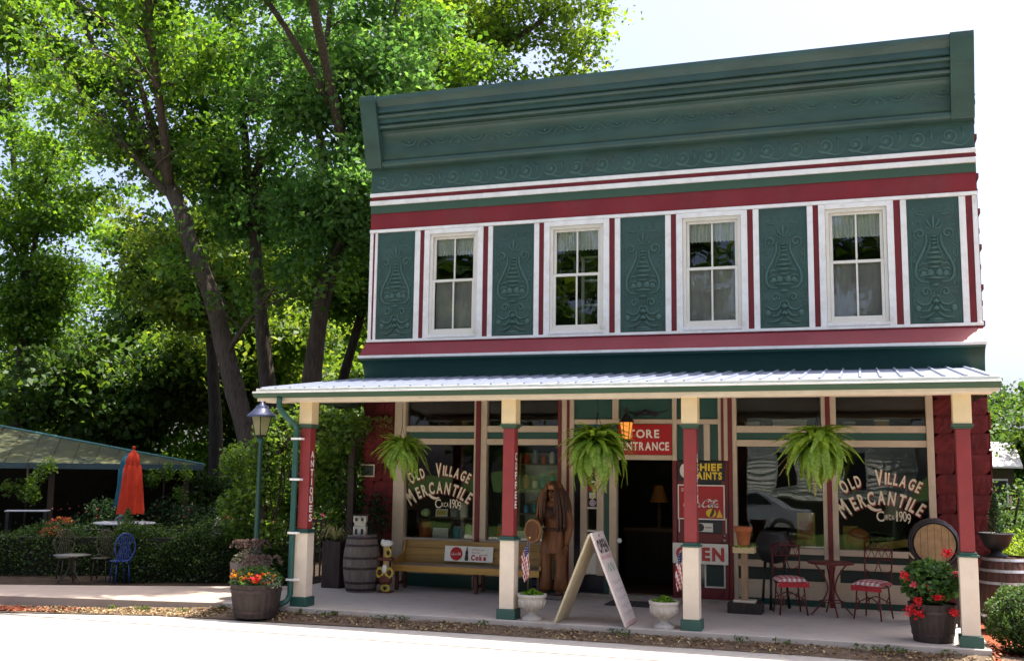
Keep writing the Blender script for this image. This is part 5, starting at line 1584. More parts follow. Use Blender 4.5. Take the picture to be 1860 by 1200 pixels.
plumes(tubm, 14, (0, 0.1, 0.42), 0.42, PLUM)
t2 = thing('flower_tub', 'grey brown flower tub standing on the walk behind the marigold tub', 'planter', (-0.62, -2.35, -0.012), 0, 'half barrel flower tubs')
staved('tub', [(0.24, 0), (0.27, 0.2), (0.285, 0.52)], BARREL, t2, 20)
hoop(t2, [(0.24, 0), (0.27, 0.2), (0.285, 0.52)], 0.40, 0.035, HOOP)
MB().lathe([(0.0, 0.49), (0.28, 0.49)], n=20, cap=False).build('soil', SOIL, t2)
c = mound(700, 0.30, 0.28, 0.48, 0.22)
leaf_cloud('foliage', c, RNG.uniform(0.03, 0.06, len(c)), leaf_mat('mauve green leaves', (0.04, 0.05, 0.03), (0.08, 0.09, 0.05), (0.20, 0.17, 0.14), 0.35), t2, None, up=0.4, aspect=0.4)
plumes(t2, 16, (0, 0, 0.48), 0.40, PLUM)

# ---- hanging ferns
FERN = leaf_mat('fern fronds', (0.07, 0.14, 0.015), (0.15, 0.27, 0.028), (0.30, 0.41, 0.07), 0.45, 0.03)
FERNY = leaf_mat('yellowing fern fronds', (0.10, 0.12, 0.02), (0.20, 0.20, 0.045), (0.36, 0.30, 0.10), 0.4, 0.04)
def frond_mesh(L_, arch, drop, m, seed):
    rr = random.Random(seed)
    P = smooth_pts([(0, 0, 0), (L_ * 0.3, 0, arch), (L_ * 0.68, 0.02 * rr.uniform(-1, 1), arch * 0.8 - drop * 0.3), (L_, 0.05 * rr.uniform(-1, 1), arch * 0.3 - drop)], 10)
    v = []; f = []; tn = []
    n = len(P)
    for i in range(1, n):
        t = i / (n - 1)
        w = 0.070 * (math.sin(math.pi * min(1, t * 0.86 + 0.12)) ** 0.6) * (1 - 0.5 * t)
        d_ = P[i] - P[i - 1]; d_ = d_ / (np.linalg.norm(d_) + 1e-9)
        for s in (-1, 1):
            o = len(v)
            b0 = P[i]; side = np.array([0, s, 0]) * w
            hw_ = 0.013
            droopv = np.array([0, 0, -w * 0.35])
            v += [b0 - d_ * hw_, b0 + d_ * hw_, b0 + side + d_ * (hw_ + 0.008) + droopv, b0 + side - d_ * hw_ * 0.2 + droopv]
            f.append((o, o + 1, o + 2, o + 3)); tn.append(0.25 + 0.45 * t + rr.uniform(-0.2, 0.2))
    me = bpy.data.meshes.new('frond'); me.from_pydata([tuple(map(float, q)) for q in v], [], f)
    a = me.attributes.new('tint', 'FLOAT', 'FACE'); a.data.foreach_set('value', np.array(tn, np.float32))
    me.materials.append(m); me.update()
    return me
FROND = [frond_mesh(random.uniform(0.40, 0.56), random.uniform(0.08, 0.22), random.uniform(0.02, 0.24), FERN, k) for k in range(10)]
FROND += [frond_mesh(0.46, 0.05, 0.42, FERNY, 30), frond_mesh(0.42, 0.04, 0.48, FERNY, 31)]
def fern(loc, label, seed, sc, topk=1.0):
    rr = random.Random(seed)
    h = thing('hanging_fern', label, 'hanging fern', loc, 0, 'hanging fern baskets', sc)
    MB().lathe([(0.075, -0.19), (0.10, -0.06), (0.115, -0.05), (0.115, -0.01), (0.10, -0.01), (0.095, -0.03)], n=20, cap=False).build('pot', TERRA, h)
    top = (2.66 - loc[2]) / sc + 0.16
    mb = MB()
    for k in range(3):
        a = k * 2.094 + 0.5
        mb.tube([(0.11 * math.cos(a), 0.11 * math.sin(a), -0.02), (0, 0, min(top - 0.05, 0.42))], 0.004, 4)
    mb.tube([(0, 0, min(top - 0.05, 0.42)), (0, 0, top)], 0.005, 4)
    mb.build('hanger', IRON, h)
    n = 190
    for k in range(n):
        a = k * 2.39996
        lv = k / n
        q = rr.random()
        me = FROND[rr.randrange(10)] if rr.random() > 0.06 else FROND[10 + rr.randrange(2)]
        o = link('frond', me, h, (0.03 * math.cos(a), 0.03 * math.sin(a), -0.01))
        pitch = R(rr.uniform(-10, 72)) if lv > 0.5 else R(rr.uniform(-66, -8))
        o.rotation_euler = Euler((rr.uniform(-0.3, 0.3), pitch, a), 'XYZ')
        s = rr.uniform(0.6, 1.0) * (0.78 if pitch < -0.7 else 1.0)
        o.scale = (s, s, s)
    return h
fern((1.83, -2.52, 2.12), 'hanging fern basket at the left, before the first shop window', 3, 0.86)
fern((4.66, -2.62, 2.18), 'tallest hanging fern basket, beside the entrance sign with its clay pot showing', 5, 1.12)
fern((7.42, -2.62, 2.21), 'hanging fern basket at the right, between the two right shop windows', 9, 1.05)

# ================================================================== GOODS IN THE SHOP WINDOWS
def goods(kind, x, y, z, label, cat, m, h=0.25, r=0.08, extra=None, grp='goods in the shop windows'):
    g = thing(kind, label, cat, (x, y, z), 0, (cat + 's set out in the shop windows') if cat in ('jar', 'card', 'box', 'crock') else None)
    return g
def jar(x, y, z, r, h, m, lidm, label, kind='glass_jar', cat='jar'):
    g = goods(kind, x, y, z, label, cat, m)
    MB().lathe([(r * 0.9, 0), (r, h * 0.1), (r, h * 0.72), (r * 0.7, h * 0.85)], n=18).build('body', m, g)
    MB().lathe([(r * 0.72, h * 0.85), (r * 0.74, h * 0.98), (r * 0.2, h)], n=18).build('lid', lidm, g)
    return g
def card(x, y, z, w, h, m, label, m2=None, kind='display_card', cat='card'):
    g = goods(kind, x, y, z, label, cat, m)
    MB().box(-w / 2, w / 2, 0, 0.012, 0, h, 0, Matrix.Rotation(R(-8), 4, 'X')).build('face', m, g)
    MB().box(-w * 0.3, w * 0.3, 0.02, 0.09, 0.0, 0.012).build('foot', m, g)
    if m2:
        MB().box(-w * 0.36, w * 0.36, -0.003, 0.0, h * 0.25, h * 0.75, 0, Matrix.Rotation(R(-8), 4, 'X')).build('print', m2, g)
    return g
def lampshade(x, y, z, h, m, mb_, label):
    g = goods('table_lamp', x, y, z, label, 'lamp', m)
    MB().lathe([(0.08, 0), (0.08, 0.02), (0.02, 0.04), (0.045, h * 0.25), (0.02, h * 0.5), (0.012, h * 0.65)], n=16).build('stand', mb_, g)
    MB().lathe([(0.16, h * 0.6), (0.08, h)], n=18, cap=False).build('shade', m, g)
    return g
BLUEJ = mat('blue enamel', (0.06, 0.26, 0.42), 0.25); LIME = mat('pale lime glaze', (0.52, 0.64, 0.28), 0.3); CREAMG = mat('cream card', (0.78, 0.73, 0.58), 0.6)
ORG = mat('orange tin', (0.45, 0.12, 0.02), 0.4); GREY = mat('pewter', (0.25, 0.26, 0.24), 0.4); OCH = mat('ochre card', (0.50, 0.32, 0.05), 0.6); TEAL = mat('teal glaze', (0.05, 0.33, 0.34), 0.3)
zL, zR = 0.76, 0.80
# left window
MB_ = jar(1.02, 0.30, zL, 0.11, 0.30, ORG, BRN, 'tall orange tin drum at the left of the first shop window', 'tin_drum', 'tin')
MB().ball((0, 0, 0.40), 0.085, 12, 8, sz=0.8).build('glass_float', LIME, MB_)
card(1.30, 0.25, zL, 0.27, 0.16, SIGNW, 'wide white card standing low in the first shop window', CREAMG)
bxs = goods('shelf_riser', 1.42, 0.55, zL, 'wooden display riser in the first shop window', 'riser', SHELF); bx('top', SHELF, bxs, -0.42, 0.42, -0.12, 0.12, 0.30, 0.33, 0.003)
mb = MB(); mb.box(-0.42, -0.39, -0.12, 0.12, 0, 0.30); mb.box(0.39, 0.42, -0.12, 0.12, 0, 0.30); mb.build('side', SHELF, bxs)
card(1.22, 0.48, zL + 0.33, 0.22, 0.13, CREAMG, 'cream card with a yellow print on the riser of the first window', SIGNY)
jar(1.46, 0.52, zL + 0.33, 0.09, 0.20, GREY, GREY, 'squat pewter jar in the middle of the riser of the first window')
jar(1.62, 0.50, zL + 0.33, 0.07, 0.24, CREAMG, LIME, 'cream crock at the right of the riser of the first window', 'crock', 'crock')
jar(1.58, 0.32, zL, 0.09, 0.20, TEAL, GREY, 'teal canister low in the first shop window', 'canister', 'canister')
jar(1.80, 0.30, zL, 0.08, 0.26, LIME, SHELF, 'pale green jar at the right end of the first shop window')
# second window: hutch of bright goods
hu = goods('display_hutch', 2.98, 0.62, zL, 'open wooden hutch with shelves in the second shop window', 'hutch', SHELF)
for z in (0.0, 0.40, 0.80, 1.2): bx('shelf', SHELF, hu, -0.38, 0.38, -0.13, 0.13, z, z + 0.025, 0.002)
for x in (-0.40, 0.38): bx('side_panel', SHELF, hu, x, x + 0.02, -0.13, 0.13, 0.0, 1.4, 0.002)
bx('back_panel', mat('hutch back green grey', (0.42, 0.44, 0.34), 0.6, 0.15, 4), hu, -0.38, 0.38, 0.13, 0.145, 0.0, 1.4, 0)
cols = [BLUEJ, OCH, ORG, TEAL, SIGNRED, CREAMG, LIME, GREY]
nm = {id(BLUEJ): 'blue', id(OCH): 'ochre', id(ORG): 'orange', id(TEAL): 'teal', id(SIGNRED): 'red', id(CREAMG): 'cream', id(LIME): 'lime', id(GREY): 'grey'}
for r_, z in enumerate((0.425, 0.825, 1.225)):
    lv = ('lowest', 'middle', 'top')[r_]
    for k in range(5):
        m = cols[(k * 3 + r_ * 2) % 8]
        h = 0.14 + 0.14 * ((k * 7 + r_ * 3) % 5) / 5
        lab = '%s jar, %s from the left on the %s filled hutch shelf' % (nm[id(m)], ('first', 'second', 'third', 'fourth', 'fifth')[k], lv)
        jar(2.68 + k * 0.145, 0.58, zL + z, 0.05, h, m, cols[(k + r_) % 8], lab)
card(2.93, 0.30, zL, 0.30, 0.34, SIGNW, 'white printed poster card with red lettering low in the second window', mat('red print', (0.5, 0.16, 0.14), 0.6))
card(2.62, 0.34, zL + 0.02, 0.24, 0.13, CREAMG, 'cream price card beside the poster in the second window')
card(2.38, 0.60, zL, 0.34, 0.80, mat('grey green poster', (0.20, 0.24, 0.18), 0.6, 0.2, 4), 'tall grey green poster behind the left middle post in the second window', mat('faded rose', (0.30, 0.10, 0.10), 0.7), 'display_poster', 'poster')
jar(2.36, 0.30, zL, 0.10, 0.26, SIGNRED, GREY, 'red drum low at the left of the second window', 'tin_drum', 'tin')
# right windows
card(7.10, 0.26, zR, 0.26, 0.52, OCH, 'yellow advertising card with an orange centre in the third window', ORG, 'display_card')
jar(6.90, 0.30, zR, 0.07, 0.22, SHELF, CREAMG, 'brown crock beside the yellow card in the third window', 'crock', 'crock')
card(7.72, 0.30, zR, 0.20, 0.34, OCH, 'ochre card at the left of the fourth window', None)
g = goods('orange_wheel', 7.83, 0.26, zR + 0.10, 'orange toy wheel in the fourth window', 'toy', ORG)
MB().lathe([(0.05, 0), (0.15, 0), (0.16, 0.03), (0.15, 0.06), (0.05, 0.06)], n=24, M=Ms).build('tyre', ORG, g, (0, 0.03, 0.06))
MB().lathe([(0.0, -0.01), (0.055, -0.01)], n=16, M=Ms, cap=False).build('hub', IRON, g, (0, 0, 0.06))
g = goods('paddle', 8.2, 0.30, zR + 0.04, 'long wooden paddle lying across the fourth window', 'paddle', WOOD)
MB().box(-0.42, 0.30, -0.015, 0.015, 0.0, 0.045, 0, Matrix.Rotation(R(-9), 4, 'Y')).build('shaft', mat('paddle wood', (0.40, 0.20, 0.08), 0.5), g)
MB().box(-0.12, 0.36, -0.02, 0.018, -0.02, 0.085, 0, Matrix.Rotation(R(-9), 4, 'Y')).build('blade', OCH, g)
for k in range(4):
    jar(7.68 + k * 0.3, 0.52, zR, 0.08, 0.16 + 0.05 * (k % 2), (TEAL, SHELF, GREY, LIME)[k], GREY, ('teal', 'brown', 'grey', 'green')[k] + ' jar low at the back of the fourth window')
lampshade(8.35, 1.2, 0.72, 0.85, CREAMG, GREY, 'pale shaded lamp deep in the fourth window')
# goods seen through the doorway and on the transom ledges
sh2 = goods('store_counter', 4.75, 2.4, 0.0, 'dark wooden counter inside the open doorway', 'counter', SHELF)
bx('top', SHELF, sh2, -0.8, 0.9, -0.3, 0.3, 0.86, 0.92, 0.004); bx('front', BARRELD, sh2, -0.76, 0.86, -0.26, 0.26, 0, 0.86, 0)
lampshade(4.55, 2.3, 0.92, 0.72, mat('orange lampshade', (0.55, 0.22, 0.05), 0.7), SHELF, 'orange shaded lamp on the counter inside the doorway')
for k in range(3):
    card(4.98, 2.2, 0.92 + k * 0.22, 0.18, 0.17, SIGNW, ('lowest', 'middle', 'topmost')[k] + ' white card of the stack inside the doorway', None)
for k, (x, w, m, c_) in enumerate([(6.35, 0.22, SIGNW, 'white'), (6.9, 0.5, CREAMG, 'wide cream'), (7.75, 0.16, GREY, 'grey'), (8.2, 0.2, OCH, 'yellow')]):
    g = goods('ledge_box', x, 0.35, 2.585, c_ + ' box on the ledge behind the right transom panes', 'box', m)
    MB().box(-w / 2, w / 2, -0.08, 0.08, 0, 0.06 + 0.03 * (k % 2)).build('box', m, g, bevel=0.006)
    MB().box(-w / 2 - 0.004, w / 2 + 0.004, -0.084, 0.084, 0.045 + 0.03 * (k % 2), 0.064 + 0.03 * (k % 2)).build('lid', CREAMG, g)
bx('transom_ledge', SHELF, B, 0.58, 3.40, 0.12, 0.50, 2.55, 2.58, 0)
bx('transom_ledge', SHELF, B, 6.16, 8.78, 0.12, 0.50, 2.55, 2.58, 0)
# ================================================================== GARDEN LEFT OF THE STORE
VINE = leaf_mat('arbor vine leaves', (0.04, 0.09, 0.014), (0.085, 0.175, 0.025), (0.16, 0.26, 0.04), 0.5)
SHRUB = leaf_mat('shrub leaves', (0.02, 0.055, 0.012), (0.04, 0.09, 0.018), (0.08, 0.14, 0.028), 0.42)
MAPLEL = leaf_mat('backlit maple leaves', (0.055, 0.115, 0.018), (0.10, 0.19, 0.026), (0.20, 0.29, 0.046), 0.62)
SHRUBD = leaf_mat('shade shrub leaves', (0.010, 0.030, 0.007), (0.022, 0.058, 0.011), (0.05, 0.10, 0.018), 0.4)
HEDGE = leaf_mat('hedge leaves', (0.014, 0.036, 0.008), (0.032, 0.075, 0.012), (0.08, 0.14, 0.024), 0.35)
MAPLE = leaf_mat('maple leaves', (0.030, 0.085, 0.014), (0.066, 0.162, 0.022), (0.15, 0.26, 0.036), 0.57)
MAPLEB = leaf_mat('bluish maple leaves', (0.040, 0.118, 0.030), (0.076, 0.188, 0.044), (0.135, 0.265, 0.058), 0.58)
MAPLEY = leaf_mat('sunny maple leaves', (0.045, 0.095, 0.016), (0.085, 0.16, 0.024), (0.18, 0.25, 0.042), 0.52)
DEEP = leaf_mat('deep wood leaves', (0.02, 0.055, 0.012), (0.042, 0.10, 0.018), (0.10, 0.17, 0.026), 0.5)

# street lantern
la = thing('street_lamp', 'green post lamp with a tapered glass lantern beside the left end of the porch', 'street lamp', (-1.22, -1.25, -0.05))
MB().lathe([(0.075, 0), (0.075, 0.25), (0.05, 0.30), (0.042, 0.6), (0.036, 2.30), (0.055, 2.32), (0.055, 2.36), (0.03, 2.40)], n=14).build('post', GREEND, la)
ln = thing('lantern', None, None); ln.parent = la; ln.location = (0, 0, 2.40)
LGL = bpy.data.materials.new('lantern glass'); LGL.use_nodes = True
_nt = LGL.node_tree; _nt.nodes.remove(_nt.nodes['Principled BSDF'])
_a = nd(_nt, 'ShaderNodeBsdfTransparent'); _a.inputs[0].default_value = (0.95, 0.9, 0.65, 1)
_b = nd(_nt, 'ShaderNodeBsdfTranslucent'); _b.inputs[0].default_value = (0.8, 0.74, 0.48, 1)
_c = nd(_nt, 'ShaderNodeBsdfDiffuse'); _c.inputs[0].default_value = (0.7, 0.66, 0.46, 1)
_m = nd(_nt, 'ShaderNodeMixShader'); _n = nd(_nt, 'ShaderNodeMixShader'); _n.inputs[0].default_value = 0.55
_nt.links.new(_b.outputs[0], _m.inputs[1]); _nt.links.new(_c.outputs[0], _m.inputs[2])
_nt.links.new(_a.outputs[0], _n.inputs[1]); _nt.links.new(_m.outputs[0], _n.inputs[2]); _nt.links.new(_n.outputs[0], _nt.nodes['Material Output'].inputs[0])
for k in range(4):
    a = k * math.pi / 2 + 0.45
    q = [(0.085, a), (0.085, a + math.pi / 2)]
    P = [(0.085 * math.cos(a), 0.085 * math.sin(a), 0.03), (0.085 * math.cos(a + 1.5708), 0.085 * math.sin(a + 1.5708), 0.03), (0.155 * math.cos(a + 1.5708), 0.155 * math.sin(a + 1.5708), 0.32), (0.155 * math.cos(a), 0.155 * math.sin(a), 0.32)]
    MB().add(P, [(0, 1, 2, 3)]).build('pane', LGL, ln)
mb = MB()
for k in range(4):
    a = k * math.pi / 2 + 0.45
    mb.tube([(0.088 * math.cos(a), 0.088 * math.sin(a), 0.02), (0.158 * math.cos(a), 0.158 * math.sin(a), 0.33)], 0.009, 4)
mb.lathe([(0.06, 0.0), (0.10, 0.02), (0.06, 0.035)], n=8)
mb.build('cage', IRON, ln)
MB().lathe([(0.012, 0.03), (0.03, 0.08), (0.035, 0.2), (0.012, 0.24)], n=10).build('bulb', mat('frosted lamp chimney', (0.62, 0.55, 0.30), 0.5), ln)
MB().lathe([(0.225, 0.32), (0.235, 0.335), (0.215, 0.36), (0.13, 0.44), (0.10, 0.47), (0.10, 0.49), (0.04, 0.52), (0.02, 0.57), (0.0, 0.58)], n=20).build('cap', mat('slate blue metal', (0.075, 0.085, 0.15), 0.35, 0.1, 6, metal=0.4), ln)
# second fixture: box behind the gutter
gb = thing('hanging_sign_box', 'small dark box hanging under the left end of the porch roof', 'sign box', (-0.62, -0.35, 2.62))
MB().box(-0.13, 0.13, -0.10, 0.10, -0.16, 0.16).build('box', BARKD, gb, bevel=0.01)
MB().tube([(0, 0, 0.16), (0.02, 0, 0.30), (0.7, 0.1, 0.32)], 0.012, 5).build('bracket', IRON, gb)

# arbor with dark posts and vines
ar = thing('vine_arbor', 'dark timber arbor smothered in green vine left of the store', 'arbor', (-0.75, 0.35, -0.05))
TIMB = mat('dark arbor timber', (0.035, 0.026, 0.02), 0.8, 0.3, 6)
for x, y in ((-1.05, -0.5), (0.62, -0.5), (-1.05, 0.8), (0.62, 0.8), (-0.28, -0.5)):
    bx('post', TIMB, ar, x - 0.055, x + 0.055, y - 0.055, y + 0.055, 0, 2.35, 0.006)
for y in (-0.5, 0.8): bx('beam', TIMB, ar, -1.25, 0.80, y - 0.03, y + 0.03, 2.35, 2.47, 0.005)
for k in range(7): bx('rafter', TIMB, ar, -1.1 + k * 0.28, -1.06 + k * 0.28, -0.75, 1.05, 2.472, 2.56, 0.004)
for k in range(9): bx('lattice_bar', TIMB, ar, -0.24 + k * 0.10, -0.215 + k * 0.10, -0.51, -0.49, 0.08, 1.05, 0)
for z in (0.08, 0.55, 1.02): bx('lattice_rail', TIMB, ar, -0.25, 0.60, -0.515, -0.485, z, z + 0.05, 0)
def blob_leaves(specs, size, n_scale=1.0):
    """leaf centres in soft clumps; specs: (x,y,z, rx,ry,rz, n). Fuller at the skin, tint varies by clump"""
    C = []; T = []
    for (x, y, z, rx, ry, rz, n) in specs:
        n = int(n * n_scale)
        v = RNG.normal(size=(n, 3)); v /= np.linalg.norm(v, axis=1, keepdims=True)
        r = RNG.uniform(0, 1, n)[:, None] ** 0.45
        r *= 1 + 0.18 * np.sin(v[:, :1] * 5 + x * 3) * np.cos(v[:, 2:] * 6 + z)
        p = v * r * np.array([rx, ry, rz]) + np.array([x, y, z])
        C.append(p); T.append(np.clip(RNG.normal(RNG.uniform(0.35, 0.65), 0.2, n), 0, 1))
    return np.concatenate(C), np.concatenate(T)
sp = []
for k in range(40):
    sp.append((random.uniform(-1.35, 0.95), random.uniform(-0.95, 1.0), random.uniform(1.95, 2.75), 0.34, 0.32, 0.26, 190))
for k in range(26):
    sp.append((random.uniform(-1.65, -0.75), random.uniform(-0.8, 0.6), random.uniform(0.75, 2.2), 0.28, 0.26, 0.30, 170))
for k in range(16):
    sp.append((random.uniform(-0.1, 0.72), random.uniform(-0.6, -0.3), random.uniform(1.35, 2.1), 0.22, 0.16, 0.26, 150))
for k in range(9):
    sp.append((random.uniform(0.25, 0.66), random.uniform(-0.5, -0.2), random.uniform(0.6, 1.3), 0.18, 0.14, 0.22, 130))
C_, T_ = blob_leaves(sp, 0)
leaf_cloud('vine', C_, RNG.uniform(0.05, 0.11, len(C_)), VINE, ar, T_, up=0.5, aspect=0.75, droop=0.6)
mb = MB()
for k in range(9):
    x = random.uniform(-1.1, 0.6)
    P = smooth_pts([(x, -0.5, 0), (x + random.uniform(-0.15, 0.15), -0.52, 0.8), (x + random.uniform(-0.2, 0.2), -0.5, 1.6), (x + random.uniform(-0.3, 0.3), -0.3, 2.5)], 5)
    mb.tube(P, 0.014, 5)
mb.build('vine_stem', BARKD, ar)
# vine trailing over the pier's top, yellowing
vt = thing('trailing_vine', 'yellowing vine sprays trailing over the top of the left red pier', 'vine', (0.22, -0.14, 2.70))
c = []
for k in range(14):
    x0 = random.uniform(-0.35, 0.28)
    for j in range(22):
        c.append((x0 + random.gauss(0, 0.035) + 0.004 * j, random.gauss(0, 0.03), 0.02 - 0.02 * j * random.random() - 0.012 * (x0 + 0.3) * j * 0.3))
leaf_cloud('leaves', c, RNG.uniform(0.04, 0.08, len(c)), FERNY, vt, None, up=0.3, aspect=0.4, droop=1.5)
# dark climber and pot below the plaque
dc = thing('climbing_shrub', 'dark leafy shrub in shade behind the grey barrel against the red pier', 'shrub', (0.34, -0.28, 0.0))
C_, T_ = blob_leaves([(0, 0, 1.28, 0.30, 0.14, 0.22, 300), (0.12, 0, 1.05, 0.22, 0.14, 0.22, 240), (-0.15, 0, 0.8, 0.2, 0.14, 0.3, 200), (0.1, 0, 0.6, 0.2, 0.14, 0.3, 150)], 0)
leaf_cloud('leaves', C_, RNG.uniform(0.04, 0.08, len(C_)), DARKG, dc, T_, aspect=0.6)
MB().tube([(0, 0, 0), (0.02, 0, 0.5), (0.0, 0, 1.1)], 0.018, 6).build('stem', BARKD, dc)
sprk = thing('spider_plant', 'pale green and peach spider plant on a dark stand beside the grey barrel', 'plant', (-0.10, -0.72, 0.0))
bx('stand', BARRELD, sprk, -0.16, 0.16, -0.14, 0.14, 0.0, 0.72, 0.01)
SPID = leaf_mat('variegated blades', (0.16, 0.22, 0.06), (0.34, 0.36, 0.14), (0.55, 0.42, 0.26), 0.4)
mb = MB()
V = []
for k in range(46):
    a = k * 2.4; L_ = random.uniform(0.22, 0.36); hgt = random.uniform(0.08, 0.26)
    d_ = np.array([math.cos(a), math.sin(a), 0])
    P = smooth_pts([(0, 0, 0.74), d_ * L_ * 0.5 + np.array([0, 0, 0.74 + hgt]), d_ * L_ + np.array([0, 0, 0.74 + hgt * 0.2])], 5)
    s_ = np.array([-d_[1], d_[0], 0]) * 0.011
    mb.add([p - s_ * (1 - i / len(P)) for i, p in enumerate(P)] + [p + s_ * (1 - i / len(P)) for i, p in enumerate(P)], [(i, i + 1, i + 1 + len(P), i + len(P)) for i in range(len(P) - 1)])
me = mb.data('blades', SPID)
at = me.attributes.new('tint', 'FLOAT', 'FACE'); at.data.foreach_set('value', RNG.uniform(0, 1, len(me.polygons)).astype(np.float32))
link('blades', me, sprk)

# clipped hedge rows
def hedge(name, label, pts, w, h, n, z0=-0.09, cat='hedge'):
    """rounded hedge run along pts"""
    cx = sum(p[0] for p in pts) / len(pts); cy = sum(p[1] for p in pts) / len(pts)
    t = thing(name, label, cat, (cx, cy, z0))
    P = [np.array([p[0] - cx, p[1] - cy]) for p in pts]
    seg = [np.linalg.norm(b - a) for a, b in zip(P, P[1:])]
    C = []
    for k in range(n):
        u = random.random() * sum(seg)
        for (a, b, l) in zip(P, P[1:], seg):
            if u <= l: break
            u -= l
        p = a + (b - a) * min(1, u / l); d_ = (b - a) / l; nrm = np.array([-d_[1], d_[0]])
        th = random.uniform(-0.25, math.pi + 0.25)
        e = 0.72 + 0.28 * random.random() ** 0.5
        bump = 1 + 0.12 * math.sin(p[0] * 3.1 + p[1] * 2) + 0.07 * math.sin(p[0] * 8 + th * 4) + (0.22 * random.random() if random.random() < 0.06 else 0)
        sx = abs(math.cos(th)) ** 0.6 * (1 if math.cos(th) > 0 else -1)
        sz = max(0.03, abs(math.sin(th)) ** 0.55) if math.sin(th) > 0 else random.random() * 0.5
        q = p + nrm * w * sx * e * bump
        C.append((q[0], q[1], h * sz * e * bump if math.sin(th) > 0 else h * sz))
    leaf_cloud('leaves', C, RNG.uniform(0.03, 0.06, len(C)), HEDGE, t, None, up=0.5, aspect=0.65)
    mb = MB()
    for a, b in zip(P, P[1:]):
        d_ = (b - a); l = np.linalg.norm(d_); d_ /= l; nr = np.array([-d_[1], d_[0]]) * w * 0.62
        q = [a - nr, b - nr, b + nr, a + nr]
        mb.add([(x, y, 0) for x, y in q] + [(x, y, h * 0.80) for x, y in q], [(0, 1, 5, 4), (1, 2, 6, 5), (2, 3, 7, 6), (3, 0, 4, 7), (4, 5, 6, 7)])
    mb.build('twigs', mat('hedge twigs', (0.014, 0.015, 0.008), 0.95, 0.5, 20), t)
    return t
hedge('hedge', 'long clipped hedge with a rounded top, behind the sidewalk right of the blue chair', [(-4.25, -0.75), (-3.1, -0.15), (-2.0, 0.45)], 0.42, 0.92, 17000)
hedge('hedge', 'low box hedge in front of the long hedge beside the flower tubs', [(-2.05, -0.35), (-1.35, 0.0)], 0.26, 0.58, 5200)
hedge('hedge', 'shaded hedge behind the garden chairs at the far left', [(-8.2, -1.4), (-6.4, -0.4), (-4.9, 0.3)], 0.45, 0.82, 12000)
hedge('hedge', 'far clipped hedge in deep shade below the red umbrella', [(-7.4, 1.5), (-5.4, 2.75), (-3.4, 3.9)], 0.45, 0.82, 6000)
cy = thing('small_conifer', 'dark upright little conifer at the left end of the long hedge', 'conifer', (-4.75, 0.1, -0.09))
c = []
for k in range(1800):
    z = random.random(); r = 0.30 * (1 - z) ** 0.6 * math.sqrt(random.random()); a = random.uniform(0, 6.28)
    c.append((r * math.cos(a), r * math.sin(a), z * 1.18))
leaf_cloud('sprays', c, RNG.uniform(0.03, 0.07, len(c)), HEDGE, cy, None, up=0.0, aspect=0.3)
MB().tube([(0, 0, 0), (0, 0, 0.9)], 0.02, 6).build('stem', BARKD, cy)

# pink flowered bushes by the lamp
PINKS = leaf_mat('rose pink flowers', (0.20, 0.02, 0.03), (0.36, 0.05, 0.07), (0.50, 0.14, 0.15), 0.3)
for (x, y, r, lab) in [(-2.75, 1.5, 0.55, 'dim pink flowering bush behind the long hedge'), (-1.75, 1.3, 0.5, 'dusky rose flowering bush beside the lamp post')]:
    t = thing('flowering_bush', lab, 'bush', (x, y, -0.09))
    C_, T_ = blob_leaves([(random.gauss(0, r * 0.5), random.gauss(0, r * 0.4), 0.75 + random.gauss(0, 0.14), r * 0.5, r * 0.5, 0.3, 200) for _ in range(9)], 0)
    leaf_cloud('leaves', C_, RNG.uniform(0.04, 0.08, len(C_)), SHRUB, t, T_)
    fl = []
    for k in range(26):
        a = Vector((random.gauss(0, r * 0.6), random.gauss(-0.2, r * 0.4), 0.88 + random.gauss(0, 0.14)))
        fl += [tuple(a + Vector((random.gauss(0, 0.03), random.gauss(0, 0.03), random.gauss(0, 0.025)))) for _ in range(14)]
    leaf_cloud('flowers', fl, RNG.uniform(0.025, 0.045, len(fl)), PINKS, t)
    MB().tube([(0, 0, 0), (0, 0, 0.6)], 0.03, 6).build('stem', BARKD, t)

# garden umbrellas, folded
UMR = mat('orange red canvas', (0.48, 0.03, 0.006), 0.85, 0.12, 5, 0.2, 60)
UMT = mat('teal canvas', (0.012, 0.10, 0.15), 0.85, 0.12, 5)
def folded_umbrella(loc, label, m, h0, h1, r):
    u = thing('garden_umbrella', label, 'umbrella', loc, 0, 'folded garden umbrellas')
    n = 48; prof = [(0.02, h1), (0.10, h1 - 0.11), (0.135, h1 - 0.24), (0.12, h1 - 0.30), (0.155, h1 - 0.34), (r * 0.8, (h0 + h1) / 2 - 0.1), (r, h0 + 0.05), (r * 0.98, h0)]
    p = []; f = []
    for i, (rr, z) in enumerate(prof):
        for k in range(n):
            a = 2 * math.pi * k / n
            w = 1 + (0.16 * math.sin(a * 8) + 0.05 * math.sin(a * 3 + i)) * min(1, i / 3)
            p.append((rr * w * math.cos(a), rr * w * math.sin(a), z - (0.012 * math.sin(a * 8) if i == len(prof) - 1 else 0)))
    for i in range(len(prof) - 1):
        for k in range(n):
            f.append((i * n + k, (i + 1) * n + k, (i + 1) * n + (k + 1) % n, i * n + (k + 1) % n))
    MB().add(p, f, 0, True).build('canopy', m, u)
    MB().lathe([(0.022, 0), (0.022, h1 + 0.02)], n=10).build('pole', SHELF, u)
    MB().lathe([(0.22, 0), (0.2, 0.05), (0.04, 0.09)], n=16).build('base', IRON, u)
    MB().ball((0, 0, h1 + 0.04), 0.035, 8, 6).build('finial', m, u)
    MB().lathe([(0.14, h1 - 0.325), (0.142, h1 - 0.29)], n=24, cap=False).build('tie', m, u)
    return u
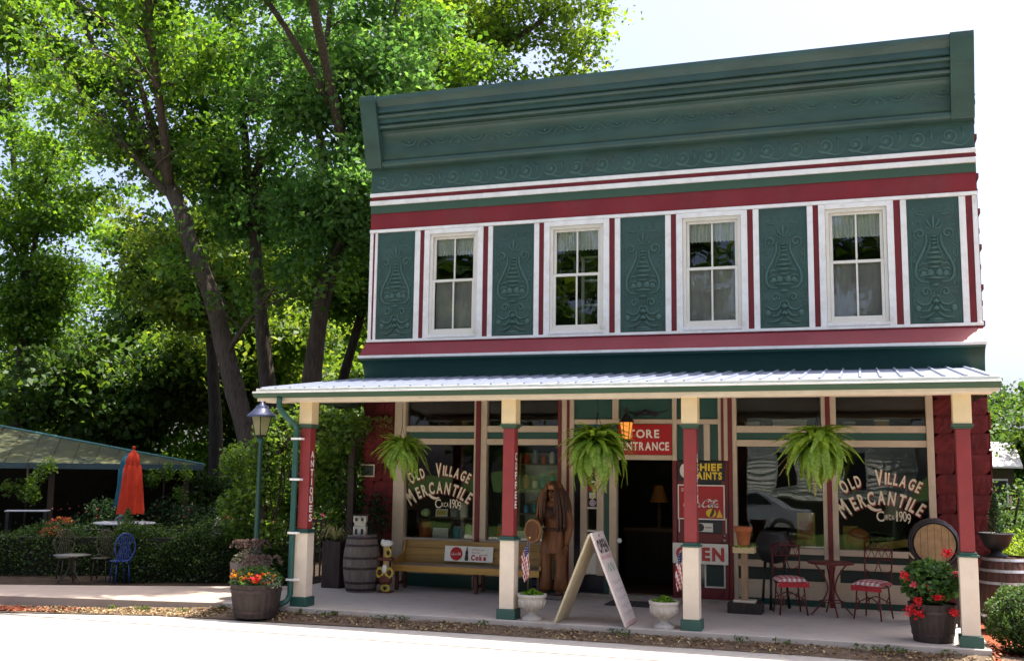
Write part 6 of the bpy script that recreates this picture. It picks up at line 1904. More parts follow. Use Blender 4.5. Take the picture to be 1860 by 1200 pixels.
folded_umbrella((-6.20, 2.0, -0.09), 'folded orange red umbrella in front of the green garden roof', UMR, 0.98, 2.27, 0.24)
folded_umbrella((-6.62, 2.35, -0.09), 'folded teal umbrella half hidden behind the orange red one', UMT, 1.1, 2.2, 0.2)

# pavilion with a low green metal roof
pv = thing('garden_pavilion', 'low dark garden pavilion with a green metal hipped roof at the far left', 'pavilion', (-5.9, 4.0, -0.09), R(36))
RG = mat('green standing seam roof', (0.075, 0.08, 0.04), 0.8, 0.3, 2.5, 0.1, 20, spec=0.15, dirt=(0.05, 0.07, 0.06), dirt_amt=0.7)
RGT = mat('teal roof trim', (0.05, 0.16, 0.16), 0.5)
x0, x1, yb = -14.0, 0.0, 6.0
zE, zR_ = 1.97, 2.88
rp = [(x0, 0, zE), (x1, 0, zE), (x1, yb, zE), (x0, yb, zE), (x0 + 4.5, yb / 2, zR_), (x1 - 5.0, yb / 2, zR_)]
mb = MB()
mb.add(rp + [(a, b, c_ - 0.06) for a, b, c_ in rp], [(0, 1, 5, 4), (1, 2, 5), (2, 3, 4, 5), (3, 0, 4), (6, 7, 1, 0), (7, 8, 2, 1), (8, 9, 3, 2), (9, 6, 0, 3), (9, 8, 7, 6)])
rf2 = mb.build('roof', RG, pv)
for k in range(36):                                     # standing seams on the front slope
    x = x0 + 0.3 + k * 0.44
    if x > x1 - 0.2: break
    t_ = 1.0
    if x > x1 - 5.0: t_ = (x1 - x) / 5.0
    if x < x0 + 4.5: t_ = (x - x0) / 4.5
    a = Vector((x, 0.02, zE + 0.004)); b = Vector((x, 0.02 + t_ * (yb / 2 - 0.04), zE + 0.004 + t_ * (zR_ - zE)))
    MB().tube([a, b], 0.016, 4).build('seam', RG, rf2)
MB().tube([(x1, 0, zE + 0.01), (x1 - 5.0, yb / 2, zR_ + 0.01)], 0.03, 6).build('hip_trim', RGT, rf2)
MB().tube([(x0 + 4.5, yb / 2, zR_ + 0.02), (x1 - 5.0, yb / 2, zR_ + 0.02)], 0.04, 6).build('ridge_trim', RGT, rf2)
bx('eave_board', mat('dark teal eave', (0.03, 0.06, 0.07), 0.6), pv, x0, x1, -0.03, -0.002, zE - 0.12, zE + 0.005, 0.004)
for x in (-13.6, -11.0, -8.4, -5.8, -3.1, -0.35):
    for y in (0.25, yb - 0.25):
        bx('post', mat('pavilion post', (0.05, 0.03, 0.02), 0.7), pv, x - 0.06, x + 0.06, y - 0.06, y + 0.06, 0, zE - 0.06, 0.006)
bx('back_wall', mat('pavilion boards', (0.03, 0.026, 0.022), 0.8, 0.3, 4), pv, x0 + 0.2, x1 - 0.3, yb - 0.5, yb - 0.4, 0, zE - 0.06, 0)
# vines on the eave
for (x, lab, n) in [(-8.75, 'leafy vine hanging from the pavilion eave at the left', 8), (-6.55, 'leafy vine on the right corner of the pavilion roof', 9)]:
    t = thing('eave_vine', lab, 'vine', (x, 4.0 + (x + 5.9) * 0.73 - 0.05, 1.78))
    C_, T_ = blob_leaves([(random.gauss(0, 0.35), random.gauss(-0.05, 0.08), random.uniform(-0.7, 0.15), 0.2, 0.12, 0.2, 110) for _ in range(n)], 0)
    leaf_cloud('leaves', C_, RNG.uniform(0.05, 0.1, len(C_)), VINE, t, T_, droop=0.8)
    MB().tube([(0, 0, -1.8), (0.03, 0, -0.5), (0, 0, 0.1)], 0.02, 5).build('stem', BARKD, t)

# garden furniture in the shade
BLUEM = mat('blue cast metal', (0.012, 0.035, 0.18), 0.4, 0.15, 8)
WICK = mat('aged green brown metal', (0.055, 0.046, 0.028), 0.6, 0.3, 12)
def garden_chair(loc, rz, m, label):
    c = thing('garden_chair', label, 'chair', loc, rz, 'cast metal garden chairs', 0.84)
    mb = MB(); mb.lathe([(0.0, 0.42), (0.21, 0.42), (0.215, 0.435), (0.0, 0.44)], n=20); mb.build('seat', m, c)
    for k in range(4):
        a = k * math.pi / 2 + 0.78
        MB().tube([(0.16 * math.cos(a), 0.16 * math.sin(a), 0.42), (0.2 * math.cos(a), 0.2 * math.sin(a), 0.0)], 0.013, 6).build('leg', m, c)
    mb = MB()
    E = [(0.2 * math.cos(a), 0.19, 0.70 + 0.27 * math.sin(a)) for a in np.linspace(0, 2 * math.pi, 25)]
    mb.tube(E, 0.014, 6)
    for k in range(-3, 4):
        x = k * 0.05; h = 0.27 * math.sqrt(max(0, 1 - (x / 0.2) ** 2))
        mb.tube(smooth_pts([(x, 0.19, 0.70 - h), (x * 0.6, 0.185, 0.70), (x, 0.19, 0.70 + h)], 4), 0.010, 5)
    for s in (-1, 1): mb.tube([(s * 0.14, 0.18, 0.43), (s * 0.15, 0.19, 0.52)], 0.012, 5)
    mb.build('backrest', m, c)
    return c
garden_chair((-3.75, -1.28, -0.05), R(-120), BLUEM, 'blue cast metal garden chair left of the long hedge')
garden_chair((-4.35, -1.00, -0.05), R(20), WICK, 'greenish brown garden chair right behind the small garden table')
garden_chair((-4.95, -1.15, -0.05), R(60), WICK, 'greenish brown garden chair at the left of the small garden table')
gt = thing('garden_table', 'small round dark garden table among the cast metal chairs', 'table', (-4.50, -1.55, -0.05), 0, None, 0.84)
MB().lathe([(0.0, 0.52), (0.34, 0.52), (0.35, 0.535), (0.0, 0.545)], n=26).build('tabletop', mat('pale table metal', (0.15, 0.15, 0.13), 0.4), gt)
for k in range(3):
    a = k * 2.09
    MB().tube(smooth_pts([(0.05 * math.cos(a), 0.05 * math.sin(a), 0.52), (0.06 * math.cos(a), 0.06 * math.sin(a), 0.25), (0.25 * math.cos(a), 0.25 * math.sin(a), 0.0)], 4), 0.015, 6).build('leg', WICK, gt)
wt = thing('garden_table', 'white patio table behind the hedge under the red umbrella', 'table', (-6.0, 1.6, -0.09))
WM = mat('white patio metal', (0.42, 0.42, 0.46), 0.4)
MB().lathe([(0.0, 0.80), (0.58, 0.80), (0.59, 0.815), (0.58, 0.83), (0.0, 0.83)], n=28, smooth=False).build('tabletop', WM, wt)
for k in range(4):
    a = k * 1.57 + 0.5; MB().tube([(0.4 * math.cos(a), 0.4 * math.sin(a), 0.8), (0.45 * math.cos(a), 0.45 * math.sin(a), 0)], 0.02, 6).build('leg', WM, wt)
for (x, y, rz, lab) in [(-6.45, 1.95, 0.2, 'white patio chair with an arched back behind the white patio table'), (-4.35, 2.1, -0.4, 'white patio chair with an arched back seen over the long hedge')]:
    garden_chair((x, y, 0.03), rz, WM, lab)
hm = thing('white_bench', 'pale slatted bench in the shade at the far left of the pavilion', 'bench', (-7.85, 1.0, -0.09), R(36))
for k in range(4): bx('slat', WM, hm, -0.4, 0.4, -0.2 + k * 0.1, -0.12 + k * 0.1, 1.02, 1.04, 0.004)
for x in (-0.34, 0.34): bx('leg', IRON, hm, x - 0.03, x + 0.03, -0.2, 0.18, 0, 1.018, 0.004)
# potted begonias on stands
for (x, y, z, lab) in [(-6.35, 0.25, 0.83, 'red and yellow flower basket standing higher behind the shaded hedge'), (-6.02, -0.35, 0.68, 'red and yellow flower basket standing lower by the shaded hedge')]:
    t = thing('flower_basket', lab, 'flower basket', (x, y, -0.09), 0, 'flower baskets on stands')
    MB().tube([(0, 0, 0), (0, 0, z - 0.1)], 0.02, 6).build('stand', IRON, t)
    MB().lathe([(0.08, z - 0.12), (0.17, z)], n=16).build('basket', SHELF, t)
    c = mound(260, 0.24, 0.22, z, 0.13); leaf_cloud('foliage', c, RNG.uniform(0.04, 0.07, len(c)), SHRUB, t)
    c = mound(240, 0.26, 0.24, z + 0.01, 0.15); leaf_cloud('flowers', c, RNG.uniform(0.035, 0.06, len(c)), leaf_mat('begonia petals', (0.50, 0.02, 0.03), (0.62, 0.04, 0.06), (0.75, 0.45, 0.08), 0.35), t)
sl = thing('sun_lounger', 'pale blue lounger tilted in the shade right of the red umbrella', 'lounger', (-4.55, 3.3, -0.09), R(30))
MB().box(-0.55, 0.35, -0.25, 0.25, 0.80, 0.83, 0, Matrix.Rotation(R(-14), 4, 'Y')).build('bed', mat('pale blue slats', (0.14, 0.16, 0.26), 0.5), sl, bevel=0.006)
for x in (-0.45, 0.25): bx('leg', IRON, sl, x, x + 0.04, -0.22, 0.22, 0, 0.66, 0)

# ================================================================== TREES
# open lanes kept clear of leaves on the street side of the big limbs (limb line, sideways slope, half width)
CLEAR = [([(-5.87, 6, 1.81), (-6.48, 6, 3.59), (-6.91, 6, 4.88), (-7.29, 6, 5.99), (-7.93, 6, 7.28), (-8.31, 6, 8.16), (-8.65, 6, 8.83), (-9.73, 6, 10.53), (-11.21, 6, 12.73), (-12.52, 6, 15.41)], 0.72, 0.42),
         ([(-8.60, 6.0, 8.6), (-9.12, 5.75, 9.16), (-10.4, 5.5, 10.62), (-12.31, 5.0, 12.77)], 0.74, 0.28),
         ([(-8.5, 6.05, 8.4), (-9.69, 6.5, 10.71), (-10.38, 6.75, 11.94)], 0.74, 0.24),
         ([(-7.0, 9, 0), (-7.66, 9, 5.36), (-7.94, 9, 7.18), (-8.21, 9, 9.3), (-8.59, 9, 11.41)], 0.65, 0.30),
         ([(-8.22, 9.0, 9.57), (-7.93, 9.33, 11.06), (-7.7, 9.5, 12.74)], 0.64, 0.22),
         ([(-5.03, 7, 3.04), (-4.98, 7, 4.02), (-4.72, 7, 6.26), (-4.32, 7, 7.3)], 0.55, 0.30)]
def tree(name, label, loc, limbs, m, nleaf, size, trunk_mat=BARK, reach=(1.4, 3.4), start=0.4, cl=0.27, zmin=3.0, step=0.55, bare=(), droop=0.35, group=None, skirt=()):
    """limbs: [(points, r0, r1)] in world metres. Secondary branches leave the limbs, twigs leave those, leaf sprays sit on the twigs."""
    t = thing(name, label, 'tree', loc, 0, group)
    L0 = Vector(loc)
    tr = MB(); br = MB()
    spots = []
    for li, (pts, r0, r1) in enumerate(limbs):
        P = [Vector(q) - L0 for q in pts]
        S = [Vector(tuple(q)) for q in smooth_pts([tuple(p) for p in P], 4)]
        n = len(S)
        tr.tube(S, [(r0 + (r1 - r0) * (i / (n - 1))) * 0.80 * (1 + 0.05 * math.sin(i * 1.7 + li)) for i in range(n)], 12)
        if li in bare: continue
        acc = 0
        for i in range(1, n):
            acc += (S[i] - S[i - 1]).length
            if i / n < start or S[i].z + L0.z < zmin: continue
            while acc > step:
                acc -= step
                tdir = (S[i] - S[i - 1]).normalized()
                d = (tdir * 0.5 + rnd_dir(0.35) + Vector((0, 0, 0.15))).normalized()
                L = random.uniform(*reach) * (1.0 - 0.35 * i / n)
                q0 = S[i]; q = [q0]
                k = 5
                for j in range(k):
                    d = (d + rnd_dir(0.5) * 0.28 + Vector((0, 0, 0.12 - droop * j / k))).normalized()
                    q.append(q[-1] + d * L / k)
                rr = max(0.018, (r0 + (r1 - r0) * i / n) * 0.32)
                br.tube(q, [rr * (1 - 0.75 * j / k) for j in range(k + 1)], 5, cap=False)
                for j in range(1, k + 1):
                    for _ in range(2 if j < k else 3):
                        d2 = (rnd_dir(0.7) + d * 0.6).normalized()
                        l2 = random.uniform(0.35, 0.95)
                        e = q[j] + d2 * l2 + Vector((0, 0, -0.12 * l2))
                        br.tube([q[j], (q[j] + e) / 2 + Vector((0, 0, 0.05)), e], [0.014, 0.01, 0.005], 3, cap=False)
                        spots.append((e, 0.9)); spots.append(((q[j] + e) / 2, 0.6))
    for (x, y, z, rx, ry, rz, n) in skirt:
        for _ in range(n):
            v = Vector((random.gauss(0, 1), random.gauss(0, 1), random.gauss(0, 1))).normalized() * random.random() ** 0.4
            spots.append((Vector((x + v.x * rx, y + v.y * ry, z + v.z * rz)) - L0, 0.9))
    tr.build('trunk', trunk_mat, t)
    br.build('branches', trunk_mat, t)
    w = np.array([s[1] for s in spots]); ctr = np.array([tuple(s[0]) for s in spots])
    per = RNG.multinomial(nleaf, w / w.sum())
    idx = np.repeat(np.arange(len(spots)), per)
    ct = RNG.normal(0.5, 0.17, len(spots))
    off = RNG.normal(size=(len(idx), 3)) * np.array([cl, cl, cl * 0.55])
    off[:, 2] -= 0.25 * (off[:, 0] ** 2 + off[:, 1] ** 2)
    C = ctr[idx] + off
    keep = np.ones(len(C), bool)
    W = C + np.array(tuple(L0))
    for (pl, sl_, rad) in CLEAR:
        pl = np.array(pl)
        lx = np.interp(W[:, 2], pl[:, 2], pl[:, 0]); ly = np.interp(W[:, 2], pl[:, 2], pl[:, 1])
        tt = ly - W[:, 1]
        inside = (W[:, 2] > pl[0, 2]) & (W[:, 2] < pl[-1, 2]) & (tt > -0.05) & (tt < 9) & (np.abs(W[:, 0] - (lx + sl_ * tt)) < rad)
        keep &= ~(inside & (RNG.uniform(0, 1, len(C)) < 0.80))
    C = C[keep]; idx = idx[keep]
    T = ct[idx] + RNG.normal(0, 0.16, len(idx))
    leaf_cloud('crown', C, size * (0.5 + 0.9 * RNG.uniform(0, 1, len(idx)) ** 1.3), m, t, T, up=0.35, aspect=0.72, droop=0.7)
    return t
G = -0.12
tree('maple_tree', 'big leaning maple with a long bare forked trunk left of the store', (-5.6, 6.0, G), [
    ([(-5.6, 6, G), (-5.87, 6, 1.81), (-6.48, 6, 3.59), (-6.91, 6, 4.88), (-7.29, 6, 5.99), (-7.93, 6, 7.28), (-8.31, 6, 8.16), (-8.65, 6, 8.83)], 0.34, 0.23),
    ([(-8.65, 6, 8.83), (-9.07, 6, 9.66), (-9.73, 6, 10.53), (-10.51, 6, 11.73), (-11.21, 6, 12.73), (-11.83, 6, 13.74), (-12.52, 6, 15.41), (-13.04, 6, 17.1)], 0.17, 0.05),
    ([(-8.60, 6.0, 8.6), (-9.12, 5.75, 9.16), (-10.4, 5.5, 10.62), (-11.29, 5.25, 11.58), (-12.31, 5.0, 12.77), (-13.45, 4.75, 13.95), (-14.41, 4.5, 14.97)], 0.12, 0.035),
    ([(-8.5, 6.05, 8.4), (-9.09, 6.25, 9.59), (-9.69, 6.5, 10.71), (-10.38, 6.75, 11.94), (-11.35, 7.0, 13.98), (-12.12, 7.25, 15.95), (-12.66, 7.5, 17.85)], 0.17, 0.04),
    ([(-6.80, 6.0, 4.5), (-6.28, 5.67, 4.96), (-5.52, 5.33, 5.56), (-4.9, 5.0, 6.0)], 0.09, 0.03),
    ([(-8.7, 6.0, 8.9), (-8.0, 4.4, 10.9), (-7.0, 2.6, 12.4), (-5.4, 1.2, 13.4), (-3.8, 0.2, 13.9), (-2.2, -0.8, 13.9)], 0.15, 0.04),  # limb above the view, added to shade the garden
    ], MAPLE, 52000, 0.15, bare=(0,), start=0.16, reach=(1.3, 3.2), zmin=5.0)
tree('maple_tree', 'straight maple with a pale forked trunk in the middle of the garden trees', (-7.0, 9.0, G), [
    ([(-7.0, 9, G), (-7.31, 9, 3.14), (-7.48, 9, 4.19), (-7.66, 9, 5.36), (-7.94, 9, 7.18), (-8.21, 9, 9.3), (-8.41, 9, 10.07), (-8.59, 9, 11.41), (-8.9, 9, 12.8), (-9.07, 9, 14.32), (-9.47, 9, 16.4), (-9.7, 9, 18.86)], 0.32, 0.05),
    ([(-8.15, 9.0, 8.4), (-8.23, 8.67, 8.62), (-8.36, 8.33, 9.18), (-8.46, 8.0, 9.61), (-8.68, 7.67, 10.42), (-9.13, 7.33, 11.44), (-9.49, 7.0, 12.6)], 0.12, 0.03),
    ([(-8.22, 9.0, 9.57), (-8.15, 9.17, 10.33), (-7.93, 9.33, 11.06), (-7.7, 9.5, 12.74), (-7.54, 9.67, 13.9), (-7.15, 9.83, 15.27), (-6.76, 10.0, 17.0)], 0.16, 0.05)],
    MAPLEB, 38000, 0.155, start=0.40, zmin=5.4, reach=(1.4, 3.4))
tree('maple_tree', 'stout maple with dense bluish green leaves close against the left side of the store', (-5.15, 7.0, G), [
    ([(-5.15, 7, G), (-5.03, 7, 3.04), (-4.98, 7, 4.02), (-4.72, 7, 6.26), (-4.32, 7, 7.3), (-4.03, 7, 8.68), (-3.77, 7, 10.08), (-3.37, 7, 11.91), (-2.96, 7, 13.32), (-2.7, 7, 15.05)], 0.36, 0.07),
    ([(-4.29, 7.0, 7.2), (-4.54, 6.83, 8.25), (-4.65, 6.67, 9.35), (-4.84, 6.5, 10.74), (-4.58, 6.33, 12.08), (-4.38, 6.17, 13.44), (-4.36, 6.0, 15.1)], 0.18, 0.05),
    ([(-4.6, 7.0, 6.5), (-4.0, 6.3, 7.2), (-3.0, 5.6, 7.9), (-2.3, 5.2, 8.2)], 0.10, 0.03),
    ([(-4.0, 7.0, 8.7), (-3.7, 5.0, 10.9), (-3.0, 2.8, 12.2), (-1.9, 1.2, 13.0), (-0.7, -0.2, 13.4), (0.5, -1.0, 13.4)], 0.16, 0.04),  # unseen overhead limb, added to shade garden and sidewalk
    ([(-3.8, 6.0, 10.0), (-4.3, 4.0, 11.8), (-4.6, 2.0, 12.8), (-4.2, 0.6, 13.3)], 0.12, 0.03)],  # another unseen overhead limb, added for shade
    MAPLEB, 112000, 0.15, start=0.44, zmin=5.6, reach=(1.4, 3.0), skirt=[(-3.3, 6.2, 8.6, 1.3, 1.2, 2.0, 90), (-4.6, 6.0, 7.6, 1.6, 1.0, 1.4, 70), (-3.0, 6.0, 11.0, 1.4, 1.2, 1.6, 80), (-2.3, 1.0, 13.4, 2.6, 1.8, 0.8, 190), (-5.4, 1.8, 13.4, 2.6, 2.2, 0.8, 190), (-4.2, 0.1, 13.6, 1.0, 0.7, 0.5, 210), (-1.6, -0.2, 13.6, 1.2, 0.5, 0.5, 210), (-0.2, 0.35, 13.4, 0.9, 0.5, 0.4, 120), (-6.4, -0.5, 13.4, 1.3, 0.7, 0.5, 200), (-2.8, 0.9, 13.4, 1.6, 0.7, 0.4, 160)])  # the high leaf clumps are unseen, added to shade garden and sidewalk
tree('maple_tree', 'slim dark maple trunk just behind the stout one by the store', (-5.55, 9.5, G), [
    ([(-5.6, 9.5, G), (-5.51, 9.5, 3.42), (-5.43, 9.5, 4.19), (-4.92, 9.5, 6.08), (-4.6, 9.5, 7.71), (-4.09, 9.5, 9.5), (-3.4, 9.5, 11.5), (-2.6, 9.5, 13.2)], 0.22, 0.05)],
    MAPLE, 20000, 0.16, BARKD, start=0.4, zmin=5.0, reach=(1.4, 3.2))
tree('dark_tree', 'dark straight trunk behind the leaning maple', (-10.3, 11.0, G), [
    ([(-10.3, 11, G), (-10.37, 11, 2.58), (-10.56, 11, 4.42), (-10.75, 11, 5.78), (-10.97, 11, 7.27), (-11.36, 11, 8.84), (-11.67, 11, 10.6)], 0.30, 0.06)],
    MAPLEY, 24000, 0.17, BARKD, start=0.5, zmin=5.2, reach=(1.6, 3.4))
tree('dark_tree', 'tall dark tree with a crooked trunk at the far left edge', (-19.6, 13.0, G), [
    ([(-19.6, 13, G), (-19.65, 13, 3.16), (-19.7, 13, 4.49), (-19.74, 13, 6.03), (-19.88, 13, 8.37), (-20.19, 13, 10.38), (-20.74, 13, 12.43), (-21.06, 13, 14.52), (-21.6, 13, 17.51)], 0.34, 0.05),
    ([(-19.84, 13.0, 7.2), (-19.35, 12.75, 9.09), (-18.93, 12.5, 10.18), (-18.53, 12.25, 11.65), (-17.84, 12.0, 13.08)], 0.14, 0.03)],
    MAPLE, 30000, 0.18, BARKD, start=0.34, zmin=4.0, reach=(1.6, 3.8))
tree('maple_tree', 'broad sunny maple rising behind the store roof', (-3.2, 14.0, G), [
    ([(-3.2, 14, G), (-3.69, 14, 7.63), (-3.91, 14, 11.95), (-3.85, 14, 14.9), (-3.35, 14, 15.61), (-2.45, 14, 16.4), (-1.39, 14, 17.6), (-0.69, 14, 19.2)], 0.40, 0.06),
    ([(-3.84, 14.0, 13.4), (-2.88, 13.6, 14.5), (-1.92, 13.2, 14.9), (-1.0, 13.0, 15.3), (-0.6, 13.0, 15.6), (-0.1, 13, 15.8)], 0.17, 0.04),
    ([(-3.8, 14.0, 12.2), (-2.4, 14.4, 13.2), (-1.2, 14.8, 13.8), (-0.4, 15, 14.2), (0.1, 15.2, 14.8)], 0.16, 0.04),
    ([(-3.91, 14.0, 11.77), (-4.71, 13.83, 13.74), (-5.62, 13.67, 15.4), (-5.99, 13.5, 17.57)], 0.18, 0.05),
    ([(-3.0, 14.0, 15.9), (-1.6, 14.6, 17.6), (-0.4, 15, 18.9), (0.4, 15, 19.6)], 0.14, 0.04)],
    MAPLEL, 42000, 0.165, start=0.2, zmin=9.0, reach=(1.5, 3.4), step=0.5)
# trees further back on the left: lower crowns, dark below, that close the view
bt = [(-16.5, 15.0, 9.6, DEEP, 36000, 'dense dark tree behind the ridge of the pavilion roof'),
      (-12.2, 16.5, 9.4, MAPLEY, 36000, 'yellow green bushy tree in the middle distance behind the red umbrella'),
      (-23.5, 18.0, 9.5, DEEP, 26000, 'dark spreading tree at the far left behind the pavilion'),
      (-8.6, 19.0, 6.8, MAPLEY, 26000, 'light green bushy tree seen between the maple trunks'),
      (-19.5, 24.0, 15.5, MAPLE, 40000, 'tall light green tree far back on the left'),
      (-14.0, 27.0, 15.5, MAPLE, 40000, 'tall green tree far back behind the forked maple'),
      (-5.0, 24.0, 9.0, MAPLE, 22000, 'green tree far back beside the store wall')]
for (x, y, h, m, n, lab) in bt:
    limbs = [([(x, y, G), (x + 0.2, y, h * 0.3), (x - 0.1, y, h * 0.6), (x + 0.1, y, h * 0.95)], 0.26, 0.05)]
    for k in range(6):
        a = k * 1.05 + x; r = h * 0.34
        z0 = h * (0.16 + 0.07 * k)
        limbs.append(([(x + 0.1, y, z0), (x + r * 0.5 * math.cos(a), y + r * 0.5 * math.sin(a), z0 + h * 0.10), (x + r * math.cos(a), y + r * math.sin(a), z0 + h * 0.16)], 0.11, 0.03))
    tree('broad_tree', lab, (x, y, G), limbs, m, n, 0.24, BARKD, reach=(h * 0.13, h * 0.30), start=0.15, zmin=0.9, step=0.6, cl=0.42, group='trees at the back of the garden')
# understory shrubs along the back of the garden
us = [(10.75, 8.6, 1.55), (-12.8, 10.6, 1.5), (-10.6, 9.2, 1.6), (-8.8, 8.2, 1.5), (-15.2, 12.0, 1.8), (-7.4, 7.4, 1.3), (-4.2, 5.2, 1.5), (-3.0, 4.4, 1.7), (-2.6, 7.5, 2.1), (-6.3, 10.8, 1.9), (-5.4, 5.6, 1.2)]
lbl = ['dark shrub in front of the pale shed roof at the right edge', 'shaded shrub behind the middle of the pavilion roof', 'shaded shrub behind the pavilion hip', 'shaded shrub between pavilion and leaning maple', 'large shaded shrub behind the pavilion ridge',
       'shaded shrub at the foot of the straight maple', 'leafy shrub below the stout maple', 'tall leafy shrub left of the arbor', 'tall leafy shrub behind the arbor', 'tall shrub between the maple trunks', 'low leafy shrub beside the leaning maple foot']
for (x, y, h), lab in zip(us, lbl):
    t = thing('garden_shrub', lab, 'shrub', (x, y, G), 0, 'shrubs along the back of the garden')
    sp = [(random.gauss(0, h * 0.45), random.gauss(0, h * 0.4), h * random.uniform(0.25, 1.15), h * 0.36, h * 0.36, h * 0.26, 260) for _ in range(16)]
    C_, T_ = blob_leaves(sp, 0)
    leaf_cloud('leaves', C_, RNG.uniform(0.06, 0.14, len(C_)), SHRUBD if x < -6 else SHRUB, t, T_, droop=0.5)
    mb = MB()
    for k in range(5):
        a = k * 1.26
        mb.tube([(0, 0, 0), (h * 0.2 * math.cos(a), h * 0.2 * math.sin(a), h * 0.6), (h * 0.4 * math.cos(a), h * 0.4 * math.sin(a), h)], 0.025, 5)
    mb.build('stems', BARKD, t)
for (x, y, h, lab) in [(-7.5, 2.6, 1.1, 'dark shrub under the pavilion eave left of the umbrella'), (-5.55, 3.2, 1.15, 'dark shrub under the right corner of the pavilion eave'), (-4.6, 2.9, 0.9, 'low dark shrub between the pavilion and the long hedge')]:
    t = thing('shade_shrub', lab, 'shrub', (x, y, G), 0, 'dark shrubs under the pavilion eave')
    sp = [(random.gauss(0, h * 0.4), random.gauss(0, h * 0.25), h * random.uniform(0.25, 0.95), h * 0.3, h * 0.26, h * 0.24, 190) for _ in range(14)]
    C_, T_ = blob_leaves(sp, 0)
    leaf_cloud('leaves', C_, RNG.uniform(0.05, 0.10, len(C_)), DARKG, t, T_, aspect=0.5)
    fl = [(random.gauss(0, h * 0.4), random.gauss(-0.2, h * 0.2), h * random.uniform(0.6, 1.05)) for _ in range(26)]
    leaf_cloud('blossoms', fl, 0.05, PINKS, t)
    MB().tube([(0, 0, 0), (0.03, 0, h * 0.7)], 0.025, 6).build('stem', BARKD, t)
# far woods closing the horizon all round behind
WOOD_ = leaf_mat('far wood leaves', (0.02, 0.05, 0.012), (0.04, 0.09, 0.016), (0.085, 0.14, 0.026), 0.4, 0.03)
c = []
for k in range(26000):
    x = random.uniform(-75, 60); y = 46 + 8 * random.random() + abs(x + 5) * 0.06
    hh = 3.0 + 1.1 * math.sin(x * 0.33) + 0.8 * math.sin(x * 0.9 + 2)
    if -2 < x < 30: hh *= 0.8
    c.append((x, y, hh * random.random() ** 0.7))
tag(leaf_cloud('far_wood', c, RNG.uniform(0.5, 0.9, len(c)), WOOD_, None, None, up=0.3, aspect=0.8), kind='stuff')

# right of the store
for (x, y, h, n, lab) in [(13.2, 15.0, 4.6, 16000, 'bushy green tree beyond the right corner of the store'), (16.2, 20.0, 6.0, 14000, 'taller green tree at the right edge of the picture'), (11.9, 22.0, 4.6, 10000, 'green tree far behind the pale shed roof')]:
    limbs = [([(x, y, G), (x + 0.1, y, h * 0.4), (x, y, h * 0.9)], 0.18, 0.04)]
    for k in range(5):
        a = k * 1.25 + x; r = h * 0.32; z0 = h * (0.2 + 0.1 * k)
        limbs.append(([(x, y, z0), (x + r * 0.5 * math.cos(a), y + r * 0.5 * math.sin(a), z0 + h * 0.08), (x + r * math.cos(a), y + r * math.sin(a), z0 + h * 0.14)], 0.07, 0.02))
    tree('broad_tree', lab, (x, y, G), limbs, DEEP, int(n * 1.5), 0.16, BARKD, reach=(h * 0.12, h * 0.28), start=0.15, zmin=0.8, step=0.5, cl=0.32, group='trees right of the store')
BRIGHT = leaf_mat('bright young shrub leaves', (0.06, 0.12, 0.015), (0.12, 0.22, 0.025), (0.24, 0.33, 0.06), 0.5)
for (x, y, h, lab) in [(10.8, 2.8, 0.95, 'bright sunlit shrub behind the tall barrel at the right'), (11.6, 4.2, 1.05, 'bright sunlit shrub further along the right side of the store'), (10.9, 6.0, 1.1, 'bright sunlit shrub close beside the back of the right wall')]:
    t = thing('sunny_shrub', lab, 'shrub', (x, y, G), 0, 'sunlit shrubs right of the store')
    sp = [(random.gauss(0, 0.5), random.gauss(0, 0.5), h * random.uniform(0.2, 1.1), 0.30, 0.30, 0.24, 170) for _ in range(16)]
    C_, T_ = blob_leaves(sp, 0)
    leaf_cloud('leaves', C_, RNG.uniform(0.05, 0.10, len(C_)), BRIGHT, t, T_, up=0.2, aspect=0.4)
    MB().tube([(0, 0, 0), (0.03, 0, h * 0.8)], 0.03, 6).build('stem', BARKD, t)
ds_ = thing('low_dark_shrub', 'low dark leafed shrub behind the boxwood at the right edge', 'shrub', (10.5, -0.7, -0.1))
C_, T_ = blob_leaves([(random.gauss(0, 0.3), random.gauss(0, 0.3), random.uniform(0.15, 0.6), 0.22, 0.22, 0.18, 170) for _ in range(9)], 0)
leaf_cloud('leaves', C_, RNG.uniform(0.04, 0.07, len(C_)), BOXL, ds_, T_)
MB().tube([(0, 0, 0), (0, 0, 0.4)], 0.02, 6).build('stem', BARKD, ds_)
# little white outbuilding far right
wsd = thing('garden_shed', 'small brown shed with a pale roof among trees at the right', 'shed', (11.1, 13.5, G))
SHW = mat('white shed boards', (0.7, 0.7, 0.7), 0.6, 0.05, 6); SHR = mat('pale shed roof', (0.66, 0.67, 0.70), 0.5, 0.08, 4)
bx('wall', mat('brown shed boards', (0.05, 0.035, 0.025), 0.7), wsd, -0.9, 0.45, 0.0, 2.2, 0.0, 2.25, 0.01)
MB().prism_x([(-0.35, 2.22), (1.1, 2.86), (2.5, 2.22), (2.5, 2.17), (1.1, 2.80), (-0.35, 2.17)], -1.0, 0.62).build('roof', SHR, wsd)
wn_ = MB().box(-0.1, 0.3, -0.03, -0.002, 1.2, 1.9).build('window', SHW, wsd); MB().box(-0.06, 0.26, -0.04, -0.031, 1.25, 1.85).build('pane', SIGNB, wn_)

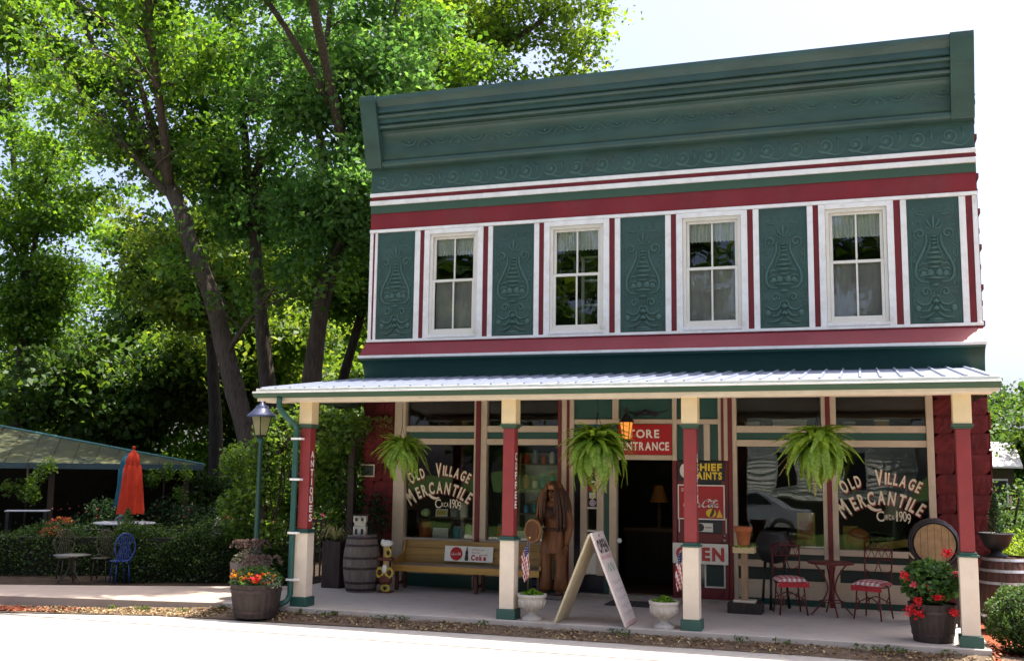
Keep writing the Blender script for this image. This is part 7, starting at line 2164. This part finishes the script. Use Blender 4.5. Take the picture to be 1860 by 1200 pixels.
# ================================================================== ACROSS THE STREET (seen in the window reflections)
hs = thing('white_house', 'white clapboard house across the street, mirrored in the right shop windows', 'house', (5.0, -33.0, G))
CLAP = mat('white clapboard', (0.84, 0.83, 0.80), 0.6, 0.05, 5)
bx('wall', CLAP, hs, -5, 5, -6, 0.0, 0, 5.2, 0)
for k in range(26): 
    mb = MB(); mb.prism_x([(0.002, 0.2 + k * 0.19), (0.035, 0.2 + k * 0.19), (0.008, 0.385 + k * 0.19), (0.002, 0.385 + k * 0.19)], -5, 5); mb.build('clapboard', CLAP, hs)
MB().prism_x([(0.5, 5.1), (-3, 7.6), (-6.5, 5.1)], -5.4, 5.4).build('roof', mat('grey shingle', (0.12, 0.12, 0.12), 0.8), hs)
for x in (-3.4, -0.4, 2.6):
    w_ = bx('window', SHW, hs, x - 0.5, x + 0.5, 0.037, 0.07, 1.2, 2.9, 0); bx('pane', SIGNB, w_, x - 0.42, x + 0.42, 0.071, 0.08, 1.28, 2.82, 0)
hedge('hedge', 'added dark hedge on the far side of the street behind the photographer', [(-30, -21), (-10, -20.5), (10, -20.5), (30, -21)], 0.7, 1.3, 15000)  # put in to hide the grass and keep window reflections dark
for (x, y, h, n, lab) in [(-7.5, -27.0, 15, 16000, 'tall tree across the street just left of the white house'), (14.5, -27.0, 14.0, 14000, 'tall tree across the street just right of the white house'), (23.5, -26, 13, 9000, 'tree across the street at the far right'), (-17, -26, 15, 14000, 'tree across the street at the far left'), (-1.5, -39, 17, 14000, 'tall tree behind the left end of the white house'), (9.5, -41, 18, 14000, 'tall tree behind the right end of the white house'), (-27, -27, 14, 9000, 'last tree across the street towards the left')]:
    limbs = [([(x, y, G), (x + 0.2, y, h * 0.4), (x, y, h * 0.9)], 0.25, 0.05)]
    for k in range(6):
        a = k * 1.05 + x; r = h * 0.34; z0 = h * (0.2 + 0.08 * k)
        limbs.append(([(x, y, z0), (x + r * 0.5 * math.cos(a), y + r * 0.5 * math.sin(a), z0 + h * 0.1), (x + r * math.cos(a), y + r * math.sin(a), z0 + h * 0.16)], 0.11, 0.03))
    tree('broad_tree', lab, (x, y, G), limbs, DEEP, n, 0.42, BARKD, reach=(h * 0.13, h * 0.30), start=0.15, zmin=1.2, step=0.7, cl=0.45, group='trees across the street')
# parked car by the photographer
car = thing('parked_car', 'silver car parked across the street, mirrored in the third shop window', 'car', (4.2, -17.6, -0.13), R(0))
CARP = mat('silver car paint', (0.45, 0.50, 0.58), 0.25, 0.05, 3, metal=0.6)
pr = [(-2.1, 0.35), (-2.15, 0.6), (-2.0, 0.85), (-1.2, 0.92), (-0.55, 1.36), (0.7, 1.40), (1.5, 0.98), (2.05, 0.9), (2.15, 0.55), (2.1, 0.3)]
def loft(profs, m, name):
    mb = MB(); n = len(profs[0][1])
    p = []
    for (y, pf_) in profs: p += [(x, y, z) for x, z in pf_]
    f = [(i * n + k, i * n + (k + 1) % n, (i + 1) * n + (k + 1) % n, (i + 1) * n + k) for i in range(len(profs) - 1) for k in range(n)]
    mb.add(p, f, 0, True); mb.add(p[:n], [tuple(range(n))[::-1]]); mb.add(p[-n:], [tuple(range(n))])
    return mb.build(name, m, car, bevel=0.02)
inn = [(x * 0.97, z if z < 0.95 else 0.95 + (z - 0.95) * 0.92) for x, z in pr]
loft([(-0.82, inn), (-0.70, pr), (0.70, pr), (0.82, inn)], CARP, 'body')
CG = mat('car glass', (0.02, 0.025, 0.03), 0.05)
for s in (-1, 1):
    mb = MB(); mb.add([(x, s * 0.835, z) for x, z in [(-0.95, 0.98), (-0.5, 1.29), (0.62, 1.32), (1.2, 0.99)]], [(0, 1, 2, 3)]); mb.build('side_window', CG, car)
for x in (-1.35, 1.35):
    for s in (-1, 1):
        w_ = MB().lathe([(0.20, -0.1), (0.31, -0.09), (0.32, 0.0), (0.31, 0.09), (0.20, 0.1)], n=22, M=Matrix.Rotation(R(90), 3, 'X')).build('wheel', mat('tyre rubber', (0.015, 0.015, 0.015), 0.8), car, (x, s * 0.78, 0.32))
        MB().lathe([(0.0, -0.105), (0.19, -0.10), (0.19, 0.10), (0.0, 0.105)], n=16, smooth=False, M=Matrix.Rotation(R(90), 3, 'X')).build('rim', HOOPS, w_)
for s in (-1, 1):
    MB().ball((2.08, s * 0.6, 0.68), 0.10, 10, 6, sx=0.5).build('headlight', SIGNW, car); MB().ball((-2.10, s * 0.62, 0.72), 0.09, 10, 6, sx=0.5).build('tail_light', SIGNRED, car)
